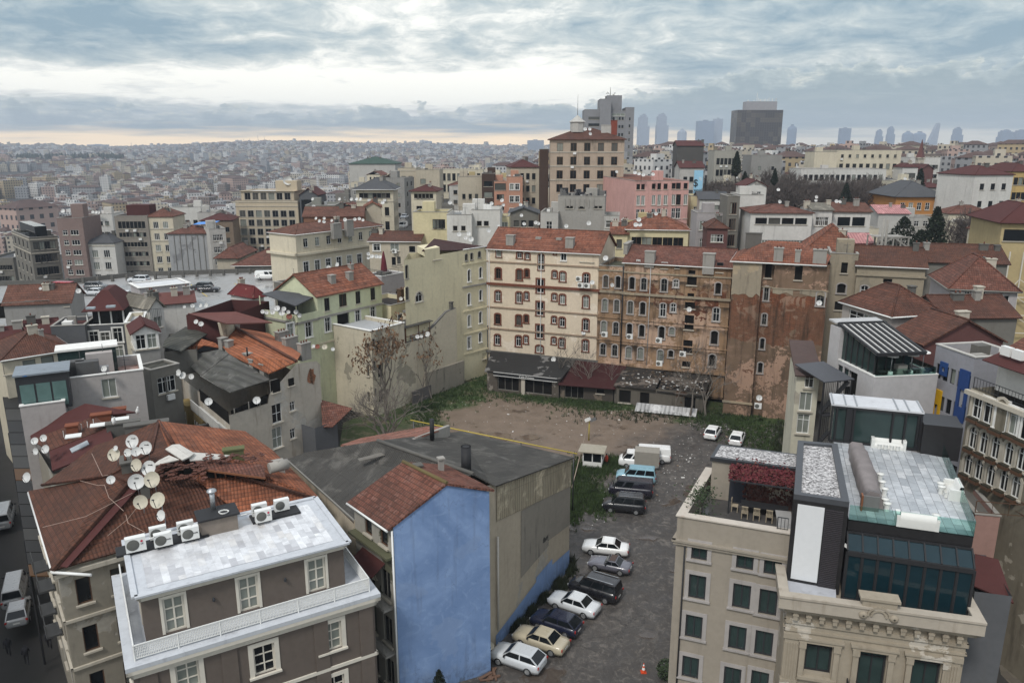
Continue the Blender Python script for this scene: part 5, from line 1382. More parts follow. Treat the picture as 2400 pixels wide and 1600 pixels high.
T_RB2=tiles('tile_faded',[(0.105,0.045,0.03),(0.155,0.064,0.042),(0.19,0.082,0.056),(0.155,0.08,0.06)],moss=.45,pv=.6)
b=add('l4','long house with faded red-brown tile roof and wide dark glazing',8,716,164,122,14,8,-4,GRY,gb(2.6,T_RB2,axis='x'),lite=False,build=False)
b.wpx(0,[(38,727,5.5,2.6,'cafe'),(88,723,3.6,2.6,'cafe'),(156,713,.7,.7,'hole')]);b.walls()
b=add('l5','narrow cream house with white flat roof terrace',291,757,333,100,20,7,-4,CRM,fl(LMEMB,.5,cop=WHITE),[g(0,2,2,.8,1.8,'w',2.6,3.6)],lite=False)
rail('railing',b.root,[b.pt(0,2.4,b.z1,-.3),b.pt(0,4.6,b.z1,-.3)],1.6,DARKM,.2)
b=add('l5b','grey-beige house topped by a white-framed conservatory with maroon roof',316,824,375,86,30,5,-4,GRY,('',0),lite=False)
b2=Bld('x','x',b.foot,b.z1,b.z1+2.1,WHITE);bpy.data.objects.remove(b2.root);b2.root=b.root
for i,n in((0,2),(3,3),(1,2)):b2.grid(i,n,1,(b2.edge(i)[2]-.4)/n-.12,1.7,'w',1.05,3,m0=.15,m1=.15)
b2.pitched(1.0,M_MAR,hip=0.0,axis='y');b2.walls()
add('l6','house with cream gable wall and tiny white windows beside the maroon sheds',350,726,383,108,54,7,-3,WHT,gb(1.6,CORRL),[g(0,1,1,1.2,1.6,'wl')],lite=False)
b=add('l6b','long low maroon sheet-roofed shed with fence posts on top',330,717,455,114,25,7,-3,WHT,gb(1.2,M_MARL,axis='x',ridge=False),lite=False)
b=add('l7m','long maroon-sided shed with wide flat maroon roof and two dishes',436,738,532,101,-12,11,-3,M_MAR,('',0),lite=False)
m=MB();m.slab([P(440,734,z=b.z1+.1),P(532,758,z=b.z1+.1),P(638,755,z=b.z1+.4),P(552,730,z=b.z1+.9)],.15);b.roofo=m.build('roof',M_MARL,b.root)
m=MB();m.bar(P(518,777,Y=97),P(545,752,Y=100),.4,2.5);m.build('step_wall',CRE,b.root)
def slate_house():
 e=dirv(128);Cn=P(536,969,z=11.0);d=dirv(54)
 L=at_px(Cn,d,752);Ls=at_px(Vector((Cn.x,Cn.y,11)),e,420)
 foot=[Cn,Cn+d*L,Cn+d*L+e*18,Cn+e*18]
 OW=plaster('old_grey',(.47,.425,.36),dirt=(.13,.095,.06),amt=.65,patch=(.47,.44,.39),pamt=.3)
 b=Bld('slate_roofed_tenement','weathered grey tenement with mossy slate and orange tile roofs and chimney rows',foot,-2,10.8,OW)
 s=lambda zx,zy:(380+zx/3.2,700+zy/3.2)
 for x,y,w,h,st in((850,655,1.0,1.4,'hole'),(966,622,.75,.9,'hole'),(862,858,1.3,2.2,'w2'),(978,805,.7,1.1,'w'),(864,1040,1.3,2.4,'w2'),(980,1010,.7,1.2,'w')):
  u,z=b.px(0,*s(x,y));b.win(0,u,min(z,10.6-h/2)if z<11.6 else z,w,h,st)
 b.walls()
 P_=lambda zx,zy,z:P(*s(zx,zy),z=z)
 m=MB()
 q=lambda px,z:(lambda u:b.pt(0,u,z))(at_px(Vector((Cn.x,Cn.y,z)),d,px))
 m.poly([q(628,10.8),q(751,10.8),q(751,13.4),q(742,14.0),q(703,14.3),q(694,14.3),q(632,11.8)])
 m.build('upper_wall',OW,b.root)
 for px,py,w,h in((647,904,1.0,1.5),(682,895,.75,.9)):
  u,z=b.px(0,px,py);m=MB();p=b.pt(0,u,z-h/2,.03);m.box((p.x,p.y,p.z),w,.06,h,radians(54));m.build('opening',HOLE,b.root)
 sl=SLT;m=MB()
 m.slab([P_(505,702,11.3),P_(808,606,12.0),P_(500,412,13.3),P_(290,575,11.2)],.14)
 m.slab([P_(290,575,11.25),P_(500,412,13.35),P_(432,378,13.5),P_(122,440,11.2)],.14)
 b.roofo=m.build('slate_roof',sl,b.root)
 m=MB();m.slab([P_(795,560,12.4),P_(1008,468,14.6),P_(558,218,14.6),P_(505,262,13.6),P_(430,335,13.2),P_(505,418,13.2)],.14);m.slab([P_(1008,468,14.62),P_(1040,412,13.4),P_(800,258,13.2),P_(560,216,14.6)],.14)
 sub(m.build('orange_roof',T_ORB,b.root),b.roofo)
 m=MB();m.tube(P_(1008,468,14.62),P_(558,218,14.62),.18,.18,6);m.tube(P_(800,560,12.3),P_(1012,468,14.5),.08,.08,6,m=1);m.tube(P_(505,702,11.2),P_(290,577,11.1),.07,.07,6,m=1);sub(m.build('ridge_cap',[T_BR,WHITEM],b.root),b.roofo)
 for x,y,z,sx in((460,370,12.9,.9),(507,390,12.8,.8),(648,490,12.4,.8),(702,530,12.0,1.3),(767,570,11.8,.7),(560,265,13.6,.6),(900,320,13.3,1.6),(962,365,13.2,1.9),(1068,410,12.9,1.5)):
  b.chimney(P_(x,y,z),sx,.8,1.3,CONC,radians(54),3 if sx>1 else 0)
 p=P_(640,430,13.6);m=MB();m.tube(p,p+Vector((0,0,1.1)),.1,.1,8);sub(m.build('stove_pipe',BLACKM,b.root),b.roofo)
 m=MB();m.slab([P_(512,510,12.4),P_(535,524,12.4),P_(612,496,12.6),P_(590,485,12.7)],.12);sub(m.build('skylight',WHITEM,b.root),b.roofo)
 m=MB();m.slab([P_(143,372,13.0),P_(205,410,12.3),P_(320,345,13.4),P_(290,298,13.8)],.12);m.slab([P_(320,345,13.4),P_(440,368,12.8),P_(400,330,13.2),P_(290,298,13.8)],.12)
 sub(m.build('dormer_roof',T_ORB,b.root),b.roofo)
 m=MB();m.poly([P_(205,412,12.2),P_(440,372,12.7),P_(320,348,13.3)]);sub(m.build('dormer_gable',SLATE,b.root),b.roofo)
 m=MB();m.poly([q(540,10.85)+d*.1+dirv(-36)*.04,q(625,10.85)+dirv(-36)*.04,q(630,11.9)+dirv(-36)*.04,q(540,11.25)+dirv(-36)*.04]);m.build('loft_opening',HOLE,b.root)
 for t in(.1,.5,.8):
  m=MB();pp=q(540+85*t,10.85)+dirv(-36)*.1;m.bar(pp,pp+Vector((0,0,.5+.6*t)),.1);m.build('post',GREYF,b.root)
 oc=plaster('ochre_timber',(.24,.175,.07),amt=.5);f=e;nl=Vector((-sin(radians(128)),cos(radians(128)),0));
 for k,(t0,t1)in enumerate(((.5,3.2),(6.0,9.4),(12.2,15.2))):
  c=Cn+e*((t0+t1)/2)+nl*.55;m=MB();m.box((c.x,c.y,1.5),t1-t0,1.1,7.2,radians(128));bay=m.build('bay',oc,b.root)
  for z in(7.0,3.6):
   for t in(-.9,0,.9)if t1-t0>3 else(-.7,.7):
    m=MB();w=c+e*t+nl*.57;m.box((w.x,w.y,z-1),.66,.05,1.9,radians(128),0);sub(m.build('bay_window',PANE,b.root),bay)
    m=MB()
    for s_ in(-.36,.36):ww=w+e*s_;m.bar((ww.x,ww.y,z-1.05),(ww.x,ww.y,z+.95),.1)
    m.bar(w+e*-.36+Vector((0,0,z+.1-w.z)),w+e*.36+Vector((0,0,z+.1-w.z)),.09);sub(m.build('bay_frame',CREAMF,b.root),bay)
 m=MB();a0=Cn+nl*1.1;m.bar(a0+Vector((0,0,-1.4)),a0+e*10+Vector((0,0,-1.4)),.1,1.1);m.bar(a0+Vector((0,0,-1.95))-nl*.5,a0+e*10+Vector((0,0,-1.95))-nl*.5,1.1,.15)
 m.build('balcony',plaster('white_balcony',(.5,.49,.46),amt=.6),b.root)
 m=MB();m.poly([Cn+nl*.02+Vector((0,0,-1.2)),Cn+nl*.02+Vector((0,0,.2)),Cn+e*10+nl*.02+Vector((0,0,.2)),Cn+e*10+nl*.02+Vector((0,0,-1.2))]);m.build('loft_side',HOLE,b.root)
 m=MB();p=s(1118,585);u,z=b.px(0,*p);z=min(z,13);rr=random.Random(2);pts=[]
 for k in range(14):a=2*pi*k/14;pts.append(b.pt(0,u+.62*cos(a)*rr.uniform(.6,1.1),z+1.2*sin(a)*rr.uniform(.6,1.1),.045))
 m.poly(pts);m.build('bare_brick',BRKP,b.root)
 return b
SLT=corrug('mossy_slate',(.088,.085,.078),(.066,.066,.060),pu=1.1,stain=(.045,.048,.03),amt=.55,sheet=1.1,flip=True)
T_ORB=tiles('tile_vivid',[(0.27,0.085,0.036),(0.38,0.125,0.055),(0.43,0.155,0.075),(0.32,0.115,0.06)],moss=.18,pu=.5,pv=.4)
BRKP=decay_mat('brick_patch',(.4,.28,.2),(.36,.16,.09),(.45,.33,.24),-50,50,.5)
SLH=slate_house()
b=add('l8','small house with mossy dark sheet roof and wires left of the slate roofs',384,824,460,92,20,10,-2,DST,('',0),lite=False)
m=MB();m.slab([P(381,812,z=b.z1),P(424,823,z=b.z1+.2),P(486,782,z=b.z1+.6),P(436,765,z=b.z1+.8),P(386,795,z=b.z1+.3)],.15);b.roofo=m.build('roof',CORRM,b.root)
add('l8b','low porch with green mossy canopy beside the dark passage',352,868,420,80,54,3,-2,DST,fl(CORRM,.2),[g(0,2,1,1.2,1.8,'w')],lite=False)
m=MB();p=P(375,930,Y=72);m.box((p.x,p.y,-3),8.5,.4,13.5,radians(35));o=m.build('boarded_wall',corrug('black_boards',(.035,.033,.03),(.05,.046,.04),pu=1.1,amt=.4));tag(o,'tall dark boarded wall closing the passage left of the weathered tenement','wall')
b=add('green','pale green tenement with orange tile roof and balcony recess',743,696,893.6,108,55,9,0,GRN,gb(2.9,T_ORG if 0 else T_OR2,axis='x',gut=None),lite=False,build=False)
z2=Z(400,600)
for x,y,w,h,st in((1437,445,1.0,1.9,'d'),(1583,405,1.5,1.9,'b'),(1722,380,1.0,1.9,'d'),(1858,347,1.0,1.9,'d'),(1443,630,1.0,2.1,'wsw'),(1588,600,2.4,3.0,'hole'),(1720,555,1.0,2.1,'wsw'),(1858,522,1.0,2.0,'wsw')):b.wpx(0,[(*z2(x,y),w,h,st)])
b.band((0,),b.z1-3.2,.28,.2,CONC);b.band((0,),b.z1-7.0,.22,.15,CRM);b.walls()
for t in(.36,.62):p=b.rf[0]+(b.rf[1]-b.rf[0])*t;b.chimney(p+(b.rid[0]-b.rf[0])*.45,.9,.8,1.0,CONC,radians(55),0)
A=P(743,696,Y=108);d=dirv(55);e=dirv(145);Lw=at_px(A,d,693);A0=A+d*Lw;zt=A.z-3.0
f=[A0,A+d*-.02,A+e*9,A0+e*at_px(Vector((A0.x,A0.y,zt)),e,612)]
b=Bld('green_terrace_house','pale green corner house with open roof terrace hung with satellite dishes',f,0,zt,GRN);b.wpx(0,[(*z2(1102,690),1.1,2.2,'wsw'),(*z2(1268,675),1.1,2.2,'wsw')]);b.band((0,3),zt-.3,.3,.2,CONC);b.band((0,),zt-4.4,.22,.15,CRM);b.walls()
m=MB();m.poly([(p.x,p.y,zt+.03)for p in f]);b.roofo=m.build('terrace',DCONC,b.root)
m=MB();m.slab([P(614,688,z=A.z+.2),P(693,716,z=A.z-.1),P(742,692,z=A.z-.1),P(648,680,z=A.z+.5)],.14);m.build('canopy',SLATE,b.root)
m=MB();ins=offset([(p.x,p.y)for p in f],-2.0);m.prism(ins,zt,A.z-.2);m.build('terrace_room',plaster('dim_room',(.07,.065,.06),amt=.5),b.root)
m=MB()
for q in f[:1]+f[3:]:m.bar((q.x,q.y,zt),(q.x,q.y,A.z-.1),.14)
m.bar(Vector((f[0].x,f[0].y,zt+.5)),Vector((f[1].x,f[1].y,zt+.5)),.16,1.0);m.bar(Vector((f[0].x,f[0].y,zt+.5)),Vector((f[3].x,f[3].y,zt+.5)),.16,1.0);m.build('terrace_wall',GRN,b.root)
b=add('rusty','white house corner with rusty maroon tin roof facing the parking deck',594,699,618,112,54,xBL=541,wall=WHT,z0=0,roof=hp(1.6,plaster('rust_tin',(.12,.025,.025),patch=(.35,.2,.15),pamt=.2)),lite=False,build=False)
b.wpx(3,[(565,704,1.1,1.5,'w')]);b.walls()
add('greenback','plain grey rear wall rising behind the green terrace house roof',690,668,742,116,54,5,0,DST,fl())
b=add('umb','grey-brown house with roof terrace and closed maroon parasol',894,648,947,131,54,xBL=856,z0=0,wall=LIL,roof=fl(LMEMB,.9,cop=WHITE),lite=False,build=False)
b.grid(0,2,4,.9,1.9,'b1',4.0,3.5);b.walls();rail('railing',b.root,[b.pt(3,.2,b.z1,-.15),b.pt(3,b.edge(3)[2],b.z1,-.15),b.pt(0,b.edge(0)[2],b.z1,-.15)],1.0,DARKM,.25)
b=add('acb','cream house with brown tile roof and wall air conditioner behind the maroon parasol',865,565,983,150,-4,10,3,BGE,gb(2.0,T_BR,axis='x',gut=WHITEM),lite=False,build=False)
b.wpx(0,[(883,580,1.3,1.3,'wsw'),(925,579,1.7,1.5,'w'),(966,584,1.2,1.2,'d1'),(923,612,.8,1.6,'d1'),(935,610,.7,1.4,'d1')]);b.walls()
b=add('long','long cream four-storey block with faded red roof and chimney stacks',692,550,894,165,54,9,2,CRM,hp(2.4,T_RB2,gut=WHITEM),lite=False,build=False)
b.grid(0,7,1,1.2,1.9,'w',2.0,m0=1,m1=2);b.grid(0,6,2,1.4,2.6,'wsw',7.4,5.2,m1=6);b.band((0,3),b.z1-4.6,.5,.6,CRM,'cornice');b.walls()
b.chimney(P(788,540,Y=173)+Vector((0,0,-1)),2.4,1,2.5,CONC,radians(54),0);b.chimney(P(818,535,Y=176)+Vector((0,0,-1)),2.0,1,2.8,CONC,radians(54),0)
b=add('pav','low pavilion with broad dark red hip roof beside the parking deck',550,622,691,186,2,19,0,DST,hp(5.0,T_RD,over=.8,gut=WHITEM),build=False);b.grid(0,6,1,1.3,2.4,'w',3.2);b.walls()
b.chimney(P(656,582,Y=196)+Vector((0,0,-2)),1.2,1.2,5.0,LGR,0,0)
add('pav2','lower wing of the pavilion with red hip roof and blank beige wall',508,605,556,198,2,16,0,BGE,hp(3.5,T_RD,over=.7))
b=add('st','dark grey stone corner building with glass roof storey far left',68,557,134,214,42,xBL=27,wall=DST,roof=fl(SLATE,1),wins=[g(0,4,6,1.5,2.2,'d',2.4,3.6),g(3,4,6,1.5,2.2,'d',2.4,3.6)],bands=(((0,3),.8),((0,3),4.6)))
m=MB();m.prism(offset(b.foot,-2),b.z1-1,b.z1+2.8);m.build('glass_storey',PANE,b.root)
add('pt','slim mauve-brown tower block with paired white windows',132,511,192,212,4,11,wall=MAU,roof=fl(M_MARL),wins=[g(0,1,7,1.3,1.4,'w',4.0,2.75,m1=4.6,m0=1.4),g(0,1,7,2.2,1.4,'w3',4.0,2.75,m0=3.4,m1=1.6)])
b=NB['pt'];m=MB();p=b.pt(0,5.0,b.z1,-3);m.box(p,3.2,3,3.6,radians(4));m.build('stair_head',MAU,b.root)
add('wo','white ornate narrow building with arched gable and white windows',199,570,268,214,4,10,wall=WHT,roof=hp(3.2,SLATE),wins=[g(0,2,4,1.7,2.1,'w3',3.0,3.4)],bands=(((0,),.9),))
add('of','grey office slab with eight rows of small square windows and maroon top',267,506,345,220,4,12,wall=wl('office',(.25,.225,.195),.25),roof=fl(M_MAR),wins=[g(0,8,8,.85,1.3,'d1',5.4,2.75),g(0,7,1,1.0,2.0,'d1',2.6,3)])
b=NB['of'];m=MB();p=b.pt(0,6.2,b.z1-.5,-4);m.box(p,6.4,5,3.4,radians(4));m.build('roof_block',M_MAR,b.root)
add('cn','narrow cream building with red pyramid roof next to the grey office slab',345,508,404,221,4,10,wall=CRM,roof=hp(3.0,T_RD),wins=[g(0,2,6,1.5,1.9,'w3',2.4,3.3)],bands=(((0,),3.6),((0,),7.0)))
b=add('nt','building wrapped in pale grey scaffold netting',393,548,490,212,4,10,wall=wl('netting',(.33,.335,.34),.35,patch=(.22,.22,.225),pamt=.1),roof=hp(2.6,T_RD))
m=MB()
for k in range(1,7):p=b.pt(0,b.edge(0)[2]*k/7,b.z0,.12);m.bar(p,p+Vector((0,0,b.z1-b.z0)),.12)
m.build('net_seam',GREYF,b.root)
m=MB();p=b.pt(0,9,b.z1+2.2,-4);m.slab([p+Vector((-3,-1,0)),p+Vector((3,-1.4,.3)),p+Vector((3.6,1.6,.8)),p+Vector((-2.4,1.8,.4))],.1);sub(m.build('tarpaulin',plain('blue_tarp',(.08,.25,.62)),b.root),b.roofo)
add('nr','light grey house right of the netted building',490,537,528,208,30,9,wall=LGR,roof=fl(),wins=[g(0,3,5,.9,1.7,'w',2.4,3.3)])
add('br','brownish old house with small red roof left of the beige hotel',470,517,545,246,10,12,wall=wl('brownish',(.22,.165,.12)),roof=hp(2.5,M_MAR),wins=[g(0,4,3,1.2,1.6,'d',3.0,3.4)])
add('wb1','whitish block with rooftop dishes behind the narrow cream building',402,486,470,262,8,12,wall=WHT,roof=fl(),wins=[g(0,3,2,1.4,1.4,'d',5,3.6)])
add('wb2','pale flat-roofed block between the office slab and the beige hotel',462,498,505,255,10,10,wall=LGR,roof=fl(),wins=[g(0,2,3,1.2,1.5,'d',3,3.4)])
add('wb3','whitish house with dark eaves above the white ornate building',205,502,262,246,8,11,wall=WHT,roof=fl(T_BR),wins=[g(0,3,3,1.2,1.4,'d',3,3.4)])
add('fl1','dark low block with flat roof at the far left edge',-30,605,30,235,8,20,wall=DST,roof=fl(SLATE),wins=[g(0,6,2,1.6,1.5,'g1',3,3.4)])
b=add('hot','beige hotel block with seven columns of square windows and dish on roof',551,470,697,262,-2,16,wall=HBG,roof=fl(LMEMB,1.2),wins=[g(0,7,5,2.0,2.2,'ho',4.4,3.05)],bands=(((0,1),.6),((0,1),2.0)))
f=offset(b.foot,-1.6);t=Bld('x','x',f,b.z1-1.2,b.z1+3.0,HBG,lite=True);bpy.data.objects.remove(t.root);t.root=b.root;t.grid(0,6,1,2.0,2.3,'ho',1.7,3);t.flat(LMEMB,.3,HBG,over=.5);t.walls()
m=MB();p=b.pt(0,16.6,b.z1+3,-6);m.box(p,7.4,5,3.4,radians(-2));m.build('water_tank',HBG,b.root)
p=b.pt(0,17,b.z1+6.2,-4);m=MB();m.lathe(p,[(.2,0),(1.2,.3),(1.5,.6)],14,axis=(.3,-1,.4));m.bar(p,p+Vector((0,1,-1)),.2);m.build('roof_dish',DISHM,b.root)
def deck():
 pts=[(-128,112),(-48,122),(-30,150),(-51,184),(-87,176),(-97,166),(-130,160)];z=9.0
 m,t,bs=newmat('wet_deck');p=t.pos();n=t.noise(p,.12,5,.6);n2=t.noise(p,.9,4)
 c=t.mix(n,(.20,.195,.19),(.33,.325,.315));c=t.mix(t.mr(n2,.5,.75,0,.4),c,(.13,.125,.12));setp(t,bs,c,t.mr(n,.4,.6,.12,.55),0,.5)
 o=thing('parking_deck','wide wet concrete parking deck with yellow bay lines and low parapet','parking deck',(-80,150,-4))
 k=MB();k.prism(pts,-4,z,1,0);k.build('slab',[m,CONC],o)
 k=MB();q=[(-130,160),(-97,166),(-87,176),(-51,184)]
 for a,b_ in zip(q[:-1],q[1:]):k.bar((*a,z+.5),(*b_,z+.5),.3,1.0)
 for i in range(18):
  t_=i/17;a=Vector((-97+46*t_,166+18*t_,z));k.box(a+Vector((0,-.1,0)),.5,.5,1.3)
 k.build('parapet',DCONC,o)
 k=MB()
 for i in range(4):a=Vector((-52-i*9,168-i*1.5,z+.015));k.poly([a,a+Vector((.25,0,0)),a+Vector((9.25,-14,0)),a+Vector((9,-14,0))])
 k.build('bay_line',plain('yellow_line',(.50,.36,.07)),o)
 b=B('pale kiosk block with white flat roof standing on the parking deck',327,675,443,134,39,6.5,9,LIL,fl(plaster('white_roof',(.60,.61,.62),amt=.2),.1,over=.3,cop=WHITE),name='kiosk',cat='kiosk',lite=False)
deck()
b=add('shed_r','small dark outhouse with red tile roof below the cream rear building',738,1003,790,82,54,7,-2,DGR,('',0),lite=False)
m=MB();m.slab([P(756,1000,z=b.z1-.2),P(779,1000,z=b.z1-.2),P(826,956,z=b.z1+.9),P(752,936,z=b.z1+2.0)],.15);b.roofo=m.build('roof',T_RD,b.root)
b=add('mod','white modern block with glazed rooftop restaurant',2050,884,2199,64,8,xBL=1958,z0=-1,wall=wl('modern',(.47,.455,.455),.12,bump=.05),roof=fl(DCONC,.5,cop=WHITE,over=.03),lite=False,build=False)
b.wpx(3,[(1968,876,.8,1.7,'dk'),(1982,882,.8,1.7,'dk'),(1990,905,2.2,3.0,'hole')]);b.walls()
def restaurant(b):
 A,B_,c,D=[Vector((p[0],p[1],0))for p in b.foot];d=(B_-A).normalized();e=(D-A).normalized();z0=b.z1-.5;rz=atan2(d.y,d.x)
 L,W_=(B_-A).length,(D-A).length
 q=lambda u,v,z:A+d*u+e*v+Vector((0,0,z))
 m=MB();m.prism([(p.x,p.y)for p in(q(-.1,W_-.5,0),q(1.6,W_-.5,0),q(1.6,W_+1.2,0),q(-.1,W_+1.2,0))],-1,b.z1+3.0);m.build('chimney_block',b.wall,b.root)
 z1,z2=b.z1+2.0,b.z1+3.3;u1=L*.72
 m=MB();m.poly([q(.3,.5,z0),q(.3,W_,z0),q(.3,W_,z2),q(.3,.5,z1)]);m.poly([q(.3,1.6,z0),q(u1,1.6,z0),q(u1,1.6,z1+.2),q(.3,1.6,z1+.2)][::1]);m.poly([q(u1,1.6,z0),q(u1,W_,z0),q(u1,W_,z2),q(u1,1.6,z1+.2)])
 gh=m.build('restaurant_glazing',PANEG,b.root)
 m=MB()
 for k in range(7):m.bar(q(.28,.6+k*W_/7,z0),q(.28,.6+k*W_/7,z1+(z2-z1)*k/7),.12)
 for k in range(6):m.bar(q(.3+u1*k/5.2,1.55,z0),q(.3+u1*k/5.2,1.55,z1+.2),.12)
 sub(m.build('glazing_bar',BLACKM,b.root),gh)
 m=MB();m.slab([q(.1,.2,z1),q(u1+.3,.2,z1),q(u1+.3,W_+.2,z2),q(.1,W_+.2,z2)],.12);rf=m.build('awning_roof',plain('awning_fabric',(.46,.455,.44),.7),b.root)
 m=MB()
 for k in range(8):u=.1+(u1+.2)*k/7;m.bar(q(u,.1,z1+.05),q(u,W_+.2,z2+.05),.26,.14)
 m.bar(q(.1,.1,z1),q(u1+.3,.1,z1),.2,.3);m.bar(q(.1,W_+.2,z2),q(u1+.3,W_+.2,z2),.2,.3);sub(m.build('roof_beam',BLACKM,b.root),rf)
 m=MB();m.slab([q(-.1,W_+.3,z2+.1),q(u1+.4,W_+.3,z2+.1),q(u1+.4,W_+1.6,z2+.2),q(-.1,W_+1.6,z2+.2)],.15);sub(m.build('zinc_roof',LMEMB,b.root),rf)
 gl=PALZ.glass;m=MB();
 for a,c_ in((q(.1,.1,0),q(L-.2,.1,0)),(q(L-.2,.1,0),q(L-.2,W_,0))):m.bar(a+Vector((0,0,b.z1+.3)),c_+Vector((0,0,b.z1+.3)),.03,.7)
 m.build('glass_screen',gl,b.root)
 for i,(u,v)in enumerate(((2.0,.8),(L*.66,.9),(L*.93,1.6))):
  p=q(u,v,z0);t=thing('patio_heater','white mushroom patio heater, %s on the rooftop restaurant edge'%('left one','middle one','right one')[i],'patio heater',p,'patio heaters on the restaurant roof')
  m=MB();m.tube(p+Vector((0,0,.6)),p+Vector((0,0,2.1)),.04,.04,6);m.build('pole',GALV,t);m=MB();m.tube(p,p+Vector((0,0,.7)),.24,.2,10);m.build('base',WHITEM,t);m=MB();m.lathe(p+Vector((0,0,2.1)),[(.55,0),(.5,.08),(.1,.22),(0,.23)],12);m.build('hood',WHITEM,t)
 for i in range(5):
  p=q(1.2+i*1.15,.9+.3*(i%2),z0);t=thing('dining_table','small dark table behind the glass of the rooftop restaurant','table',p,'tables on the restaurant roof')
  m=MB();m.box(p+Vector((0,0,.72)),.7,.7,.04,rz);m.build('table_top',DARKM,t);m=MB();m.tube(p,p+Vector((0,0,.72)),.05,.05,6);m.build('leg',DARKM,t)
restaurant(b)
def stair():
 o=thing('fire_escape','black steel fire escape with canopy against the white modern block','fire escape',P(1945,1000,Y=66));m=MB();rr=0
 a,c=P(1932,895,Y=64.5),P(2003,888,Y=64.5);m.slab([a,c,c+Vector((-1.2,4,.5)),a+Vector((-1.2,4,.5))],.1);m.build('canopy',plain('canopy_grey',(.06,.062,.07),.5),o)
 m=MB()
 for t in(0,.5,1):p=a+(c-a)*t*.9;m.bar((p.x,p.y,2),p,.09)
 for z in(15.0,12.0,9.0,6.0):p,q=Vector((a.x,a.y,z)),Vector((c.x-.4,c.y,z));m.bar(p,q,.9,.08);m.bar(p+Vector((0,-.5,1)),q+Vector((0,-.5,1)),.05);m.bar(p+Vector((0,.3,0)),q+Vector((0,.3,3)),.6,.1)
 m.build('frame',BLACKM,o)
 m=MB()
 for k in range(16):p=a+(c-a)*(k/17);m.bar((p.x,p.y+.2,3),(p.x,p.y+.2,p.z),.03)
 m.build('cage',DARKM,o)
stair()
b=add('oldw','narrow peeling whitish old house with shuttered windows at the plot edge',1868,876,1921,68,-14,6,-1,wl('peeling',(.53,.50,.40),.6,patch=(.36,.33,.27),pamt=.1),('',0),lite=False,build=False)
b.wpx(0,[(1897,894,.8,1.2,'w'),(1888,941,1.1,1.8,'wl'),(1882,993,1.1,1.9,'w')]);b.walls();A,B_,c,D=[Vector((*p,b.z1))for p in b.foot];m=MB();m.slab([A+Vector((-.3,-.4,0)),B_+Vector((.2,-.4,0)),c+Vector((0,0,1.8)),D+Vector((-.3,0,1.8))],.15);b.roofo=m.build('roof',plaster('brown_felt',(.085,.06,.055),amt=.3),b.root)
b=add('panel','grey office block with blue, yellow and red window panels',2286,838,2400,62,10,xBL=2195,z0=-1,wall=wl('panelgrey',(.285,.285,.31),.15),roof=fl(plaster('cream_membrane',(.60,.50,.34),amt=.3),.9,cop=LGR),lite=False,build=False)
zr=Z(1800,700)
for r in range(6):
 for u in range(5):b.win(3,.6+u*.87+.1,18.6-r*2.75,.62,1.35,'blu')
b.walls();e3=b.edge(3)[2]
for nm,cl,u,z,w,h in(('blue_panel',(.012,.045,.17),.78,17.3,1.15,4.6),('yellow_panel',(.62,.36,.01),3.55,15.2,.95,3.6),('red_panel',(.42,.012,.012),1.7,11.6,1.0,3.8),('blue_panel',(.012,.045,.17),3.2,9.5,1.3,2.4),('blue_panel',(.02,.06,.2),3.3,19.0,.9,1.2)):
 u=e3-u;m=MB();p=b.pt(3,u,z-h/2,.06);a=b.edge(3)[1];rz=atan2(a.y,a.x)
 for du,dz,ww,hh in((0,0,w,h*.28),(0,h*.62,w,h*.38),(-w*.36,h*.28,w*.28,h*.34),(w*.36,h*.28,w*.28,h*.34)):q=p+Vector((a.x,a.y,0))*du;m.box((q.x,q.y,p.z+dz),ww,.12,hh,rz)
 m.build(nm,plain(nm+str(cl),cl,.5),b.root)
b=add('arch','old grey-beige stone building with arched windows and flower boxes',2276,909,2600,58,-79,9,-1,plaster('old_stone',(.19,.168,.128),dirt=(.07,.06,.045),amt=.75,patch=(.36,.33,.27),pamt=.3),('',0),lite=False,build=False)
zq=Z(1800,1000)
for x,y,w,h,st in((1922,992,1.0,1.9,'ws'),(2028,1035,1.1,2.0,'wsw'),(2142,1070,1.2,2.5,'as'),(2265,1130,1.1,2.1,'wsw'),(2375,1180,1.2,2.1,'wsw')):b.wpx(0,[(*zr(x,y),w,h,st)])
for x,y in((1880,1275),(1978,1322),(2088,1368),(2210,1420),(2330,1470)):b.wpx(0,[(*zr(x,y),.8,1.8,'as')])
for x,y in((1838,345),(1935,392),(2045,445),(2165,492),(2275,552)):b.wpx(0,[(*zq(x,y),.8,1.7,'as')])
for u in(11.0,14,17):
 for z in(17,13,9):b.win(0,u,z,.8,1.8,'as')
b.band((0,),b.z1-.5,.35,.3,STONE,'cornice');b.walls()
m=MB();L=b.edge(0)[2];rr=random.Random(4)
for u in[x[1]for x in b.w][:16]:pass
for(i,u,z,w,h,st)in b.w:
 m=MB();p=b.pt(0,u,z-h/2-.3,.28);m.box(p,w,.35,.25,radians(-79));m.box(p+Vector((0,0,.25)),w*.9,.3,.14,radians(-79),1);m.build('flower_box',[BROWNF,plain('winter_plants',(.035,.03,.018),.9)],b.root)
rail('railing',b.root,[b.pt(0,0,b.z1,-.2),b.pt(0,L-.5,b.z1,-.2)],.9,DARKM,.3)
m=MB();f=[b.pt(0,.4,b.z1,-1.8),b.pt(0,L,b.z1,-1.8),b.pt(0,L,b.z1,-8),b.pt(0,.4,b.z1,-8)];m.prism([(p.x,p.y)for p in f],b.z1-.1,b.z1+2.6);m.build('attic_storey',WHT,b.root)
m=MB();m.slab([b.pt(0,0,b.z1+2.3,-.6),b.pt(0,L,b.z1+2.3,-.6),b.pt(0,L,b.z1+2.9,-2.4),b.pt(0,0,b.z1+2.9,-2.4)],.08);m.build('awning',M_MAR,b.root)
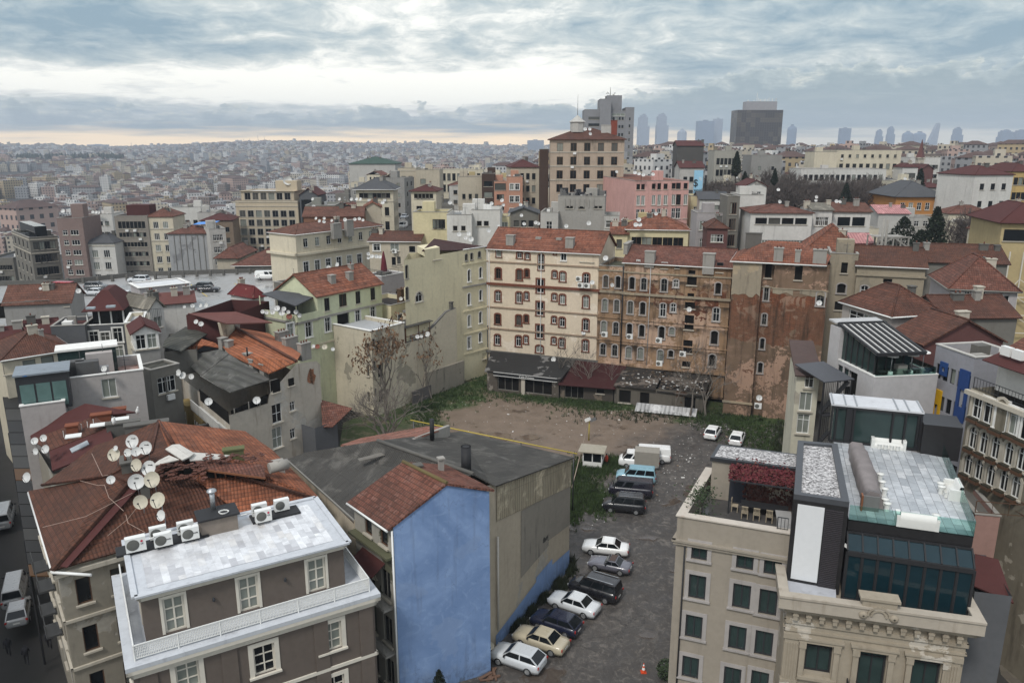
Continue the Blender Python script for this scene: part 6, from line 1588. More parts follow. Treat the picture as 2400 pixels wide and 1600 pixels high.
m=MB();m.slab([b.pt(0,0,b.z1+2.8,-2.0),b.pt(0,L,b.z1+2.8,-2.0),b.pt(0,L,b.z1+5.2,-6.5),b.pt(0,0,b.z1+5.2,-6.5)],.15);b.roofo=m.build('roof',T_RD,b.root)
for k in(1.2,2.3):
 m=MB();p=b.pt(0,k,b.z1+2.9,-1.6);m.box(p,.9,.4,.7,radians(-79));m.build('air_conditioner',WHITEM,b.root)
b=add('r6','cream house with dark red gable wall and brown tile roof',2165,807,2351,70,8,xBL=2092,z0=0,wall=DRD,roof=gb(2.3,T_BR,axis='y',over=.3),lite=False)
b=add('r5','pinkish-grey house with big brown tile hip roof and white gutter',2091,741,2205,77,14,xBL=1976,z0=0,wall=wl('r5',(.36,.325,.30),.35),roof=hp(2.6,T_BR,gut=WHITEM),lite=False,build=False)
b.wpx(3,[(2005,747,2.3,1.7,'w'),(2031,756,1.3,1.7,'wl'),(2058,765,2.4,1.7,'w')]);b.walls()
add('r5b','low house with brown tile roof and dirty rear wall at the right',2215,745,2385,79,2,7,0,DST,gb(1.8,T_BR,axis='x'),lite=False)
b=add('r4','pinkish-grey house with bright tile hip roof and white muntin windows',2228,676,2386,92,-16,10,0,LIL,hp(3.6,T_RD,gut=GREYF),lite=False,build=False)
b.wpx(0,[(2296,701,1.2,1.9,'w2'),(2326,706,1.2,1.9,'w2'),(2351,710,1.2,1.9,'w2'),(2266,692,.6,1.0,'w')]);b.walls()
b=add('tanl','long tan warehouse with dark red tile roof and three arched windows',2010,621,2170,111,-19,10,0,TAN,gb(2.3,T_RB,axis='x',gut=WHITEM),lite=False,build=False)
zs=Z(1800,500)
for x,y in((885,712),(1087,725),(1293,738)):b.wpx(0,[(*zs(x,y),1.0,1.6,'agw')])
b.wpx(0,[(*zs(1100,620),1.2,.6,'hole')]);b.band((0,),b.z1-1.5,.25,.2,TAN)
for u in(3.2,6.8):
 m=MB();p=b.pt(0,u,12,.06);m.box((p.x,p.y,10),.5,.14,8.5,radians(-19));m.build('pilaster',TAN,b.root)
b.walls()
b=add('tanr','dark mouldy wall building with long maroon-red tile roof',2171,614,2362,110,-12,9,0,DST,gb(2.2,T_RB,axis='x'),lite=False)
b=add('tann','tall narrow tan house with red hip roof beside the brick-patched tenement',1946,593,2013,113,-19,9,0,TAN,fl(),lite=False,build=False)
b.wpx(0,[(1979,628,.9,1.6,'hole'),(1972,676,1.2,1.5,'ah'),(1967,717,1.3,1.3,'hole')]);b.walls()
add('redhip','house with bright red hip roof and white cowl behind the brick-patched tenement',1887,589,2016,121,-19,12,0,TAN,hp(3.8,T_OR2,gut=DARKM),lite=False)
add('yels','yellow building with steel scaffold frame and dark red hip roof',2350,522,2480,126,-12,14,3,wl('ochre',(.44,.35,.19),.3),hp(3,M_MAR,over=.7),[g(0,2,1,4.0,1.9,'d1',2.0)],lite=False)
b=NB['yels'];m=MB()
for u in(1.5,3.5,8):m.bar(b.pt(0,u,6,.8),b.pt(0,u,b.z1-4.6,.8),.16)
for z in(8,11,14):m.bar(b.pt(0,1.5,z,.8),b.pt(0,8,z,.8),.12);m.bar(b.pt(0,1.5,z,.8),b.pt(0,3.5,z+3,.8),.1);m.bar(b.pt(0,3.5,z+3,.8),b.pt(0,8,z,.8),.1)
m.build('scaffold',CREAMF,b.root)
b=add('pinkt','low pink terrace house with railing in the shaded yard right of the palazzo',2286,1204,2345,52,-12,6,-1,wl('dusky_pink',(.33,.20,.17),.3),fl(DCONC,.4),lite=False)
rail('railing',b.root,[b.pt(0,0,b.z1,-.1),b.pt(0,3.3,b.z1,-.1),b.pt(1,5,b.z1,-.1)],1.0,BROWNF,1.0)
b=add('awn','dark maroon awning roof over the shaded yard right of the palazzo',2285,1385,2372,42,-15,5,-1,DGR,('',0),lite=False)
m=MB();m.slab([P(2284,1372,z=b.z1),P(2376,1412,z=b.z1-.4),P(2340,1310,z=b.z1+.5),P(2285,1297,z=b.z1+.6)],.1);b.roofo=m.build('roof',M_MAR,b.root)
m=MB();m.poly([P(2290,1250,z=-.6),P(2400,1900,z=-.6),P(2900,1900,z=-.6),P(2600,1250,z=-.6)][::-1]);o=m.build('paving',paved('yard_paving',[(.12,.105,.085),(.16,.14,.11)],.8,.8,(.05,.045,.04),.6));tag(o,'tiled yard paving in shade','paving',kind='structure')
m=MB();m.bar(P(2285,1222,z=9),P(2440,1262,z=9),1.6,.5);o=m.build('beam_canopy',M_MAR);tag(o,'long dark maroon canopy crossing the yard behind the glass deck','canopy')
D=[]
add('m1','grey concrete house with narrow slit windows and cluttered roof terrace',1308,459,1418,165,-8,12,wall=wl('m1',(.325,.31,.285),.3),roof=fl(DCONC,.8),build=False)
b=NB['m1'];b.wpx(0,[(1335,486,1.5,.6,'hole'),(1363,487,1.4,.6,'hole'),(1397,486,.8,.6,'hole'),(1407,486,.8,.6,'hole')]);b.walls()
m=MB()
for k in range(7):p=b.pt(0,1.5+k,b.z1-2.4,.1);m.box(p,.18,.2,1.8,radians(-8))
m.build('fin',b.wall,b.root);rr=random.Random(6);m=MB()
for k in range(14):p=b.pt(0,rr.uniform(.5,9.5),b.z1-.5,-rr.uniform(1,8));m.box(p,rr.uniform(.5,2),rr.uniform(.4,1.2),rr.uniform(.6,2.0),rr.uniform(0,1.5))
m.build('rooftop_clutter',plaster('clutter',(.16,.155,.15),patch=(.035,.035,.04),pamt=.7),b.root)
L=[('low grey wing with one window left of the concrete slit-window house',1267,497,1308,163,-8,10,LGR,fl(),[g(0,1,1,1.3,2.2,'w',3)]),('grey house with glazed balcony right of the concrete slit-window house',1416,505,1452,163,-8,9,LGR,fl(),[g(0,1,1,2.5,1.5,'w',1.8)]),('rounded white house with long window bands and brown roof',1760,498,1905,150,-6,11,WHT,hp(1.8,T_RD),[g(0,4,1,2.2,1.2,'d1',1.6),g(0,9,1,1.15,1.5,'wl',6.0),g(0,5,1,2.3,2.2,'w3',9.6)]),('narrow white house with corrugated porch next to the rounded white house',1906,492,1952,151,-6,10,WHT,gb(1.4,CORRL,axis='x'),[g(0,2,2,1.5,1.7,'w',2.2,4)]),('white house with red roof, wide window and maroon balcony awning',1953,496,2042,152,-6,10,WHT,gb(2.0,T_RB2,axis='x'),[g(0,2,1,2.4,1.7,'d1',1.9),g(0,5,1,1.1,1.3,'w',6.2)]),('dark red small house with brown roof and white windows',1658,535,1706,150,-8,8,DRD,hp(2.0,T_BR),[g(0,2,2,1.2,1.5,'w',1.9,3)]),('lilac-grey narrow house behind the dark red small house',1634,499,1706,160,-4,8,LIL,fl(),[g(0,3,1,1.3,1.9,'wl',2.6,m1=3.0),g(0,3,2,.8,1.9,'w',6.2,3.3,m1=3.)]),('narrow dark stone house with tall bay windows',1706,460,1735,156,-4,8,DST,fl(),[g(0,2,4,.9,2.3,'b1',2.4,3.2)]),('tall white house with dishes on its blank wall',1735,457,1790,163,-4,10,WHT,fl(),[g(0,1,1,.8,1.2,'d1',3.5,m0=3)]),('white stair-top cabin with red pitched roof above the tall white house',1746,437,1797,172,-4,9,WHT,gb(2.0,M_MAR),[g(0,2,1,.9,1.6,'w',1.9)]),('pale yellow narrow house right of the pink tenement',1619,459,1645,192,-4,9,YLW,fl(),[g(0,1,2,1,1.6,'w',3.4,3.4)]),('white house with dark pitched roof and balcony doors behind the lilac house',1640,467,1707,188,-4,9,WHT,gb(2.2,SLATE,axis='x'),[g(0,4,1,1.5,1.6,'d1',2.2)]),('large beige apartment palace with hip roof and four rows of wide windows',1290,327,1464,215,-2,16,wl('m3',(.42,.335,.26),.55),hp(4.2,T_BR,over=.6),[g(0,5,4,1.7,2.2,'b',2.0,3.65)],((0,3),3.5),((0,3),7.2),((0,3),10.9)),('brown blank chimney shaft house left of the beige apartment palace',1264,350,1286,218,-2,8,BRD,fl(),[]),('salmon narrow house with dark glazed top storey',1158,425,1187,235,0,9,SAL,fl(),[g(0,3,4,.8,1.5,'d1',4.6,3.2),g(0,1,1,3.4,2.0,'d1',1.6)]),('salmon house with arched cornice and solar panel roof',1187,414,1225,233,0,9,SAL,fl(),[g(0,2,4,1.2,1.8,'wsw',3.0,3.6)]),('dark brown timber-clad narrow house beside the salmon houses',1129,407,1159,236,0,9,BRD,fl(BLACKM),[g(0,1,4,2.6,1.6,'d1',3.0,3.2)]),('plain beige house with three small windows left of the brown narrow house',1073,414,1130,240,0,10,BGE,fl(M_MAR),[g(0,3,2,1.0,1.6,'d1',6.0,4)]),('white blank-walled house with stained right half',1105,492,1172,150,-2,10,WHT,fl(LMEMB),[g(0,2,1,1.0,1.0,'hole',2.6,m1=2)]),('white lower house with small window left of the stained white house',1047,503,1105,148,-2,10,WHT,fl(LMEMB),[g(0,2,1,.9,1.0,'hole',2.6)]),('cream terrace house with faded pink plaque left of the white lower house',968,497,1050,153,-2,8,YLW,fl(),[g(0,5,1,.8,1.8,'d1',2.3,m0=4)]),('small yellow house with white window behind the cream apartment block roof',1171,507,1193,158,-2,7,YLW,fl(),[g(0,1,1,1.4,1.7,'wl',2.0)]),('grey house with roof sheds behind the stained white house',1193,500,1262,168,-2,9,DST,gb(1.8,SLATE),[g(0,3,1,1.1,1.4,'d1',2.2)]),('long low beige house with tall narrow windows',1030,398,1132,330,0,14,CRM,fl(LMEMB),[g(0,8,2,1.4,3.0,'d1',3.0,4.6)]),('beige corner house with maroon roof left of the beige apartment palace',1197,392,1264,242,6,14,BGE,hp(3,M_MAR),[g(0,4,4,1.1,1.9,'d1',2.8,3.7)]),('blank beige block with single small window beyond the street',974,398,1030,265,0,14,BGE,fl(),[g(0,1,1,1.8,1.6,'d1',3.8,m1=4)]),('classical beige building with columns at the far side of the street',932,394,975,270,0,14,BGE,fl(),[g(0,2,4,1.5,2.6,'d1',4.0,4.6)],((0,),1),((0,),9)),('white-grey theatre block with dark green hip roof',818,384,926,420,0,24,LGR,hp(5,plaster('green_roof',(.045,.08,.065)),over=.5),[g(0,14,1,1.0,1.5,'d1',12.0)]),('cream corner building with dark slate hip roof beside the street',834,444,921,215,2,12,CRM,hp(4.2,SLATE,over=.8,gut=WHITEM),[g(0,7,1,1.2,1.4,'d1',1.7),g(0,4,3,1.2,2.3,'d',6.0,3.9),g(1,4,4,1.1,2.3,'d',5.0,3.9)],((0,1),3.4)),('cream house with covered roof terrace at the right of the street',963,448,1022,192,-2,10,CRM,hp(1.8,M_MAR,over=.5),[g(0,2,2,1.4,2.0,'d',4.6,3.2),g(0,5,1,1.1,1.2,'hole',1.2)]),('beige gable-end house with red tile coping near the street',854,487,893,196,10,9,BGE,gb(2,T_OR2,axis='y'),[]),('greenish grey flat-roofed box behind the long cream block',715,481,786,205,4,12,wl('greenish',(.21,.21,.185)),fl(LMEMB),[]),('black glass hall with maroon gable roof next to the beige hotel',701,458,744,262,0,12,DGR,gb(3.2,M_MAR,axis='y'),[g(0,1,1,5,8,'d1',5.4)]),('old brick house with broken red roof behind the long cream block',711,508,850,188,5,9,wl('oldbrick',(.20,.10,.065),.6),gb(2.8,T_RB2,axis='x'),[]),('pale yellow house with red tile roof and dormer behind the decayed block',1470,537,1614,141,-8,10,YLW,hp(2.4,T_OR2,gut=WHITE),[g(0,5,1,1.8,1.6,'b',2.2)]),('pale yellow low wing with red roof left of the dormer house',1433,548,1471,141,-8,9,YLW,gb(1.6,T_OR2,axis='x'),[g(0,1,1,1.0,1.6,'d1',1.8)]),('orange school building with grey hip roof and orange chimneys',2101,461,2213,215,-4,20,ORG,hp(5.5,SLATE,over=.6,gut=DARKM),[g(0,5,2,1.2,2.0,'w2',2.6,4.2),g(1,6,2,1.1,2.2,'wsw',2.6,4.2)],((0,1),5.0)),('big cream apartment slab with dark roof overlooking the bare trees',1962,352,2114,300,-4,18,CRM,fl(BLACKM),[g(0,9,2,1.4,2.0,'d1',6.0,5.0),g(0,8,1,1.0,1.2,'d1',2.2)]),('lower cream wing at the left of the big cream apartment slab',1910,356,1964,296,-4,12,CRM,fl(),[]),('long whitish apartment row with maroon attic behind the bare trees',1878,396,2078,280,-3,14,WHT,fl(M_MAR,1.2),[g(0,15,5,1.3,2.0,'d1',3.0,3.7)]),('grey institute with regular narrow windows and salmon gable side',1675,353,1740,298,-6,16,wl('inst',(.335,.32,.28),.35),fl(),[g(0,6,6,1.2,2.4,'d1',4,4.2)]),('derelict dark stone house with collapsed maroon roof on the skyline',1588,342,1650,330,-4,14,wl('derelict',(.085,.08,.075),.6),gb(3,M_MAR,axis='x'),[]),('blank grey apartment side wall right of the tall cypress',1762,364,1834,310,-4,16,GRY,fl(),[g(0,2,3,1.1,1.5,'d1',5,6)]),('grey house with light blue banner on its end wall',1594,393,1650,240,-4,12,LGR,gb(2.5,M_MAR,axis='x'),[g(0,3,2,1.2,1.6,'d1',3.5,4)]),('whitish apartment block with red hip roof at the right among trees',2286,410,2376,200,8,14,WHT,hp(3,M_MAR),[g(0,3,5,1.2,1.6,'d1',3.0,4.4)]),('yellow house with balconies at the right edge of the skyline',2372,402,2430,214,0,14,wl('ochre2',(.48,.34,.14)),hp(3,M_MAR),[g(0,4,4,1.2,2.0,'d1',2.6,4)]),('white office with small windows behind the church tower',2134,369,2205,345,-4,16,WHT,fl(),[g(0,10,3,1.3,1.6,'d1',4.0,4)]),('white house with red eaves left of the church tower',2116,392,2152,290,-4,12,WHT,hp(2,M_MAR),[g(0,4,3,1.2,1.8,'d1',3.0,4)]),('dark red brick nave beside the church tower',2160,398,2188,318,-4,14,DRD,gb(3,M_MAR),[]),('low pink-roofed annexe among the trees below the orange school',2060,500,2132,185,-8,12,LGR,gb(2.2,PINKS,axis='x'),[]),('pink sheet-metal shed behind the red hip roof',1962,569,2046,137,-6,7,wl('pinkwall',(.5,.2,.2)),gb(1.4,PINKS,axis='x'),[]),('small cream house hidden in the trees by the right edge',2318,545,2345,150,-4,8,CRM,hp(1.6,T_BR),[g(0,2,1,1,1.5,'w',2)]),]
for r in L:
 lab,xL,yT,xR,Y,yaw,dep,w,rf,ws=r[:10]
 b=B(lab,xL,yT,xR,Y,yaw,dep,None,w,rf,ws,bands=r[10:]);NB[lab]=b
BP=NB['large beige apartment palace with hip roof and four rows of wide windows']
m=MB();p=BP.pt(0,7.5,BP.z1+2,-6);m.lathe(p,[(2.0,0),(2.0,2.6),(2.3,2.7),(0,4.6)],8,smooth=False);sub(m.build('roof_lantern',LGR,BP.root),BP.roofo)
m=MB();m.tube(p+Vector((0,0,4.5)),p+Vector((0,0,10)),.08,.03,5);sub(m.build('mast',DARKM,BP.root),BP.roofo)
BP.chimney(BP.pt(0,17.5,BP.z1+2,-5),1.6,1.6,3.0,plaster('red_stack',(.22,.06,.04)),0,0);BP.chimney(BP.pt(0,15.5,BP.z1+2,-5),3.0,1.2,1.8,LGR,0,0)
b=NB['grey house with light blue banner on its end wall'];u0=b.edge(0)[2]
p=b.pt(0,u0-1.5,b.z1-8.2,.12);t=thing('banner','light blue banner reading sanat hanging on the grey end wall','banner',p);m=MB();m.box(p,2.7,.08,7.4,radians(-4));m.build('cloth',plain('sky_cloth',(.30,.55,.72),.7),t)
text_mesh('sanat',1.05,p+Vector((-.1,-.1,1.2)),radians(-4),BLACKM,t);text_mesh('$',3.0,p+Vector((-.8,-.1,2.7)),radians(-4),BLACKM,t);text_mesh('i\u015f',1.4,p+Vector((.6,-.1,4.6)),radians(-4),WHITEM,t)
b=add('pink','salmon-pink tenement with crumbling roof edge and tall bay fronts',1489,424,1615,185,8,xBL=1382,wall=PNK,roof=fl(T_OR2,.2),build=False)
for x,y,w,h in((1496,438,.9,1.3),(1507,438,.9,1.3),(1532,437,.9,1.3),(1545,437,.9,1.5),(1560,437,1,1.3),(1579,436,1.0,1.4),(1590,436,1.2,1.5),(1607,436,1,1.4)):
 b.wpx(0,[(x,y,w,h,'b1'),(x,y+32,w,h+1,'b1' if w>1 else 'wl'),(x-1,y+64,w,h+1,'w')])
b.walls();m=MB()
for px in(1500,1538,1585):
 u,_=b.px(0,px,440);c=b.pt(0,u,b.z0,.25);m.box((c.x,c.y,b.z0+2),3.0,.7,b.z1-b.z0-2.2,radians(8))if 0 else None
m=MB();A=b.pt(0,b.edge(0)[2]/2,b.z1-11.8,.2);m.box(A,b.edge(0)[2],.4,.3,radians(8));m.build('string_course',PNK,b.root)
b=B('grey stepped concrete hotel tower with antenna mast on the skyline',1370,257,1407,430,-2,22,None,wl('tower_grey',(.235,.235,.245),.15),fl(),[g(0,1,9,6.2,1.5,'d1',4.5,3.4,m0=2.6,m1=.4)],name='hotel_tower')
for k,(x0,x1,yt,ex)in enumerate(((1407,1433,232,8),(1432,1467,260,0),(1467,1487,252,3))):
 f,zt,L,dp=rect_px(x0,yt,x1,430-ex*.3+.2*k,-2,20);t=Bld('x','x',f,b.z0,zt,b.wall,lite=True);bpy.data.objects.remove(t.root);t.root=b.root
 if k==1:t.grid(0,4,12,1.1,1.6,'d1',4,4.2);t.grid(0,1,1,7.2,1.5,'w3',2,3)
 if k==2:t.grid(0,1,20,.8,1.6,'d1',6,3.6)
 t.flat(DCONC,.6);t.walls()
m=MB();p=P(1438,225,Y=440);m.box((p.x,p.y,p.z-14),8,10,14,0);m.build('lift_block',b.wall,b.root)
m=MB();p=P(1430,222,Y=438);rr=random.Random(1)
m.tube(p-Vector((0,0,4)),P(1431,205,Y=438),.35,.1,5)
for k in range(14):q=p+Vector((rr.uniform(-3,3),0,rr.uniform(-4,1.6)));m.bar(q,q+Vector((rr.uniform(-1.3,1.3),0,rr.uniform(-1,1))),.3)
m.build('antenna',GREYF,b.root)
b=B('dark brown glass hotel slab with pale plant storey on the skyline',1729,257,1836,1150,0,40,10,None,None,(),name='hotel_tower',build=False)if 0 else None
f,zt,L,dp=rect_px(1729,258,1836,1150,1,30)
m_,t_,bs_=newmat('dark_facade');u_,v_=t_.sep(t_.uv())[:2];fu=t_.m('FRACT',t_.m('DIVIDE',u_,3.4));fv=t_.m('FRACT',t_.m('DIVIDE',v_,3.3));rn=t_.white(t_.comb(t_.m('FLOOR',t_.m('DIVIDE',u_,6.8)),t_.m('FLOOR',t_.m('DIVIDE',v_,6.6)),0))
cc=t_.mix(t_.mr(rn,.55,.9),(.035,.03,.03),(.10,.085,.065));cc=t_.mix(t_.m('GREATER_THAN',fu,.78),cc,(.075,.066,.066));cc=t_.mix(t_.m('GREATER_THAN',fv,.8),cc,(.06,.054,.054));setp(t_,bs_,cc,.4,0,.4)
b=Bld('hotel_tower','dark brown glass hotel slab with pale plant storey on the skyline',f,15,zt,m_);b.walls();b.flat(GRY,1)
p=P(1750,238,Y=1158);q=P(1822,238,Y=1158);m=MB();m.prism([(p.x,p.y),(q.x,q.y),(q.x,q.y+18),(p.x,p.y+18)],zt-2,p.z);m.build('plant_storey',wl('plant_grey',(.30,.29,.30),.2),b.root)
m=MB();rr=random.Random(2)
for k in range(16):x=p+(q-p)*rr.random();m.bar(x,x+Vector((0,0,rr.uniform(2,5))),.7)
x=p+(q-p)*.33;m.bar(x,x+Vector((0,0,12)),.6);m.build('antenna',WHITEM,b.root)
p=P(2153,372,Y=330);w=at_px(p,Vector((1,0,0)),2167);c=p+Vector((w/2,w/2,0));zb=ter(p.x,p.y);t=thing('church_tower','slender stone church tower with dark red pointed spire','church tower',(c.x,c.y,zb))
m=MB();m.box((c.x,c.y,zb),w,w,p.z-zb);m.box((c.x,c.y,p.z),w*1.25,w*1.25,.5);m.build('tower',STONE,t)
zs_=P(2160,330,Y=331).z;m=MB();m.lathe((c.x,c.y,p.z+.5),[(w*.78,0),(w*.45,(zs_-p.z)*.35),(.1,zs_-p.z)],4,smooth=False);m.build('spire',DRD,t)
m=MB();m.box((c.x,c.y-w/2,p.z-7),w*.4,.3,4.5);m.build('belfry_opening',HOLE,t)
o=thing('steel_frame','bare grey roof frame with open trusses behind the long tan warehouse','frame',P(2090,585,Y=132));m=MB()
a,c=P(2055,590,Y=132),P(2126,590,Y=132);h=P(2055,556,Y=132).z-a.z
for k in range(5):q=a+(c-a)*k/4;m.bar((q.x,q.y,3),q+Vector((0,0,h)),.22);m.bar((q.x,q.y+4,3),q+Vector((0,4,h)),.22)
for z in(0,h*.35,h):m.bar(a+Vector((0,0,z)),c+Vector((0,0,z)),.22);
m.bar(a+Vector((0,0,h*.35)),(a+c)/2+Vector((0,0,h)),.25);m.bar((a+c)/2+Vector((0,0,h)),c+Vector((0,0,h*.3)),.25);m.slab([a+Vector((0,0,h)),c+Vector((0,0,h)),c+Vector((0,4,h)),a+Vector((0,4,h))],.1)
for px in(2064,2073):q=P(px,590,Y=131);m.tube(q-Vector((0,0,4)),q+Vector((0,0,h+3)),.22,.22,6)
m.build('truss',CONC,o)
CARS={'hatch':(4.2,1.78,1.48,.88,.98,(.95,.35,-1.35,-2.02),1.05),'sedan':(4.45,1.75,1.44,.86,.94,(.95,.30,-.85,-1.45),.98),'conv':(4.0,1.70,1.24,.76,.84,(.45,.0,-.65,-1.15),.86),'mini':(4.6,1.85,1.85,1.02,1.12,(1.35,.75,-2.1,-2.25),1.14),'van':(4.9,1.85,1.98,1.15,1.2,(2.05,1.45,-2.38,-2.43),1.22),'suv':(4.55,1.85,1.72,1.02,1.1,(1.05,.5,-1.85,-2.15),1.12)}
HEADL=gloss('headlight_glass',(.55,.56,.57),.1);TAILL=gloss('tail_red',(.33,.015,.012),.12);PLATE=plain('number_plate',(.6,.6,.58),.5)
CARC={}
def car_meshes(kind):
 if kind in CARC:return CARC[kind]
 L,W,H,hf,zb,(xa,xb,xc,xd),tz=CARS[kind];W2=W/2;r={}
 def top(x):
  if x>xa:t=(x-xa)/(L/2-xa);return zb+(hf-.1-zb)*t**1.6
  if x<xd:t=(xd-x)/max(.01,xd+L/2);return zb+(tz-.06-zb)*t
  return zb
 xs=[-L/2,-L/2+.06,-L/2+.3,-L*.36,-L*.2,0,L*.2,L*.33,L/2-.35,L/2-.1,L/2];b=MB();rings=[]
 for i,x in enumerate(xs):
  e=min(i,len(xs)-1-i);w=W2*(.78,.90,.98,1,1,1)[e];zt=top(x)*(.80,.95,1,1,1,1)[e];z0=(.42,.28,.22,.2,.2,.2)[e]
  rings.append([(x,s*w*k,z)for s,k,z in((1,.9,z0),(1,1,.5),(1,.985,zt*.8),(1,.90,zt),(1,.5,zt+.03))]+[(x,s*w*k,z)for s,k,z in((-1,.5,zt+.03),(-1,.90,zt),(-1,.985,zt*.8),(-1,1,.5),(-1,.9,z0))])
 for a,c in zip(rings[:-1],rings[1:]):
  for i in range(10):j=(i+1)%10;b.poly([a[i],a[j],c[j],c[i]],None,0,i!=9)
 b.poly(rings[0][::-1]);b.poly(rings[-1])
 wb,wt=W2*.89,W2*.70;bt=[(xd,zb,wb),(xc,H-.06,wt+.05),(xc+.12,H,wt-.05),(xb-.15,H+.01,wt-.05),(xb,H-.06,wt+.05),(xa,zb,wb)]
 def g(i,s,o=0):x,z,w=bt[i];return(x,s*(w+o),z)
 for i in range(5):b.poly([g(i,1),g(i,-1),g(i+1,-1),g(i+1,1)][::-1],None,0)
 for s in(1,-1):
  p=[g(0,s),g(1,s),g(2,s),g(3,s),g(4,s),g(5,s)];b.poly(p if s>0 else p[::-1])
 r['body']=b;G=MB();G2_=MB()
 def lerp(a,c,t):return tuple(x+(y-x)*t for x,y in zip(a,c))
 for lo,hi,dx in((5,4,.012),(0,1,-.012)):
  q=[lerp(g(lo,1),g(lo,-1),.05),lerp(g(lo,1),g(lo,-1),.95),lerp(g(hi,1),g(hi,-1),.93),lerp(g(hi,1),g(hi,-1),.07)]
  q=[lerp(q[0],q[3],.06),lerp(q[1],q[2],.06),lerp(q[1],q[2],.93),lerp(q[0],q[3],.93)]
  n=(Vector(q[1])-Vector(q[0])).cross(Vector(q[2])-Vector(q[0])).normalized();n=n if n.x*(xa if lo==5 else xd)>0 or n.z>.3 else-n
  (G if lo==5 else G2_).poly([tuple(Vector(x)+n*.014)for x in(q if lo==5 else q[::-1])])
 r['windscreen']=G;r['rear_window']=G2_;Wn=[]
 cuts=[(0.03,.47),(.51,.97)]if kind!='mini' else[(.03,.32),(.35,.64),(.67,.97)]
 if kind=='van':cuts=[(.02,.22),(.27,.48)]
 for s in(1,-1):
  A,Bq,c,D_=g(5,s),g(4,s),g(1,s),g(0,s)
  for t0,t1 in cuts:
   q=[lerp(lerp(A,D_,t0),lerp(Bq,c,t0),.07),lerp(lerp(A,D_,t1),lerp(Bq,c,t1),.07),lerp(lerp(A,D_,t1),lerp(Bq,c,t1),.90),lerp(lerp(A,D_,t0),lerp(Bq,c,t0),.90)]
   m=MB();m.poly([(x,y+s*.016,z)for x,y,z in(q if s<0 else q[::-1])][::-1]if 0 else[(x,y+s*.016,z+.004)for x,y,z in(q[::-1]if s>0 else q)]);Wn.append(m)
 r['wins']=Wn;t=MB();t.tube((0,-.11,0),(0,.11,0),.315,.315,14);r['tyre']=t;t=MB();t.tube((0,-.118,0),(0,.118,0),.20,.20,12);r['rim']=t
 t=MB();t.box((0,0,-.09),.08,.34,.17);r['light']=t;t=MB();t.box((0,0,-.06),.03,.5,.12);r['plate']=t
 t=MB();t.box((0,0,-.07),.1,.2,.14);r['mirror']=t
 o={k:(v.mesh(k,BLACKM)if not isinstance(v,list)else[x.mesh('window',PANE)for x in v])for k,v in r.items()}
 o['windscreen'].materials[0]=PANE;o['rear_window'].materials[0]=PANE;o['rim'].materials[0]=GALV;o['tyre'].materials[0]=RUBBER;o['plate'].materials[0]=PLATE
 o['tail']=o['light'].copy();o['tail'].materials[0]=TAILL;o['light'].materials[0]=HEADL
 CARC[kind]=o;return o
def car(kind,col,px,py,hd,label,z=0.0,roof=None,rails=False,group='cars parked on the empty plot',name='parked_car',cat='car',simple=False,loc=None):
 p=P(px,py,z=z)if loc is None else Vector(loc);M=car_meshes(kind);L,W,H,hf,zb,xx,tz=CARS[kind];key=(kind,col)
 if key not in CARC:me=M['body'].copy();me.materials.clear();me.materials.append(paint('paint_%s'%(col,),col,metal=0.0));CARC[key]=me
 o=bpy.data.objects.new(name,None);C.objects.link(o);o.location=p+Vector((0,0,.04));o.rotation_euler=(0,0,radians(hd));o.empty_display_size=.2;tag(o,label,cat,group)
 inst('body',CARC[key],o);inst('windscreen',M['windscreen'],o);inst('rear_window',M['rear_window'],o)
 for w in M['wins']:inst('side_window',w,o)
 for x in(L*.30,-L*.29):
  for s in(1,-1):w=inst('wheel',M['tyre'],o,(x,s*(W/2-.09),.315));inst('rim',M['rim'],w)
 for s in(1,-1):
  inst('headlight',M['light'],o,(L/2-.12,s*W*.33,hf*.74),s*-.5);inst('taillight',M['tail'],o,(-L/2+.06,s*W*.38,tz*.78),s*.35);inst('mirror',M['mirror'],o,(xx[0]-.25,s*(W/2+.06),zb+.08))
 inst('number_plate',M['plate'],o,(-L/2+.0,0,.62))
 if roof:m=MB();m.box(((xx[1]+xx[2])/2,0,H-.02),xx[1]-xx[2]-.1,W*.66,.05);inst('roof_top',m.mesh('roof_top',plain('roof_%s'%(roof,),roof,.8)),o)
 if rails:
  m=MB()
  for s in(1,-1):m.bar((xx[1]-.3,s*W*.33,H+.06),(xx[2]+.2,s*W*.33,H+.06),.05)
  inst('roof_rail',m.mesh('roof_rail',CHROME),o)
 return o
SIL=(.52,.54,.56);WHC=(.74,.74,.73);BLK=(.010,.010,.013)
car('hatch',SIL,1214,1556,152,'silver five-door hatchback, nearest car at the bottom of the row')
car('sedan',(.42,.37,.27),1267,1513,151,'boxy beige old sedan beside the silver hatchback')
car('hatch',(.010,.013,.032),1303,1473,150,'dark navy hatchback between the beige and the white boxy sedans')
car('sedan',(.62,.64,.66),1345,1428,149,'boxy white old sedan next to the black minivan')
car('mini',BLK,1394,1394,150,'black minivan with silver roof rails',rails=True,cat='minivan')
car('conv',(.115,.115,.14),1429,1334,158,'grey two-seat convertible with brown soft top',roof=(.075,.05,.042))
car('sedan',WHC,1419,1295,166,'rounded white sedan at the top of the near row')
car('mini',BLK,1462,1196,168,'small black van with chrome side sills, lowest of the second cluster',rails=True,cat='van')
car('van',(.016,.015,.024),1478,1160,168,'long black passenger van between the blue and the small black van',cat='van')
car('mini',(.21,.37,.44),1490,1128,168,'light blue van behind the black passenger van',cat='van')
o=car('van',WHC,1497,1093,168,'white pickup with grey canvas box',cat='pickup',name='canvas_pickup');m=MB();m.box((-.95,0,.55),2.95,1.9,1.72);inst('canvas_box',m.mesh('canvas_box',plain('canvas',(.27,.25,.215),.8)),o)
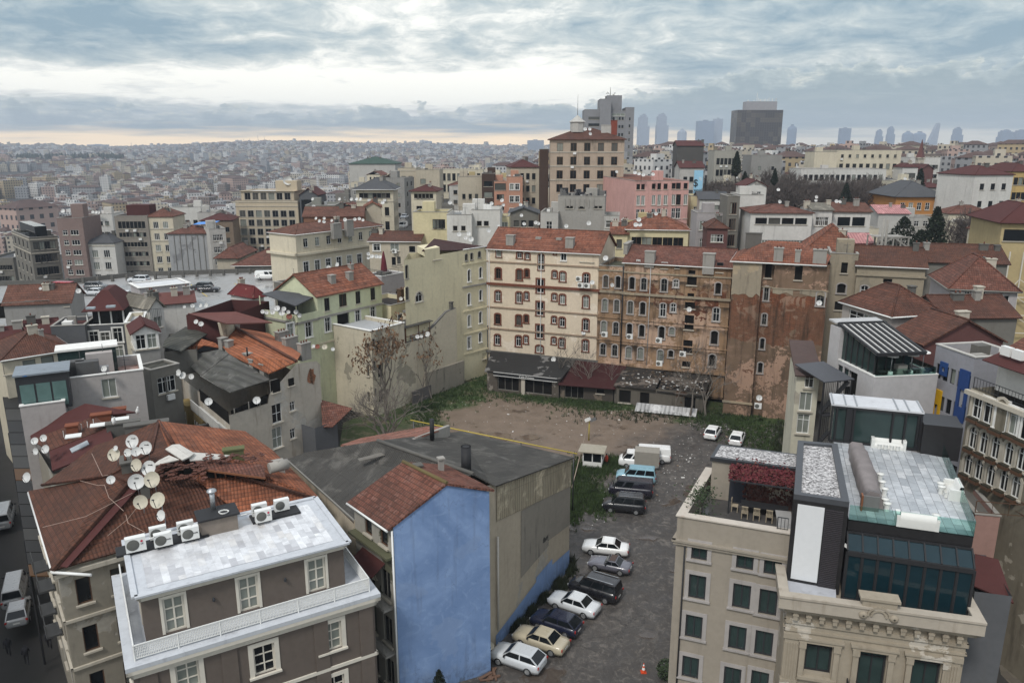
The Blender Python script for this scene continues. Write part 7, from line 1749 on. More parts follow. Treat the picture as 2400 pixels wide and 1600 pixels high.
car('van',WHC,1524,1080,170,'tall white panel van behind the canvas pickup',cat='van')
car('hatch',WHC,1670,1022,64,'white hatchback seen from behind, left of the pair near the brick-patched tenement')
car('hatch',WHC,1727,1036,66,'white hatchback seen from behind, right of the pair near the brick-patched tenement')
car('hatch',WHC,1722,1078,165,'white car half hidden behind the gravel-roofed stair house')
SHADED_PALE=(.27,.275,.28);G2='cars on the parking deck'  # pale vehicle paint with the dark street's shade put into the colour
for k,c,px,py,h,lab in(('van',(.36,.012,.02),146,682,175,'red delivery van on the parking deck'),('hatch',WHC,152,692,175,'white car in front of the red van'),('suv',(.10,.105,.11),227,679,4,'dark grey estate parked on the deck right of the red van'),('hatch',SIL,220,692,175,'silver car partly hidden below the dark grey estate'),('suv',WHC,297,702,4,'white small estate on the deck left of the kiosk'),('sedan',WHC,302,724,230,'white sedan nose-out below the white estate'),('suv',SIL,326,663,176,'silver estate behind the kiosk'),('suv',BLK,474,680,172,'black pickup on the deck right of the kiosk'),('sedan',(.014,.015,.022),490,684,5,'dark sedan in front of the black pickup'),('van',WHC,625,655,4,'white van beside the pavilion')):
 car(k,c,px,py,h,lab,9.0,group=G2)
for k,c,px,py,lab in(('van',WHC,945,535,'white van in the narrow street between the cream corner buildings'),('sedan',SIL,948,513,'silver car further up the narrow street')):
 p=P(px,py,Y=232);car(k,c,0,0,262,lab,loc=(p.x,p.y,p.z),group='cars in the narrow street')
for k,c,px,py,lab in(('van',SHADED_PALE,38,1400,'pale van, shade painted into its colour, in the dark street at lower left'),('hatch',SHADED_PALE,46,1446,'pale car, shade painted into its colour, behind the nearer van in the dark street'),('van',SHADED_PALE,12,1225,'pale van, shade painted into its colour, farther up the dark street')):car(k,c,px,py,118,lab,z=-1.6 if py>1300 else-2.2,group='vehicles in the dark street')
def dish_proto():
 a=MB();a.lathe((0,0,0),[(0,0),(.25,.03),(.42,.09),(.5,.14)],16);b=MB();b.bar((0,-.46,.12),(0,-.06,.55),.03);b.box((0,-.03,.52),.09,.09,.14)
 c=MB();c.tube((0,0,0),(0,-.02,-.28),.05,.05,6);return a,b,c
DP={}
def dish(px,py,d_px,Y,label,grp,col=DISHM,big=True,aim=None,mark=None):
 p=P(px,py,Y=Y);d=d_px*depth(p)/F;rr=R
 ax=Vector(aim or(rr.uniform(-.55,.45),-1,rr.uniform(.25,.6))).normalized();q=ax.to_track_quat('Z','Y')
 k=(col.name,big)
 if k not in DP:
  a,b,c=dish_proto()
  if big:DP[k]=(a.mesh('reflector',col),b.mesh('feed_arm',DARKM),c.mesh('mount',GALV))
  else:
   n=len(a.v)
   for src,mi in((b,1),(c,1)):kk=len(a.v);a.f+=[tuple(i+kk for i in f)for f in src.f];a.v+=src.v;a.uv+=src.uv;a.mi+=[mi]*len(src.f);a.sm+=src.sm
   DP[k]=(a.mesh('satellite_dish',[col,DARKM]),)
 if big:
  o=bpy.data.objects.new('satellite_dish',None);C.objects.link(o);o.empty_display_size=.1;o.location=p;o.rotation_mode='QUATERNION';o.rotation_quaternion=q;o.scale=(d,d,d)
  inst('reflector',DP[k][0],o);inst('feed_arm',DP[k][1],o);inst('mount',DP[k][2],o)
  m=MB();w=q.inverted()@Vector((0,0,-1));m.tube((0,-.02,-.28),Vector((0,-.02,-.28))+w*.9,.035,.035,6);inst('mast',m.mesh('mast',GALV),o)
  if mark:
   me=text_mesh(mark,.13,(0,0,0),0,BLACKM,o);me.location=(.02,.18,.055);me.rotation_euler=(0,0,0)
 else:o=inst('satellite_dish',DP[k][0],None,p,0,q,d)
 tag(o,label,'satellite dish',grp);return o
ORD=['leftmost','second from left','third from left','fourth from left','fifth from left','sixth from left','seventh from left','eighth from left','ninth from left','tenth from left','eleventh from left','twelfth from left','thirteenth from left']
def dishes(host,Y,items,big=False,kind='white satellite dish'):
 it=sorted(items);n=len(it)
 for i,t in enumerate(it):
  px,py,d=t[:3];c=t[3]if len(t)>3 and t[3]else DISHM
  kd={DISHM:'white',DISHC:'cream',DISHR:'rusty'}[c]
  lab='%s satellite dish %s'%(kd,host)if n==1 else '%s dish, %s of %d %s'%(kd,ORD[i]if i<n-1 else 'rightmost',n,host)
  dish(px,py,d,t[4]if len(t)>4 and t[4]else Y,lab,'dishes '+host,c,big,None,t[5]if len(t)>5 else None)
dishes('on the tiled house roof behind the mansion',51,[(312,1034,32,None,53,'arcelik'),(269,1065,31,DISHC),(272,1050,13),(301,1060,20),(319,1058,22),(343,1049,32,None,52,'arcelik'),(351,1097,36,None,50,'arcelik'),(358,1123,38,DISHC,49),(320,1128,37,None,49,'Atlas'),(260,1124,20,None,49),(322,1089,30,DISHC,50),(331,1175,34,DISHC,47),(372,1172,38,DISHC,46.5),(380,1207,26,None,45.5)],True)
dishes('on the white stack beside the maroon roof',60,[(82,1033,17),(103,1026,17),(85,1057,17),(108,1052,20),(65,1118,24)],True)
dishes('on the white balcony of the weathered tenement',77,[(420,873,16),(429,880,17),(449,882,13),(489,941,18,None,77)],True)
dishes('on the loft front of the weathered tenement',78.5,[(602,938,18)],True)
dishes('on the maroon-sided shed',98,[(460,754,11),(471,759,12)],True)
dishes('on the terrace rail of the pale green house',104.5,[(616,730,10),(625,732,9),(639,731,12),(650,723,14),(661,733,15),(665,724,11),(676,731,9),(678,742,14,DISHR),(694,731,11),(703,739,11)],True)
dishes('along the shed roof edge above the mossy sheets',110,[(432,719,7),(451,716,10),(471,716,9),(484,715,11)])
dishes('on the wall left of the flat-roofed rear building',100,[(735,811,9),(744,812,11,DISHR),(761,813,13,DISHC),(780,818,9)])
dishes('on the junk-filled terrace edge',110,[(873,891-0,12,None,111),(978,789,10,None,112),(988,788,8,None,112.5),(1003,783,13,None,113)])
dishes('on the sooty small yellow house',118,[(939,700,9),(950,697,8)])
dishes('on the cluttered grey terrace',71,[(245,864,15)],True);dishes('on the sloping white house edge',108,[(142,753,10),(155,752,11),(171,748,6)])
dishes('on the low wall of the red-brown roofed house',118,[(64,758,10),(95,676,7),(184,682,12)])
dishes('on the kiosk and fence by the parking deck',132,[(383,706,11),(442,690,11),(359,655,9),(606,647,11)])
dishes('on the yellow corner tenement roof',123,[(1092,557,10),(1104,561,13),(1099,548,10),(1076,549,11),(1145,541,9),(1168,528,6)])
dishes('on the cream apartment block itself',121.5,[(1388,662,11,None,120),(1367,780,10,None,121),(1298,842,12,None,121)])
dishes('on the decayed apartment block',115,[(1434,668,10,None,118.5),(1420,605,13,None,119),(1615,725,12,None,113.5)])
dishes('on the brick-patched tenement',101,[(1920,710,13,None,100.5),(1779,932,14,None,102)])
dishes('behind the rooftop restaurant',73,[(1993,772,18),(2008,772,16)],True);dishes('on the big brown tile hip roof',84,[(2164,709,12),(2149,704,7)])
dishes('on the long cream block',170,[(741,512,7),(749,518,8),(759,520,8),(760,512,7),(809,515,9),(832,514,8),(842,513,8),(851,516,7),(778,517,7)])
dishes('by the closed maroon parasol',140,[(863,595,9),(863,605,7),(872,601,10),(882,601,10),(891,602,9),(770,626,10),(791,620,11)])
dishes('over the roofs near the street',195,[(735,485,9),(733,467,7),(796,467,8),(824,467,8),(836,467,8),(845,467,8),(897,475,9)])
dishes('on the grey concrete houses behind the cream block',160,[(1152,477,9),(1177,470,9),(1180,481,8),(1220,480,8),(1222,505,8),(1228,525,9),(1256,522,9),(1262,524,8),(1327,530,10),(1380,523,11)])
dishes('on the roof edge of the salmon-pink tenement',184,[(1488,405,9),(1498,408,8),(1508,410,9),(1530,409,9),(1541,396,7),(1445,403,7)])
dishes('on the dormer house roof',139,[(1497,515,11),(1490,527,11),(1500,527,10),(1537,501,9)])
dishes('on the tall white house',162,[(1740,514,7),(1746,510,7),(1759,510,7),(1827,473,9),(1824,445,8)]);dishes('on the white houses with porches',149,[(1913,462,8),(1912,470,7),(1960,472,9),(1968,473,8)])
dishes('on the far left roofs',245,[(148,495,10),(174,490,9),(173,480,8),(218,497,7),(226,498,8),(232,498,7)])
dishes('above the beige palace roof',212,[(1371,303,9),(1382,303,8),(1383,314,8)])
def ac(px,py,label,Y=None,z=None,w=.95,rz=0.,grp='air conditioners',logo=None,simple=False,out=.0):
 p=P(px,py,z=z)if z is not None else P(px,py,Y=Y);o=thing('air_conditioner',label,'air conditioner',p,grp);h=w*.8;d=Vector((cos(rz),sin(rz),0));n=Vector((d.y,-d.x,0))
 m=MB();m.box(p+Vector((0,0,.08)),w,w*.38,h,rz);m.build('casing',WHITEM,o);c=p-d*(w*.14)+n*(w*.195)+Vector((0,0,.08+h*.5))
 m=MB();m.lathe(c,[(0,.012),(w*.30,.012),(w*.32,0)],16,axis=n);m.build('fan_grille',plain('grille_grey',(.11,.11,.10),.6),o)
 if logo:
  t=text_mesh(logo,.13 if len(logo)<4 else .12,c+d*(w*.44)+n*.012+Vector((0,0,-.02)),rz,BLACKM,o)
  if len(logo)>3:t.rotation_euler=(pi/2,pi/2*0,rz)
  if logo=='LG':m=MB();m.lathe(c+d*(w*.44)+n*.004+Vector((0,0,.19)),[(0,.008),(.075,.008)],10,axis=n);m.build('red_mark',plain('logo_red',(.5,.02,.06)),o)
 if not simple:m=MB();m.box(p-d*w*.35,.08,w*.4,.09,rz);m.box(p+d*w*.35,.08,w*.4,.09,rz);m.build('foot',DARKM,o)
d2,e2,rzm=MAN.c2;gr='air conditioners on the mansion roof'
for px,py,lab,w,lg in((320,1291,'white air conditioner with dark fan and red logo, left end of the mansion roof',1.15,'LG'),(372,1262,'white air conditioner behind the second one from left on the mansion roof',1.0,None),(384,1279,'white air conditioner with beige grille left of the plant room pair',1.05,'Airfel'),(436,1250,'white air conditioner behind the unit beside the plant room',1.0,None),(447,1264,'white air conditioner with beige grille beside the plant room',1.05,'Airfel'),(618,1222,'white air conditioner with red logo right of the plant room',1.05,'LG'),(609,1207,'white air conditioner behind the right-hand unit with logo',1.0,None),(661,1196,'white air conditioner with dark square grille at the right end',1.0,None)):ac(px,py,lab,z=13.585,w=w,rz=rzm,grp=gr,logo=lg)
m=MB()
for a,c in(((350,1262),(372,1254)),((372,1252),(425,1240)),((425,1238),(470,1224)),((560,1208),(600,1198))):m.path([P(*a,z=14.4),(P(*a,z=14.55)+P(*c,z=14.5))/2,P(*c,z=14.2)],.035,5)
o=m.build('cable_bundle',WHITEM);tag(o,'white pipes and cables slung between the mansion roof air conditioners','cable')
gr='air conditioners on the old facades'
for px,py,Y,lab in((1357,660,120.6,'upper small air conditioner beside the white casement of the cream block'),(1361,675,120.4,'left of the two air conditioners under the white casement of the cream block'),(1376,676,120.0,'right of the two air conditioners under the white casement of the cream block'),(1417,790,118.6,'air conditioner on the narrow brown house wall'),(1476,795,116.6,'leftmost air conditioner on the decayed apartment block, beside the tall grey pipe'),(1544,804,114.3,'air conditioner under the tall arched window of the decayed apartment block'),(1600,836,112.2,'air conditioner under the dark square openings of the decayed apartment block'),(1545,858,114.3,'lowest air conditioner on the decayed apartment block'),(1776,958,102,'broken air conditioner hanging at the foot of the brick-patched tenement'),(925,594,149.2,'air conditioner on the cream house behind the maroon parasol')):ac(px,py,lab,Y=Y,w=.95,rz=radians(-20),grp=gr,simple=True)
def branch(mb,tw,p,d,L,r,lev,rr,tips,spread=.6,up=.25,n=(2,3),rm=.02):
 r=max(r,rm)
 seg=2;q=p
 for i in range(seg):
  d=(d+Vector((rr.gauss(0,.12),rr.gauss(0,.12),rr.gauss(up*.25,.08)))).normalized();e=q+d*(L/seg);(mb if lev>2 else tw).tube(q,e,r*(1-.25*i),r*(1-.25*(i+1)),5 if lev>3 else 3,0,False);q=e
 if lev==0:tips.append(q);return
 for k in range(rr.randint(*n)):
  a=rr.uniform(0,2*pi);s=spread*rr.uniform(.6,1.2);x=d.cross(Vector((cos(a),sin(a),.3))).normalized()
  branch(mb,tw,q-d*(L*rr.uniform(0,.45)),(d+x*s+Vector((0,0,up*.5))).normalized(),L*rr.uniform(.62,.85),r*.58,lev-1,rr,tips,spread,up,n,rm)
BARKG=plain('bark_grey',(.155,.135,.115),.9);BARKB=plain('bark_brown',(.085,.066,.055),.9);TWIG=plain('twigs_grey',(.20,.175,.15),.9);TWIGB=plain('twigs_brown',(.095,.076,.067),.9)
def bare(seed,h,r,lev,stems=1,lean=.12,spread=.6,up=.3,n=(2,3),rm=.02):
 rr=random.Random(seed);a,t,tips=MB(),MB(),[]
 for i in range(stems):
  d=Vector((rr.gauss(0,lean),rr.gauss(0,lean),1)).normalized();branch(a,t,Vector((rr.uniform(-.2,.2)*(stems-1),rr.uniform(-.2,.2)*(stems-1),0)),d,h*.34,r,lev,rr,tips,spread,up,n,rm)
 return a,t,tips
TM={}
def tree(key,args,loc,label,name='bare_tree',group=None,sc=1.0,rz=0.0,leaves=0,mats=(None,None),cat='tree'):
 k=(key,leaves)
 if k not in TM:
  a,t,tips=bare(*args);q=[a.mesh('trunk',mats[0]or BARKG),t.mesh('crown',mats[1]or TWIG),None]
  if leaves:
   rr=random.Random(9);m=MB()
   for i in range(leaves):
    c=rr.choice(tips)+Vector((rr.gauss(0,.25),rr.gauss(0,.25),rr.gauss(-.2,.3)));s=rr.uniform(.12,.3);x=Vector((rr.gauss(0,1),rr.gauss(0,1),rr.gauss(0,.4))).normalized()*s;y=Vector((rr.gauss(0,.4),rr.gauss(0,.4),-1)).normalized()*s*1.6
    m.poly([c,c+x,c+x*.6+y,c-x*.2+y*.9])
   q[2]=m.mesh('leaves',plain('dry_leaves',(.17,.10,.055),.9))
  TM[k]=q
 q=TM[k];o=bpy.data.objects.new(name,None);C.objects.link(o);o.location=loc;o.rotation_euler=(0,0,rz);o.scale=(sc,sc,sc);o.empty_display_size=.3;tag(o,label,cat,group)
 inst('trunk',q[0],o);inst('crown',q[1],o)
 if q[2]:inst('leaves',q[2],o)
 return o
tree('ail',(3,15,.22,5,2,.10,.5,.34,(2,3)),P(905,985,z=0),'tall bare tree with brown hanging seed clusters against the cream rear building',leaves=700)
tree('ail2',(8,11,.14,4,1,.08,.45,.4,(2,3)),P(988,942,z=0),'slim bare sapling against the stained cream wall',leaves=90)
tree('ail2',(8,11,.14,4,1,.08,.45,.4,(2,3)),P(1012,935,z=0),'slim bare sapling nearer the yellow corner tenement',leaves=90,rz=2.0,sc=1.05)
tree('bush',(12,9.5,.20,5,7,.75,.85,.08,(2,3)),P(905,1035,z=0),'wide sprawling bare grey shrub at the foot of the cream rear building','bare_shrub',cat='shrub')
for i,(px,py,sc,lab)in enumerate(((1312,915,.8,'bare tree before the cafe sign'),(1380,930,.72,'thin bare tree before the maroon shed'),(1430,935,.6,'small bare tree between the maroon shed and the derelict sheds'),(1617,978,.98,'large bare tree before the derelict sheds'),(1652,975,.8,'leaning bare tree right of the large one at the derelict sheds'),(1585,968,.62,'low bare tree left of the large one at the derelict sheds'))):
 tree('row%d'%(i%3),(20+i%3,12,.19,5,1+i%2,.12,.62,.22,(2,3)),P(px,py,z=0),lab,sc=sc,rz=i*1.7)
tree('row1',None,P(1838,1075,z=0),'low bare shrub at the foot of the narrow whitish house','bare_shrub',sc=.3,cat='shrub')
rr=random.Random(21);FT=(31,13,.22,5,2,.2,.62,.2,(3,3))
pos=[(rr.uniform(1650,2070),rr.uniform(232,272))for _ in range(64)]
for i,(px,Y)in enumerate(pos):
 p=P(px,440,Y=Y);tree('far%d'%(i%3),(31+i%3,13,.2,5,2,.2,.62,.2,(3,4),.045),(p.x,p.y,ter(p.x,p.y)-.3),'bare brown tree in the wooded slope below the cream apartment slab',group='bare trees of the wooded slope',sc=rr.uniform(1.05,1.45),rz=rr.uniform(0,6),mats=(BARKB,TWIGB))
for i,(px,Y,sc,lab)in enumerate(((2058,160,1.0,'spreading bare tree right of the porch houses'),(2085,172,.9,'bare tree before the low pink-roofed annexe'),(2108,205,.55,'pollarded tree left of the orange school front'),(2140,205,.6,'pollarded tree in the middle of the orange school front'),(2275,170,1.35,'tall dark bare tree right of the orange school'),(2300,165,1.2,'ivy-dark bare tree before the red-hipped block'),(2320,160,1.0,'leaning bare tree near the red-hipped block'),(2200,140,1.0,'bare tree in front of the orange school yard'),(2240,142,.9,'grey bare tree above the mouldy wall roof'),(2170,136,.9,'pale bare tree above the tan warehouse roof'),(2290,135,.8,'bare brush above the maroon-red long roof'),(2330,140,.7,'bare brush beside the yellow scaffolded building'),(345,205,.55,'bare tree before the grey office slab'),(2130,133,.7,'small bare tree behind the steel frame'))):
 p=P(px,500,Y=Y);tree('far%d'%(i%3),None,(p.x,p.y,ter(p.x,p.y)-.3),lab,sc=sc,rz=i*2.1,mats=(BARKB,TWIGB))
NEED=plain('conifer_green',(.012,.020,.010),.95,var=.5,scale=1.5);LEAFG=plain('leaf_green',(.03,.048,.018),.8,var=.4)
def conifer(px,yT,yB,Y,label,wd=.2,ragged=.25,seed=1,name='cypress'):
 a,c=P(px,yB,Y=Y),P(px,yT,Y=Y);h=c.z-a.z;o=thing(name,label,'tree',a,'evergreens');rr=random.Random(seed);m=MB();m.tube(a-Vector((0,0,3)),a+Vector((0,0,h*.9)),h*.02,.03,6);m.build('trunk',BARKB,o);m=MB()
 for i in range(1500):
  t=rr.random();R_=h*wd*(min(1,t*5)*(1-t)**.75+.04)*rr.uniform(.5,1+ragged);an=rr.uniform(0,2*pi);q=a+Vector((cos(an)*R_,sin(an)*R_,t*h));s=h*.028*rr.uniform(.6,1.5);x=Vector((rr.gauss(0,1),rr.gauss(0,1),rr.gauss(0,.6))).normalized()*s;y=Vector((rr.gauss(0,.5),rr.gauss(0,.5),1)).normalized()*s*2
  m.poly([q-x,q+x,q+y])
 m.build('crown',NEED,o)
for i,t in enumerate(((1724,357,415,262,'tall dark cypress before the grey institute',.22),(1743,404,455,236,'dark cypress below the tallest one',.26),(1814,396,435,238,'small dark cypress above the white stair cabin',.22),(1980,430,478,225,'round-topped dark cypress before the whitish apartment row',.28),(2150,398,472,255,'dark cypress left of the church tower foot',.2),(2183,488,605,138,'ragged dark conifer in front of the orange school',.2,.6),(2112,510,585,150,'broad dark fir behind the steel frame',.42,.5),(2150,540,610,136,'low dark evergreen left of the ragged conifer',.4,.4),(1030,1570,1625,46.5,'small pine top below the blue wall',.25,.5))):conifer(*t[:5],wd=t[5],ragged=t[6]if len(t)>6 else .25,seed=i)
def tufts(label,spots,n,mat,h=.45,seed=1):
 rr=random.Random(seed);m=MB()
 for i in range(n):
  px,py,sx,sy=rr.choice(spots);p=P(px+rr.gauss(0,sx),py+rr.gauss(0,sy),z=0.02)
  for k in range(4):a=rr.uniform(0,6.3);hh=h*rr.uniform(.4,1.3);q=p+Vector((rr.gauss(0,.12),rr.gauss(0,.12),0));x=Vector((cos(a),sin(a),0))*.06;m.poly([q-x,q+x,q+Vector((rr.gauss(0,.15),rr.gauss(0,.15),hh))])
 o=m.build('grass',mat);tag(o,label,'grass',kind='stuff')
GR1=plain('grass_green',(.040,.068,.018),.9,var=.6,scale=.7);GR2=plain('weeds_dark',(.026,.034,.013),.9,var=.6,scale=.8)
tufts('green grass growing along the far edge of the plot',[(1140,905,60,12),(1040,930,45,12),(1000,965,20,18),(1260,930,60,8),(1400,950,50,10),(1360,935,40,8),(1760,1010,40,16),(1800,1050,35,22),(1690,985,40,8)],5200,GR1,.4,2)
tufts('rank weeds beside the attendant booth',[(1370,1150,22,22),(1400,1180,16,14),(1350,1110,14,16),(1400,1100,22,10),(1345,1190,8,18),(1440,1085,12,6)],3000,GR1,.55,3)
tufts('dark weeds under the blue-banded wall',[(1335,1330,5,8),(1310,1372,8,6),(1270,1405,8,5),(1235,1432,9,5),(1215,1470,8,6),(1820,1090,22,30),(1835,1040,12,30),(1590,975,120,8)],2600,GR2,.6,4)
rr=random.Random(5);m=MB()
for i in range(620):
 c=rr.choice(((1500,975,90,10),(1650,985,60,14),(1430,960,60,22),(1300,990,90,30),(1560,1120,40,40),(1600,1070,50,40),(1760,1005,30,14),(1040,945,35,14),(1150,960,60,20),(1520,1000,70,40),(1560,1080,40,20),(1400,1190,20,20)))
 p=P(c[0]+rr.gauss(0,c[2]),c[1]+rr.gauss(0,c[3]),z=.03);s=rr.uniform(.03,.09)if rr.random()<.95 else rr.uniform(.12,.25);m.box(p,s*rr.uniform(1,2.2),s,s*.4,rr.uniform(0,3),m=0 if rr.random()<.7 else 1)
tag(m.build('litter',[plain('litter_white',(.62,.61,.58),.8),plain('litter_brown',(.20,.15,.11),.8)]),'scattered white litter on the plot','litter',kind='stuff')
def booth():
 p=P(1390,1092,z=0);rz=radians(-14);o=thing('attendant_booth','small white glazed attendant booth with flat tin roof','booth',p);d=dirv(-14);n=Vector((d.y,-d.x,0));w,l=2.3,1.9
 m=MB();m.box(p,w,l,.95,rz);m.build('lower_wall',WHITE,o);m=MB();m.box(p+Vector((0,0,.95)),w-.06,l-.06,1.15,rz);m.build('window',PANE,o);m=MB()
 for s in(-1,0,1):
  for t in(-1,1):m.bar(p+d*(s*w/2*.98)+n*(t*l/2*.98)+Vector((0,0,.9)),p+d*(s*w/2*.98)+n*(t*l/2*.98)+Vector((0,0,2.2)),.12)
 m.build('window_frame',WHITEM,o);m=MB();m.box(p+Vector((0,0,2.2))-d*.1,w+.9,l+.8,.12,rz);m.build('roof',plaster('booth_tin',(.34,.31,.25),amt=.5),o)
 p=P(1421,1086,z=0);o=thing('gas_bottle','red gas bottle standing right of the attendant booth','gas bottle',p);m=MB();m.lathe(p,[(.2,0),(.22,.1),(.22,.9),(.1,1.1),(.06,1.25)],10);m.build('cylinder',plain('bottle_red',(.5,.05,.02)),o);m=MB();m.tube(p+Vector((0,0,1.2)),p+Vector((0,0,1.35)),.1,.1,8);m.build('collar',DARKM,o)
 p=P(1380,1032,z=0);o=thing('floodlight_pole','yellow pole carrying two floodlights on the plot','light pole',p);h=P(1380,985,Y=p.y).z;m=MB();m.tube(p,p+Vector((0,0,h)),.09,.07,8);m.build('pole',plain('pole_yellow',(.42,.34,.06)),o)
 for s in(-.5,.2):m=MB();q=p+Vector((s,0,h));m.bar(q,q+Vector((.55,-.3,.35)),.4,.4);m.build('floodlight',plain('lamp_grey',(.14,.14,.14))if s>0 else WHITEM,o)
 m=MB();q=P(1338,1080,Y=80);m.tube((q.x,q.y,0),P(1379,992,Y=p.y-1),.06,.06,6);o=m.build('leaning_pole',plain('pole_wood',(.28,.22,.17)));tag(o,'long thin wooden pole leaning to the floodlight pole','pole')
 o=thing('yellow_pipe','long yellow pipe on short posts behind the corrugated roof','pipe',P(1150,1025,Y=78));m=MB();a,c=P(962,984,Y=82),P(1353,1063,Y=75);m.tube(a,c,.06,.06,7);m.build('pipe',plain('pipe_yellow',(.46,.35,.05),.5),o);m=MB()
 for t in(.02,.35,.68,.98):q=a+(c-a)*t;m.tube((q.x,q.y,0),q,.07,.07,6)
 m.build('post',DARKM,o)
 p=P(1508,1574,z=0.02);o=thing('traffic_cone','orange and white traffic cone by the beige building','traffic cone',p);m=MB();m.box(p,.42,.42,.04);m.build('base',plain('cone_base',(.5,.05,.01)),o);m=MB();m.lathe(p+Vector((0,0,.04)),[(.16,0),(.13,.2)],10);m.lathe(p+Vector((0,0,.04)),[(.1,.38),(.07,.52)],10);m.lathe(p+Vector((0,0,.04)),[(.045,.64),(.02,.75)],10);m.build('cone',plain('cone_orange',(.6,.07,.015)),o);m=MB();m.lathe(p+Vector((0,0,.04)),[(.13,.2),(.1,.38)],10);m.lathe(p+Vector((0,0,.04)),[(.07,.52),(.045,.64)],10);m.build('reflective_band',WHITEM,o)
 p=P(1562,1590,z=0);o=thing('clipped_bush','dark clipped bush at the corner of the beige building','bush',p);rr=random.Random(4);m=MB()
 for i in range(700):v=Vector((rr.gauss(0,1),rr.gauss(0,1),rr.gauss(0,1))).normalized()*rr.uniform(.7,1);q=p+Vector((v.x*.8,v.y*.8,.8+v.z*.8));x=Vector((rr.gauss(0,1),rr.gauss(0,1),rr.gauss(0,1))).normalized()*.1;y=x.cross(v).normalized()*.12;m.poly([q-x,q+y,q+x])
 m.build('foliage',LEAFG,o)
 d_=P(1149,1518,Y=50.5);dish(1149,1512,19,50.2,'white satellite dish on a post at the corner of the blue gable wall','dishes low down',DISHC)
 dish(884,1345,28,48.6,'grey-beige satellite dish on the shaded side of the blue-gabled house','dishes low down',DISHC)
booth()
m=MB();p=P(1150,1590,z=0);rr=random.Random(7)
for i in range(9):m.box(p+Vector((rr.gauss(0,.5),rr.gauss(0,.4),i*.02)),rr.uniform(.6,1.3),rr.uniform(.1,.3),.08,rr.uniform(0,3))
tag(m.build('scrap_boards',plain('board_brown',(.13,.075,.05))),'brown scrap boards lying at the foot of the blue gable wall','boards')
FL,d,u,nn,zf,q0,zp,rz=VIN.geo
p=FL+d*1.15+u*1.6;p.z=zf;o=thing('potted_tree','small leafy tree in a planter at the terrace corner of the beige building','tree',p);rr=random.Random(3);m=MB();m.lathe(p,[(.0,0),(.45,0),(.5,.4),(.0,.38)],10);m.build('planter',BLACKM,o);m=MB();m.tube(p,p+Vector((0,0,1.5)),.05,.04,6)
for i in range(8):m.tube(p+Vector((0,0,1.3)),p+Vector((rr.gauss(0,.6),rr.gauss(0,.6),rr.uniform(1.9,2.7))),.03,.01,4)
m.build('trunk',BARKG,o);m=MB()
for i in range(420):q=p+Vector((rr.gauss(0,.52),rr.gauss(0,.52),2.15+rr.gauss(0,.38)));x=Vector((rr.gauss(0,1),rr.gauss(0,1),rr.gauss(0,1))).normalized()*.11;y=x.orthogonal().normalized()*.05;m.poly([q-x,q+y,q+x,q-y])
for i in range(160):q=p+Vector((rr.gauss(0,.3),rr.gauss(0,.3),.5+abs(rr.gauss(0,.1))));x=Vector((rr.gauss(0,1),rr.gauss(0,1),rr.gauss(0,1))).normalized()*.12;y=x.orthogonal().normalized()*.06;m.poly([q-x,q+y,q+x,q-y])
m.build('foliage',LEAFG,o)
o=thing('climbing_vine','deep red autumn vine covering the terrace pergola','vine',q0);m=MB();m2=MB()
for i in range(3600):
 a,b_=rr.uniform(-.15,4.75),rr.random()**.8*2.6;q=q0+d*a-nn*b_;q.z=zp+.08+b_*.17+rr.gauss(0,.13);x=Vector((rr.gauss(0,1),rr.gauss(0,1),rr.gauss(0,.5))).normalized()*.1;y=x.orthogonal().normalized()*.08;(m if rr.random()<.8 else m2).poly([q-x,q+y,q+x,q-y])
for i in range(500):q=q0+d*rr.uniform(.8,4.6)-nn*2.0;q.z=zf+rr.uniform(.3,2.6);x=Vector((rr.gauss(0,1),rr.gauss(0,.3),rr.gauss(0,1))).normalized()*.1;y=x.orthogonal()*.8;m2.poly([q-x,q+y,q+x,q-y])
m.build('red_leaves',plain('vine_red',(.105,.014,.019),.8,var=.5),o);m2.build('brown_leaves',plain('vine_brown',(.12,.04,.03),.8,var=.5),o)
c=q0+d*2.4-nn*.55;c.z=zf;o=thing('dining_table','long dark table under the vine pergola','table',c);m=MB();m.box(c+Vector((0,0,.70)),3.2,.95,.06,rz);m.build('table_top',BLACKM,o);m=MB()
for s in(-1.4,1.4):m.box(c+d*s,.1,.8,.7,rz)
m.build('leg',BLACKM,o)
WOOD=plain('teak_pale',(.36,.30,.215),.7)
def chair(p,ang,lab):
 o=thing('terrace_chair',lab,'chair',p,'wooden chairs under the pergola');f=dirv(ang);s=Vector((-f.y,f.x,0));r_=radians(ang);m=MB();m.box(p+Vector((0,0,.42)),.46,.46,.05,r_);m.build('seat',WOOD,o);m=MB()
 for k in range(5):q=p-f*.23+s*(-.18+.09*k);m.bar(q+Vector((0,0,.47)),q+Vector((0,0,.92)),.035)
 m.bar(p-f*.23-s*.22+Vector((0,0,.94)),p-f*.23+s*.22+Vector((0,0,.94)),.06);m.build('backrest',WOOD,o)
 for a in(-.2,.2):
  for b_ in(-.2,.2):m=MB();q=p+f*a+s*b_;m.bar(q,q+Vector((0,0,.44)),.05);m.build('leg',WOOD,o)
dg=math.degrees(rz)
for i,(a,lab)in enumerate(((.95,'first'),(1.75,'second'),(2.6,'third'),(3.35,'fourth'))):q=c+d*(a-2.2)+nn*.85;chair(q,dg+90,'slatted wooden terrace chair, %s from left of the four facing the pergola table'%lab)
chair(c-d*2.0,dg,'slatted wooden terrace chair at the left end of the pergola table');chair(c+d*2.0,dg+180,'slatted wooden terrace chair at the right end of the pergola table')
D0,D1,D2,D3,dd,dn,du,zD,rz2=PALZ.D;SOFA=plain('sofa_white',(.66,.66,.63),.35,var=.05)
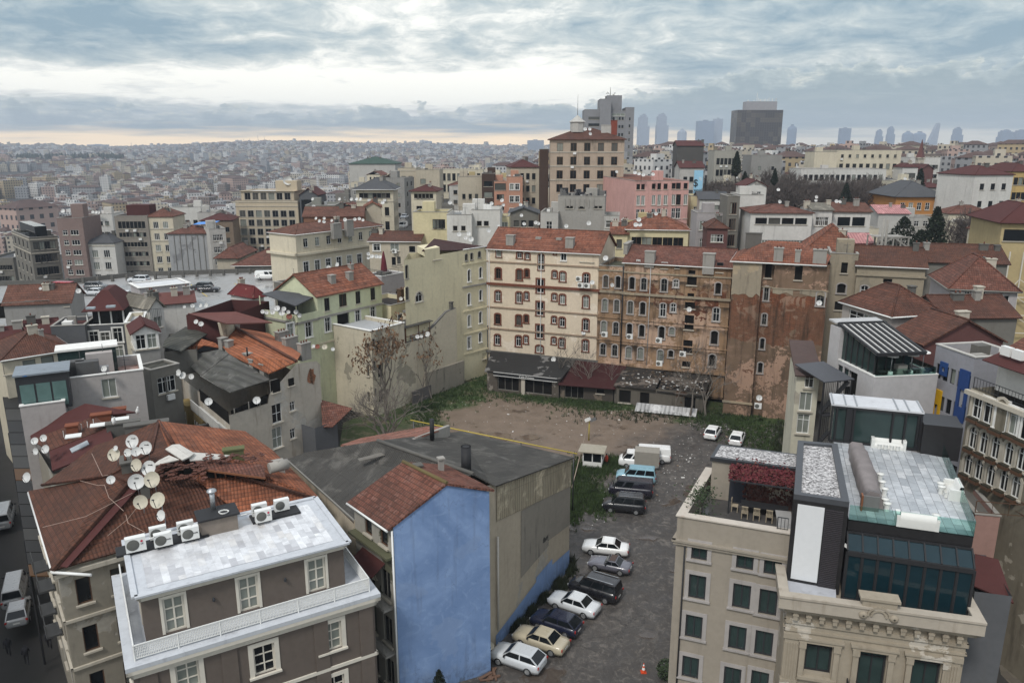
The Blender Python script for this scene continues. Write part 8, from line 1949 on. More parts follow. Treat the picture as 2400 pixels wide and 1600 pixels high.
def sofa(px,py,ang,lab,w=2.3):
 p=P(px,py,z=zD);o=thing('lounge_sofa',lab,'sofa',p,'white sofas on the glass-edged deck');f=dirv(ang);s=Vector((-f.y,f.x,0));Z_=Vector((0,0,1));m=MB();n=8;prof=[(.42,0),(.45,.38),(.02,.42),(-.12,.6),(-.22,.95),(-.42,.97),(-.48,.5),(-.44,0)]
 for k in range(n):
  t0,t1=(-.5+k/n)*w*.86,(-.5+(k+1)/n)*w*.86
  for a,b_ in zip(prof[:-1],prof[1:]):m.poly([p+f*a[0]+s*t0+Z_*a[1],p+f*b_[0]+s*t0+Z_*b_[1],p+f*b_[0]+s*t1+Z_*b_[1],p+f*a[0]+s*t1+Z_*a[1]][::-1],None,0,True)
 m.build('seat',SOFA,o)
 for e_ in(-1,1):m=MB();q=p+s*(e_*w*.46);m.box(q,.9,.22,.66,radians(ang));m.bar(q-f*.42+Z_*.66,q+f*.4+Z_*.7,.24,.16);m.build('armrest',SOFA,o)
 m=MB()
 for k in range(4):q=p+f*.46+s*((-.33+.22*k)*w*.8)+Z_*.02;m.lathe(q,[(.16,0),(.13,.2),(.17,.36)],8)
 m.build('front_pleat',SOFA,o)
b0=math.degrees(atan2(dn.y,dn.x))
sofa(2080,1048,b0,'white lounge sofa with pleated front by the glazed garden room',2.4);sofa(2232,1160,b0-90,'white lounge sofa turned sideways at the right glass edge',1.9);sofa(2147,1232,b0+180,'white lounge sofa seen from behind through the front glass',2.3)
gS='white drum stools on the deck'
for px,py,lab in((2072,1155,'white drum stool beside the middle of the covered bar'),(2066,1138,'white drum stool half hidden by the covered bar'),(2062,1120,'white drum stool, farthest along the covered bar'),(2073,1180,'white drum stool at the near end of the covered bar, left one'),(2078,1190,'white drum stool, nearest at the covered bar'),(2205,1150,'white drum stool in front of the sideways sofa, left one'),(2203,1142,'white drum stool behind the one by the sideways sofa'),(2192,1218,'white drum stool right of the sofa at the front glass')):
 p=P(px,py+6,z=zD);o=thing('drum_stool',lab,'stool',p,gS);m=MB();m.lathe(p,[(.17,0),(.15,.2),(.2,.5)],12);m.build('base',SOFA,o);m=MB();m.lathe(p+Vector((0,0,.5)),[(.24,0),(.24,.06),(0,.07)],12);m.build('seat',SOFA,o)
A,E=P(2003,1062,z=zD),P(2042,1196,z=zD);v=(E-A).normalized();s=Vector((-v.y,v.x,0));o=thing('covered_bar','long bar counter under a rumpled grey tarpaulin with wooden end','bar counter',(A+E)/2);m=MB();Lb=(E-A).length;N_=18;pr=[(-1.05,0),(-.85,.5),(-.5,1.08),(.25,1.16),(.5,.95),(.52,.1)];rr=random.Random(2);rings=[]
for k in range(N_+1):
 t=k/N_;w=.55+.45*sin(pi*min(1,.25+t*.6));rings.append([A+v*(Lb*.97*t)+s*(-a*w*1.0+rr.gauss(0,.03))+Vector((0,0,b_*(.8+.2*min(1,t*4))+(rr.gauss(0,.025)if b_>.2 else 0)))for a,b_ in pr])
for r0,r1 in zip(rings[:-1],rings[1:]):
 for i in range(5):m.poly([r0[i],r0[i+1],r1[i+1],r1[i]],None,0,True)
m.poly(rings[0]);m.poly(rings[-1][::-1]);m.build('tarpaulin',plain('tarp_taupe',(.21,.185,.18),.7,var=.25,scale=1.2),o)
m=MB();m.box(E+v*.06-s*0.1,.1,1.0,1.0,atan2(v.y,v.x));m.build('end_panel',plain('tarp_dark',(.15,.15,.145)),o);m=MB();m.box(E+v*.02-s*.62,.5,.1,1.05,atan2(v.y,v.x));m.build('wood_side',plain('bar_wood',(.20,.075,.03),.5),o)
p=P(901,655,Y=137);h=P(901,590,Y=137).z-p.z;o=thing('closed_parasol','tall closed maroon parasol on the grey-brown roof terrace','parasol',p);m=MB();m.tube(p,p+Vector((0,0,h)),.06,.05,6);m.build('pole',GALV,o);m=MB();m.lathe(p+Vector((0,0,h*.28)),[(.55,0),(.62,.3),(.38,h*.45),(.10,h*.74)],9);m.build('canopy',plain('parasol_maroon',(.11,.012,.02),.8),o)
for px,py,Y,lab in((322,963,60,'white gull standing on the higher chimney of the tiled house'),(267,988,57,'white gull standing on the lower chimney of the tiled house')):
 p=P(px,py,Y=Y);m=MB();m.lathe(p,[(0,-.3),(.1,-.2),(.15,0),(.11,.18),(.07,.25),(.085,.33),(.05,.41),(.0,.45)],8,axis=(.2,-.1,.75));o=m.build('gull',WHITEM);tag(o,lab,'gull','gulls on the chimneys')
def person(px,py,ang,lab,z):
 p=P(px,py,z=z);f=dirv(ang);s=Vector((-f.y,f.x,0));Z_=Vector((0,0,1));vs=[(0,0,.95),(0,.0,1.2),(0,0,1.42),(.02,0,1.55),(.05,0,1.68),(-.02,.10,.9),(.12,.1,.5),(.02,.1,.06),(.02,-.10,.9),(-.05,-.1,.48),(-.28,-.1,.1),(0,.2,1.38),(-.08,.25,1.1),(.06,.26,.88),(0,-.2,1.38),(.1,-.25,1.1),(.26,-.24,.92),(.14,.1,.04),(-.16,-.1,.05)]
 ed=[(0,1),(1,2),(2,3),(3,4),(0,5),(5,6),(6,7),(7,17),(0,8),(8,9),(9,10),(10,18),(2,11),(11,12),(12,13),(2,14),(14,15),(15,16)];rd=[.15,.15,.17,.06,.11,.1,.07,.045,.1,.07,.045,.07,.05,.04,.07,.05,.04,.035,.035]
 me=bpy.data.meshes.new('person');me.from_pydata([f*a+s*b_+Z_*c_ for a,b_,c_ in vs],ed,[]);o=bpy.data.objects.new('person',me);C.objects.link(o);o.location=p;md=o.modifiers.new('skin','SKIN');sk=me.skin_vertices[0].data
 for i,r_ in enumerate(rd):sk[i].radius=(r_,r_);sk[i].use_root=(i==0)
 o.modifiers.new('sub','SUBSURF').levels=1;me.materials.append(plain('dark_coat',(.02,.02,.024),.9));tag(o,lab,'person','people in the dark street')
for i,(px,py,a,lab)in enumerate(((22,1536,300,'person in dark clothes walking at the left edge of the dark street'),(64,1555,120,'person in dark clothes mid-stride carrying nothing in the dark street'),(118,1520,300,'person in dark clothes nearest the old facade in the dark street'))):person(px,py,a,lab,-1.5)
o=thing('scaffold_canopy','long dark street canopy of sooty and rusty plates at the far left','canopy',P(60,1150,z=3));rr=random.Random(6)
for k in range(15):
 def q(t,s):return P((8+62*t)+s*(38+12*t),930+420*t,z=8.0-3.0*t)
 a=[q(k/15,0),q((k+.94)/15,0),q((k+.94)/15,1),q(k/15,1)];m=MB();m.slab(a,.12);m.build('plate',[plain('dim_plate',(.035,.033,.03)),plain('rust_plate',(.085,.04,.013)),plain('soot_plate',(.014,.013,.012))][rr.choice((0,1,2,2,2))],o)
m=MB()
for k in range(0,16,3):
 for s in(0,1):p=q(k/15,s);m.bar((p.x,p.y,-3),p,.12)
m.build('post',BLACKM,o)
from mathutils import noise as mnoise
def mid_fill():
 rr=random.Random(41);feet=[]
 for o in C.objects:
  if o.parent is None and o.get('category')in('building','kiosk','yellow_house')and o.children:
   for ch in o.children:
    if ch.name.startswith('wall'):
     vs=[ch.data.vertices[k].co for k in range(0,len(ch.data.vertices),max(1,len(ch.data.vertices)//60))];xs=[v.x+o.location.x for v in vs];ys=[v.y+o.location.y for v in vs];feet.append(((min(xs)+max(xs))/2,(min(ys)+max(ys))/2,hypot(max(xs)-min(xs),max(ys)-min(ys))/2))
 n=0
 for i in range(2600):
  a=radians(rr.uniform(-17,34));r=rr.uniform(146,420);x,y=r*sin(a),r*cos(a);w,dp=rr.uniform(6.5,11),rr.uniform(7,10)
  if y<150 or n>=95:continue
  if any(hypot(x-p[0],y-p[1])<p[2]*.92+5.2 for p in feet):continue
  if math.degrees(a)<-6 and r<190:continue
  if 6<math.degrees(a)<26 and 205<r<285:continue
  if math.degrees(a)>24 and r<200:continue
  if abs(x+30-(y-230)*.05)<5.5 and y>200:continue
  z=ter(x,y);top=min(z+rr.uniform(9,15),CZ-r*(.075 if r<260 else .036)+rr.uniform(-1.5,1.2))
  if top<z+4:continue
  yaw=rr.choice((-14,-6,2,8));d=dirv(yaw);e=dirv(yaw+90);A=Vector((x,y,0))-d*(w/2)-e*(dp/2);feet.append((x,y,hypot(w,dp)/2));n+=1
  cn,wm=rr.choice((('cream',CRM),('grey',GRY),('white',WHT),('beige',BGE),('pale grey',LGR),('cream',CRM),('dark stone',DST),('ochre',NB['yels'].wall)))
  k=rr.random();b=Bld('town_house','small %s house with %s squeezed among the middle-distance roofs'%(cn,'tiled roof' if k<.5 else 'flat roof'),[A,A+d*w,A+d*w+e*dp,A+e*dp],z-2,top,wm,'house','small houses of the middle distance',lite=True)
  b.grid(0,max(2,int(w/2.6)),4,rr.choice((.9,1.1,1.4)),rr.choice((1.4,1.8)),rr.choice(('w','w','d1','wsw','b1')),rr.uniform(1.6,2.4),3.2);b.grid(3 if x>0 else 1,2,3,1.0,1.5,'d1',2.0,3.2);b.walls()
  if k<.5:b.pitched(rr.uniform(1.4,2.4),rr.choice((T_BR,T_RD,T_RB2,M_MAR,SLATE)),hip=rr.choice((0.0,1.0)));b.chimney(b.rid[0]+(b.rid[1]-b.rid[0])*rr.random()+Vector((0,0,-.2)),.8,.6,.9,CONC,radians(yaw),1)
  else:
   b.flat(rr.choice((MEMB,LMEMB,DCONC)),.5);m=MB();m.box(b.pt(0,w*rr.uniform(.25,.7),top-.5,-dp*.5),2.4,2.2,2.6,radians(yaw));m.build('stair_head',wm,b.root)
  if rr.random()<.5:q=b.pt(0,w*rr.random(),top+.7,-.4);k_=(DISHM.name,False);o=inst('satellite_dish',DP[k_][0],None,q,0,Vector((rr.uniform(-.5,.4),-1,.4)).normalized().to_track_quat('Z','Y'),1.1);tag(o,'small white dish on a roof edge of the crowded middle distance','satellite dish','dishes of the middle distance')
mid_fill()
b=Bld('unseen_terrace','unseen row house on the far side, added to shade the dark street',[(-43,40),(-78,88),(-86,82),(-51,34)][::-1],-5,15,GRY);b.grid(1,8,4,1.1,2.0,'b',3,4);b.walls();b.flat()  # row out of view, added to keep daylight off the street
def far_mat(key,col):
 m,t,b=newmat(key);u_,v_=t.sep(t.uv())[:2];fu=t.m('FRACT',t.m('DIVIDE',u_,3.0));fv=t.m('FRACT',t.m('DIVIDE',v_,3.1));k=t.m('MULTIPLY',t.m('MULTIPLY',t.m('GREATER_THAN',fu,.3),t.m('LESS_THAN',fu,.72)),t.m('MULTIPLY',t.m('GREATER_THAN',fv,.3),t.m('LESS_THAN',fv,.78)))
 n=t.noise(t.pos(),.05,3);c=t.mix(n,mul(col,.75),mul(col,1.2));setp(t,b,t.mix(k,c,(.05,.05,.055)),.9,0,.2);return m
FW=[('white',(.56,.55,.53)),('cream',(.46,.41,.33)),('grey',(.29,.29,.295)),('pinkish',(.40,.29,.25)),('ochre',(.38,.30,.19)),('brown',(.19,.155,.135))]
FM=[far_mat('far_'+n,c)for n,c in FW];FR=[plain('far_red',(.088,.055,.048),.9,var=.35,scale=.1),plain('far_flat',(.27,.27,.275),.9,var=.3,scale=.1)]
def far_house(w,dp,h,roof,m):
 m.box((0,0,-6),w,dp,h+6,mt=1)
 if roof==0:x,y=w/2+.4,dp/2+.4;z=h+.02;q=[(-x,-y,z),(x,-y,z),(x,y,z),(-x,y,z)];a,c=(-x+y*.8,0,z+2.4),(x-y*.8,0,z+2.4);m.poly([q[0],q[1],c,a],None,1);m.poly([q[2],q[3],a,c],None,1);m.poly([q[3],q[0],a],None,1);m.poly([q[1],q[2],c],None,1)
 else:m.box((w*.18,0,h),w*.3,dp*.4,2.2,m=0)
PROT={}
def far_town():
 rr=random.Random(77);spots=[]
 def vis(x,y,z):return True
 for i in range(27000):
  a=radians(rr.uniform(-36,5));r=sqrt(rr.uniform(640**2,4700**2))if i%3 else rr.uniform(640,2000);x,y=r*sin(a),r*cos(a);spots.append((r,x,y))
 for i in range(2600):
  a=radians(rr.uniform(3,37));r=rr.uniform(250,1700);spots.append((r,r*sin(a),r*cos(a)))
 used={};keep=[]
 for r,x,y in sorted(spots):
  c=15 if r<1500 else 18 if r<2600 else 22;k=(round(x/c),round(y/c))
  if k in used:continue
  used[k]=1;keep.append((r,x,y))
 named=[(Vector((o.location.x,o.location.y)))for o in C.objects if o.parent is None and o.get('category')in('building','tree','church tower')and o.location.y>180]
 big=[MB()for _ in range(12)];cnt=0;nb={'l':0,'r':0}
 for r,x,y in keep:
  z=ter(x,y);right=math.degrees(atan2(x,y))>3
  if right and r<420 and any((v-Vector((x,y))).length<24 for v in named):continue
  if right and(y<240):continue
  if not right and rr.random()<.06:continue
  if not right and mnoise.noise(Vector((x/210,y/330,3.3)))>.30+.1*rr.random():continue
  w,dp,h=rr.uniform(9,17),rr.uniform(9,14),rr.uniform(8,17)*(1.0 if r<2500 else 1.15)
  if right:h=min(h,30+11*rr.random()-z)if r<1700 else h
  if h<4:continue
  if not right and rr.random()<.05:w*=2.2;dp*=1.6;h*=1.25
  if rr.random()<.03:h*=1.5 if not right else 1.0
  wi=rr.choices(range(6),(30,24,16,12,6,6))[0];ro=0 if rr.random()<.42 else 1;rz_=rr.choice((-.36,.2,.5,1.2,-.9))+rr.gauss(0,.1)
  px=1200+F*x/(y*CT-(z+h-CZ)*ST)
  if not-80<px<2480:continue
  side='r' if right else 'l'
  if nb[side]<(110 if right else 170)and(right or r>660):
   nb[side]+=1;hh=(8,11,14)[min(2,int((h-7)/3.3))];k=(wi,ro,hh)
   if k not in PROT:m=MB();far_house(13,11,hh,ro,m);PROT[k]=m.mesh('town_house',[FM[wi],FR[ro]])
   o=inst('town_house',PROT[k],None,(x,y,z),rz_,sc=(w/13,dp/11,h/hh))
   tag(o,'small %s house with %s %s'%(FW[wi][0],('red pitched roof','flat roof')[ro],'packed into the hazy valley town at left' if side=='l' else 'among the crowded roofs on the right-hand skyline'),'house','houses of the hazy valley town' if side=='l' else 'houses of the right-hand skyline');continue
  m=MB();far_house(w,dp,h,ro,m);T=Matrix.Translation((x,y,z))@Matrix.Rotation(rz_,4,'Z');g_=big[wi*2+ro];b0_=len(g_.v);g_.v+=[tuple(T@Vector(p))for p in m.v];g_.f+=[tuple(i+b0_ for i in f)for f in m.f];g_.uv+=m.uv;g_.mi+=[(wi if i==0 else 6+ro)for i in m.mi];g_.sm+=m.sm
 al=MB()
 for g_ in big:b0_=len(al.v);al.v+=g_.v;al.f+=[tuple(i+b0_ for i in f)for f in g_.f];al.uv+=g_.uv;al.mi+=g_.mi;al.sm+=g_.sm
 tag(al.build('distant_town',FM+FR),'mass of small houses covering the hazy hills','town',kind='stuff')
 m=MB()
 for i in range(420):px=rr.choice((rr.uniform(60,210),rr.uniform(215,290),rr.uniform(-30,90)));Y=rr.uniform(1850,2150);p=P(px,380,Y=Y);z=ter(p.x,p.y);h=rr.uniform(14,26);m.lathe((p.x,p.y,z),[(h*.22,h*.2),(h*.26,h*.4),(h*.16,h*.75),(0,h)],5,smooth=False)
 tag(m.build('distant_wood',plain('far_wood',(.02,.028,.02),.95)),'dark line of evergreens on the hazy hillside at left','wood',kind='stuff')
far_town()
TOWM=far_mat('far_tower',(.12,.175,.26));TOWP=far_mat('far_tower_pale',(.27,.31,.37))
def tower(x0,x1,yt,lab,R_=5000,form='box',mt=TOWM):
 a=P(x0,345,Y=R_);w=(x1-x0)/F*depth(a);h=P((x0+x1)/2,yt,Y=R_).z;c=Vector((a.x+w/2,a.y,10));H=h-10;o=thing('skyscraper',lab,'skyscraper',c,'skyscrapers on the skyline');m=MB()
 if form=='step':m.box(c,w,w*.8,H*.70,mt=0);m.box(c+Vector((-w*.06,0,H*.70)),w*.8,w*.6,H*.24);m.box(c+Vector((-w*.06,0,H*.94)),w*.55,w*.45,H*.06)
 elif form=='round':m.lathe(c,[(w*.5,0),(w*.5,H*.84),(w*.45,H*.91),(w*.28,H*.96),(w*.12,H)],10)
 elif form=='taper':m.prism([(c.x-w/2,c.y),(c.x+w/2,c.y),(c.x+w/2,c.y+w),(c.x-w/2,c.y+w)],10,11,cap=False);q=[(-.5,0),(.4,0),(.4,.8),(-.5,.8)];b_=[(c.x+x*w,c.y+y*w,10)for x,y in q];t=[(c.x+w*(.22+(x+.5)*.33),c.y+y*w*.5,h)for x,y in q];[m.poly([b_[i],b_[(i+1)%4],t[(i+1)%4],t[i]],[(0,0),(w,0),(w,H),(0,H)])for i in range(4)];m.poly(t)
 else:m.box(c,w,w*.7,H)
 m.build('shaft',mt,o);m=MB();m.box(c+Vector((w*.36 if form=='taper' else 0,w*.15 if form=='taper' else 0,H)),w*.25,w*.3,H*.025+2);m.build('crown_cap',mt,o)
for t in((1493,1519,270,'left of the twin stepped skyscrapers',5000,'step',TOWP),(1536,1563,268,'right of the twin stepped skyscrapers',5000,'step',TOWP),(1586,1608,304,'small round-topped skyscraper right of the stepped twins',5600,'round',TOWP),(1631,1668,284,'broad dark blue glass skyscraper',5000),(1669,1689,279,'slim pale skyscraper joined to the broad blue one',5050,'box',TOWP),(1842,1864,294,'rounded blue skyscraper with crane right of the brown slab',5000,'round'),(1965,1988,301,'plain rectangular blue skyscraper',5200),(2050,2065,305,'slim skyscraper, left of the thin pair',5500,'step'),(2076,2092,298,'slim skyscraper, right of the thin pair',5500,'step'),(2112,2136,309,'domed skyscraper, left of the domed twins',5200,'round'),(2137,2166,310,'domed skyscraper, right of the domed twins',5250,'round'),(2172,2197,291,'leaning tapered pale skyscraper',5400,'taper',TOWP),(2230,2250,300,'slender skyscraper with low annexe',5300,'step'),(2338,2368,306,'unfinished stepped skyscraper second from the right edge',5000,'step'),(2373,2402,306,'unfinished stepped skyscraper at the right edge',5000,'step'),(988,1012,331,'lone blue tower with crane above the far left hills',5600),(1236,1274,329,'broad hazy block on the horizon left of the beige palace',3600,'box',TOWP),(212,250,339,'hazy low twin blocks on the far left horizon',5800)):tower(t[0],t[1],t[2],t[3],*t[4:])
for px,yt,lab in((604,318,'second'),(619,319,'third'),(571,325,'first'),(585,325,'middle'),(307,334,'lone'),(892,330,'fourth'),(906,329,'fifth')):
 p=P(px,yt,Y=4400);m=MB();m.tube((p.x,p.y,30),p,2.0,.8,4);o=m.build('radio_mast',GREYF);tag(o,'thin radio mast on the hazy ridge, %s'%{'first':'leftmost of the four close together','middle':'second of the four close together','second':'third of the four close together','third':'rightmost of the four close together','lone':'standing alone at the far left','fourth':'left of the pair nearer the centre','fifth':'right of the pair nearer the centre'}[lab],'mast','radio masts on the ridge')
def ground():
 m,t,b=newmat('ground_mat')
 p=t.pos()
 n1=t.noise(p,0.02,5);n2=t.noise(p,0.6,4)
 c=t.mix(n1,(0.028,0.027,0.026),(0.060,0.056,0.052))
 c=t.mix(t.mr(n2,0.4,0.7,0,0.5),c,(0.035,0.035,0.03))
 setp(t,b,c,0.85,0,0.2,t.bump(n2,0.3,0.1))
 rs=[8,16,24,32,40,48,56,64,72,80,90,100,110,120,130,145,160,180,200,230,260,300,350,420,500,600,700,850,1000,1200,1450,1750,2100,2500,3000,3500,4000,4500,5000,5700,6400]
 az=[i*3.0-45 for i in range(31)]
 v=[];f=[]
 for r in rs:
  for a in az:
   x,y=r*sin(radians(a)),r*cos(radians(a));v.append((x,y,ter(x,y)-0.06))
 n=len(az)
 for i in range(len(rs)-1):
  for j in range(n-1):
   k=i*n+j;f.append((k,k+1,k+1+n,k+n)[::-1])
 k=len(v);v.append((0,-30,-3));v.append((-60,-30,-3));v.append((60,-30,-3))
 me=bpy.data.meshes.new('ground');me.from_pydata(v,[],f);me.materials.append(m)
 for q in me.polygons:q.use_smooth=True
 o=bpy.data.objects.new('ground',me);C.objects.link(o);tag(o,kind='structure')
 m,t,b=newmat('lot_mat')
 p=t.pos();x,y=t.sep(p)[:2]
 wob=t.noise(p,0.12,5,0.6)
 big=t.noise(p,0.05,5,0.6);mid=t.noise(p,0.45,6,0.65);fine=t.noise(p,3.0,5,0.7)
 lon=t.noise(t.comb(t.m('MULTIPLY',x,0.9),t.m('MULTIPLY',y,0.55)),1.0,8,0.72,1.8)
 asp=t.mix(mid,(0.034,0.030,0.028),(0.105,0.093,0.083))
 asp=t.mix(t.mr(lon,0.53,0.60,0,0.55),asp,(0.13,0.115,0.10))
 asp=t.mix(t.mr(big,0.42,0.6,0.55,0),asp,(0.032,0.028,0.026))
 pf=t.noise(p,1.1,8,0.75,1.2);asp=t.mix(t.mr(pf,0.50,0.66,0,0.55),asp,(0.19,0.168,0.146));asp=t.mix(t.mr(pf,0.34,0.46,0.45,0),asp,(0.022,0.020,0.019))
 vo=t.new('ShaderNodeTexVoronoi',feature='DISTANCE_TO_EDGE');t.put(vo.inputs['Vector'],t.vm('ADD',p,t.vm('SCALE',t.comb(fine,mid,0),sc=2.0)));vo.inputs['Scale'].default_value=0.22
 asp=t.mix(t.m('MULTIPLY',t.mr(vo.outputs['Distance'],0.0,0.012,0.8,0),t.mr(big,.42,.58)),asp,(0.012,0.011,0.010))
 dirt=t.mix(mid,(0.105,0.078,0.058),(0.215,0.16,0.118))
 dirt=t.mix(t.mr(big,0.5,0.66,0,0.55),dirt,(0.075,0.064,0.056))
 dirt=t.mix(t.mr(lon,0.6,0.7,0,0.5),dirt,(0.06,0.052,0.046))
 dirt=t.mix(t.mr(fine,0.68,0.74,0,0.6),dirt,(0.30,0.26,0.21))
 s=t.m('ADD',t.m('MULTIPLY',y,1.0),t.m('MULTIPLY',x,-1.35))
 s=t.m('ADD',s,t.m('MULTIPLY',t.m('SUBTRACT',wob,0.5),34.0))
 c=t.mix(t.mr(s,66.0,80.0),asp,dirt)
 gr=t.mix(fine,(0.016,0.030,0.008),(0.055,0.085,0.022))
 e1=t.m('ADD',t.m('ADD',t.m('MULTIPLY',y,1.0),t.m('MULTIPLY',x,0.37)),t.m('MULTIPLY',t.m('SUBTRACT',wob,0.5),22.0))
 g1=t.mr(e1,113.0,116.5)
 e2=t.m('ADD',t.m('ADD',t.m('MULTIPLY',x,-0.80),t.m('MULTIPLY',y,0.58)),t.m('MULTIPLY',t.m('SUBTRACT',wob,0.5),22.0))
 g2=t.mr(e2,68.0,72.5)
 g=t.m('MULTIPLY',t.m('MAXIMUM',g1,g2),t.mr(mid,0.30,0.5))
 c=t.mix(g,c,gr)
 pud=t.m('MULTIPLY',t.mr(t.noise(p,0.16,3,0.5),0.60,0.645),t.m('SUBTRACT',1.0,g))
 c=t.mix(t.m('MULTIPLY',pud,0.55),c,(0.07,0.052,0.04))
 r=t.mix(pud,t.mr(mid,0.3,0.7,0.42,0.85),0.06)
 h=t.m('MULTIPLY',t.m('ADD',t.m('MULTIPLY',mid,0.8),t.m('ADD',lon,t.m('MULTIPLY',fine,0.5))),t.m('SUBTRACT',1.0,pud))
 setp(t,b,c,r,0,0.5,t.bump(h,0.6,0.12))
 mb=MB();pts=[(-24,30),(24,30),(30,55),(36,75),(40,100),(40,106),(32,112),(14,121),(-2,131),(-9,124),(-17,114),(-24,103),(-20,78),(-8,62)]
 mb.poly([(a,c_,0.02)for a,c_ in pts])
 o=mb.build('ground',m);o.name='car_park_ground';tag(o,'muddy and broken asphalt ground of the empty plot','ground',kind='structure')
def world():
 w=bpy.data.worlds.new('World');S.world=w;w.use_nodes=True
 t=NT(w.node_tree);t.n.clear()
 out=t.new('ShaderNodeOutputWorld')
 SE,SA=radians(52),radians(-150)
 sky=t.new('ShaderNodeTexSky',sky_type='NISHITA');sky.sun_disc=False;sky.sun_elevation=SE;sky.sun_rotation=SA
 sky.air_density=1.5;sky.dust_density=2.0
 bg1=t.new('ShaderNodeBackground');t.put(bg1.inputs[0],sky.outputs[0]);bg1.inputs[1].default_value=0.10
 g=t.new('ShaderNodeTexCoord').outputs['Generated']
 x,y,z=t.sep(g)[:3]
 az=t.m('MULTIPLY',t.m('ARCTAN2',x,y),57.2958);el=t.m('MULTIPLY',t.m('ARCSINE',z),57.2958)
 def gz(v,c,w_):
  d=t.m('DIVIDE',t.m('SUBTRACT',v,c),w_);return t.m('POWER',2.718,t.m('MULTIPLY',t.m('MULTIPLY',d,d),-1.0))
 ly=t.m('MULTIPLY',t.m('LOGARITHM',t.m('ADD',t.m('MAXIMUM',el,0.0),1.2),2.718),2.6)
 q=t.comb(t.m('MULTIPLY',az,0.085),ly,0.0)
 n1=t.noise(q,1.6,7,0.62,0.6)
 n2=t.noise(t.comb(t.m('MULTIPLY',az,0.17),t.m('MULTIPLY',ly,1.6),4.0),2.0,8,0.66,0.8)
 n=t.m('ADD',t.m('MULTIPLY',n1,0.6),t.m('MULTIPLY',n2,0.4))
 core=t.m('MULTIPLY',gz(az,-6.0,15.0),t.mr(el,1.0,3.5,0.4,1.0))
 band=t.m('MULTIPLY',gz(el,4.1,1.3),t.mr(az,4.0,15.0,1.0,0.0))
 br=t.m('ADD',t.m('MULTIPLY',core,0.17),t.m('MULTIPLY',band,0.36))
 br=t.m('SUBTRACT',br,t.m('MULTIPLY',gz(az,34.0,12.0),0.05));br=t.m('SUBTRACT',br,t.m('MULTIPLY',t.m('MULTIPLY',gz(az,-30.0,14.0),gz(el,6.5,1.5)),0.14))
 lum=t.m('ADD',t.m('ADD',0.5,t.m('MULTIPLY',t.m('SUBTRACT',n,0.5),1.4)),br)
 c=t.ramp(lum,[(0.34,(0.17,0.255,0.32)),(0.44,(0.255,0.33,0.375)),(0.54,(0.36,0.42,0.44)),(0.64,(0.50,0.535,0.525)),(0.73,(0.72,0.72,0.68)),(0.84,(0.93,0.91,0.83))])
 edge=t.m('ADD',2.5,t.m('MULTIPLY',t.mr(az,-2,18,0,2.4),1.0))
 cn=t.m('ADD',t.m('MULTIPLY',t.noise(t.comb(t.m('MULTIPLY',az,0.10),0.0,2.0),1.7,2),0.45),t.m('MULTIPLY',t.noise(t.comb(t.m('MULTIPLY',az,0.34),t.m('MULTIPLY',el,0.62),2.0),1.7,9,0.58,0.15),0.55))
 hi=t.m('ADD',edge,t.m('MULTIPLY',t.m('SUBTRACT',cn,0.5),6.5))
 dd=t.m('SUBTRACT',hi,el);inb=t.mr(dd,-0.04,0.20)
 cb=t.ramp(t.m('ADD',t.mr(dd,0.0,1.1,0.0,0.55,False),t.m('MULTIPLY',t.m('SUBTRACT',n2,0.45),1.3)),[(0.0,(0.56,0.57,0.51)),(0.2,(0.33,0.39,0.40)),(0.55,(0.185,0.255,0.29)),(1.0,(0.28,0.335,0.355))])
 c=t.mix(t.m('MULTIPLY',inb,0.92),c,cb)
 wn=t.noise(t.comb(t.m('MULTIPLY',az,0.07),t.m('MULTIPLY',el,1.2),9.0),1.8,5,0.55)
 wf=t.mr(t.m('ADD',el,t.m('MULTIPLY',t.m('SUBTRACT',wn,0.5),2.2)),0.4,1.5,1.0,0.0)
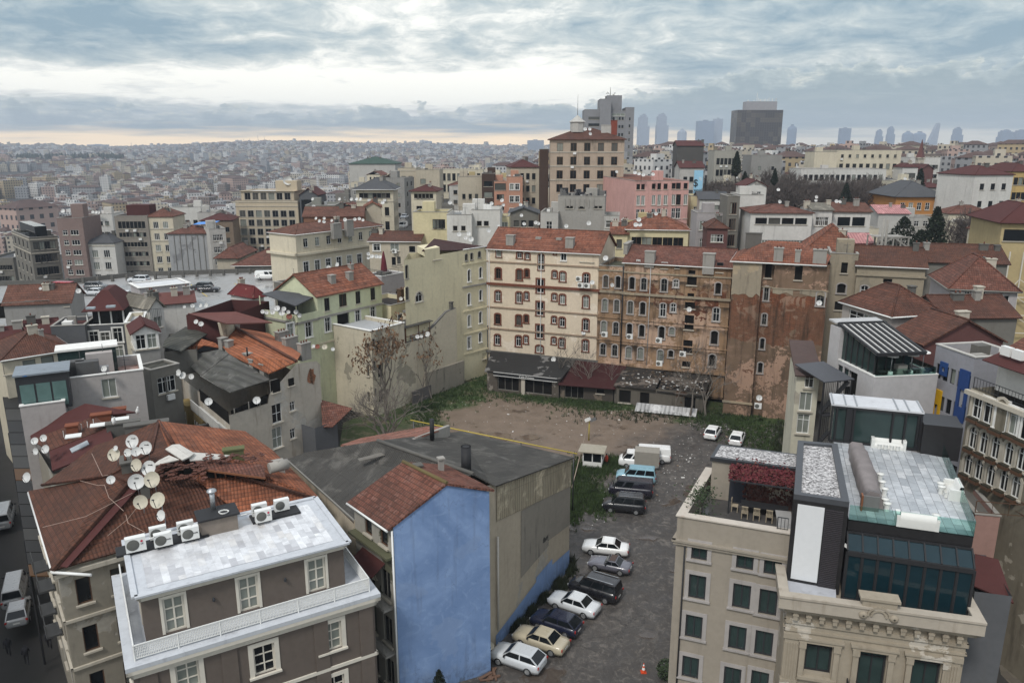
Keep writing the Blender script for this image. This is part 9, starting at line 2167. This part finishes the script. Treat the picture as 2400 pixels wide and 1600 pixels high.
 c=t.mix(t.m('MULTIPLY',wf,0.9),c,t.mix(t.mr(az,-2,26),(1.45,1.05,0.58),(0.70,0.66,0.55)))
 c=t.mix(t.mr(el,12.0,30.0),c,(0.62,0.66,0.70))
 c=t.mix(t.mr(el,-2.0,-0.3,1.0,0.0),c,(0.10,0.10,0.10))
 bg2=t.new('ShaderNodeBackground');t.put(bg2.inputs[0],c);bg2.inputs[1].default_value=1.0
 mx=t.new('ShaderNodeMixShader');mx.inputs[0].default_value=0.9
 t.l.new(bg1.outputs[0],mx.inputs[1]);t.l.new(bg2.outputs[0],mx.inputs[2]);t.l.new(mx.outputs[0],out.inputs[0])
 w.cycles.sampling_method='MANUAL';w.cycles.sample_map_resolution=512
 l=bpy.data.lights.new('sun','SUN');l.energy=1.5;l.angle=radians(11);l.color=(1.0,0.965,0.91)
 o=bpy.data.objects.new('sun',l);C.objects.link(o)
 d=Vector((sin(SA)*cos(SE),cos(SA)*cos(SE),sin(SE)))
 o.rotation_mode='QUATERNION';o.rotation_quaternion=d.to_track_quat('Z','Y')
 S.view_settings.view_transform='Standard';S.view_settings.look='None'
 S.view_settings.exposure=0.62;S.view_settings.gamma=1.0
 S.cycles.volume_bounces=0;S.cycles.max_bounces=6;S.cycles.diffuse_bounces=3;S.cycles.glossy_bounces=3
 S.cycles.transparent_max_bounces=8;S.cycles.use_denoising=True
def haze():
 m=bpy.data.materials.new('haze');m.use_nodes=True;nt=m.node_tree;nt.nodes.clear()
 o=nt.nodes.new('ShaderNodeOutputMaterial');v=nt.nodes.new('ShaderNodeVolumePrincipled')
 v.inputs['Color'].default_value=(0.76,0.85,0.99,1);v.inputs['Density'].default_value=0.00016
 v.inputs['Anisotropy'].default_value=0.0
 nt.links.new(v.outputs[0],o.inputs['Volume'])
 mb=MB();mb.box((0,3200,-48),9400,6700,330)
 h=mb.build('haze',m);tag(h,'thin blue haze hanging over the far city','haze',kind='stuff')
 h.display_type='BOUNDS'
ground();world();haze()
for o in bpy.data.objects:
 if '_o' in o:del o['_o']
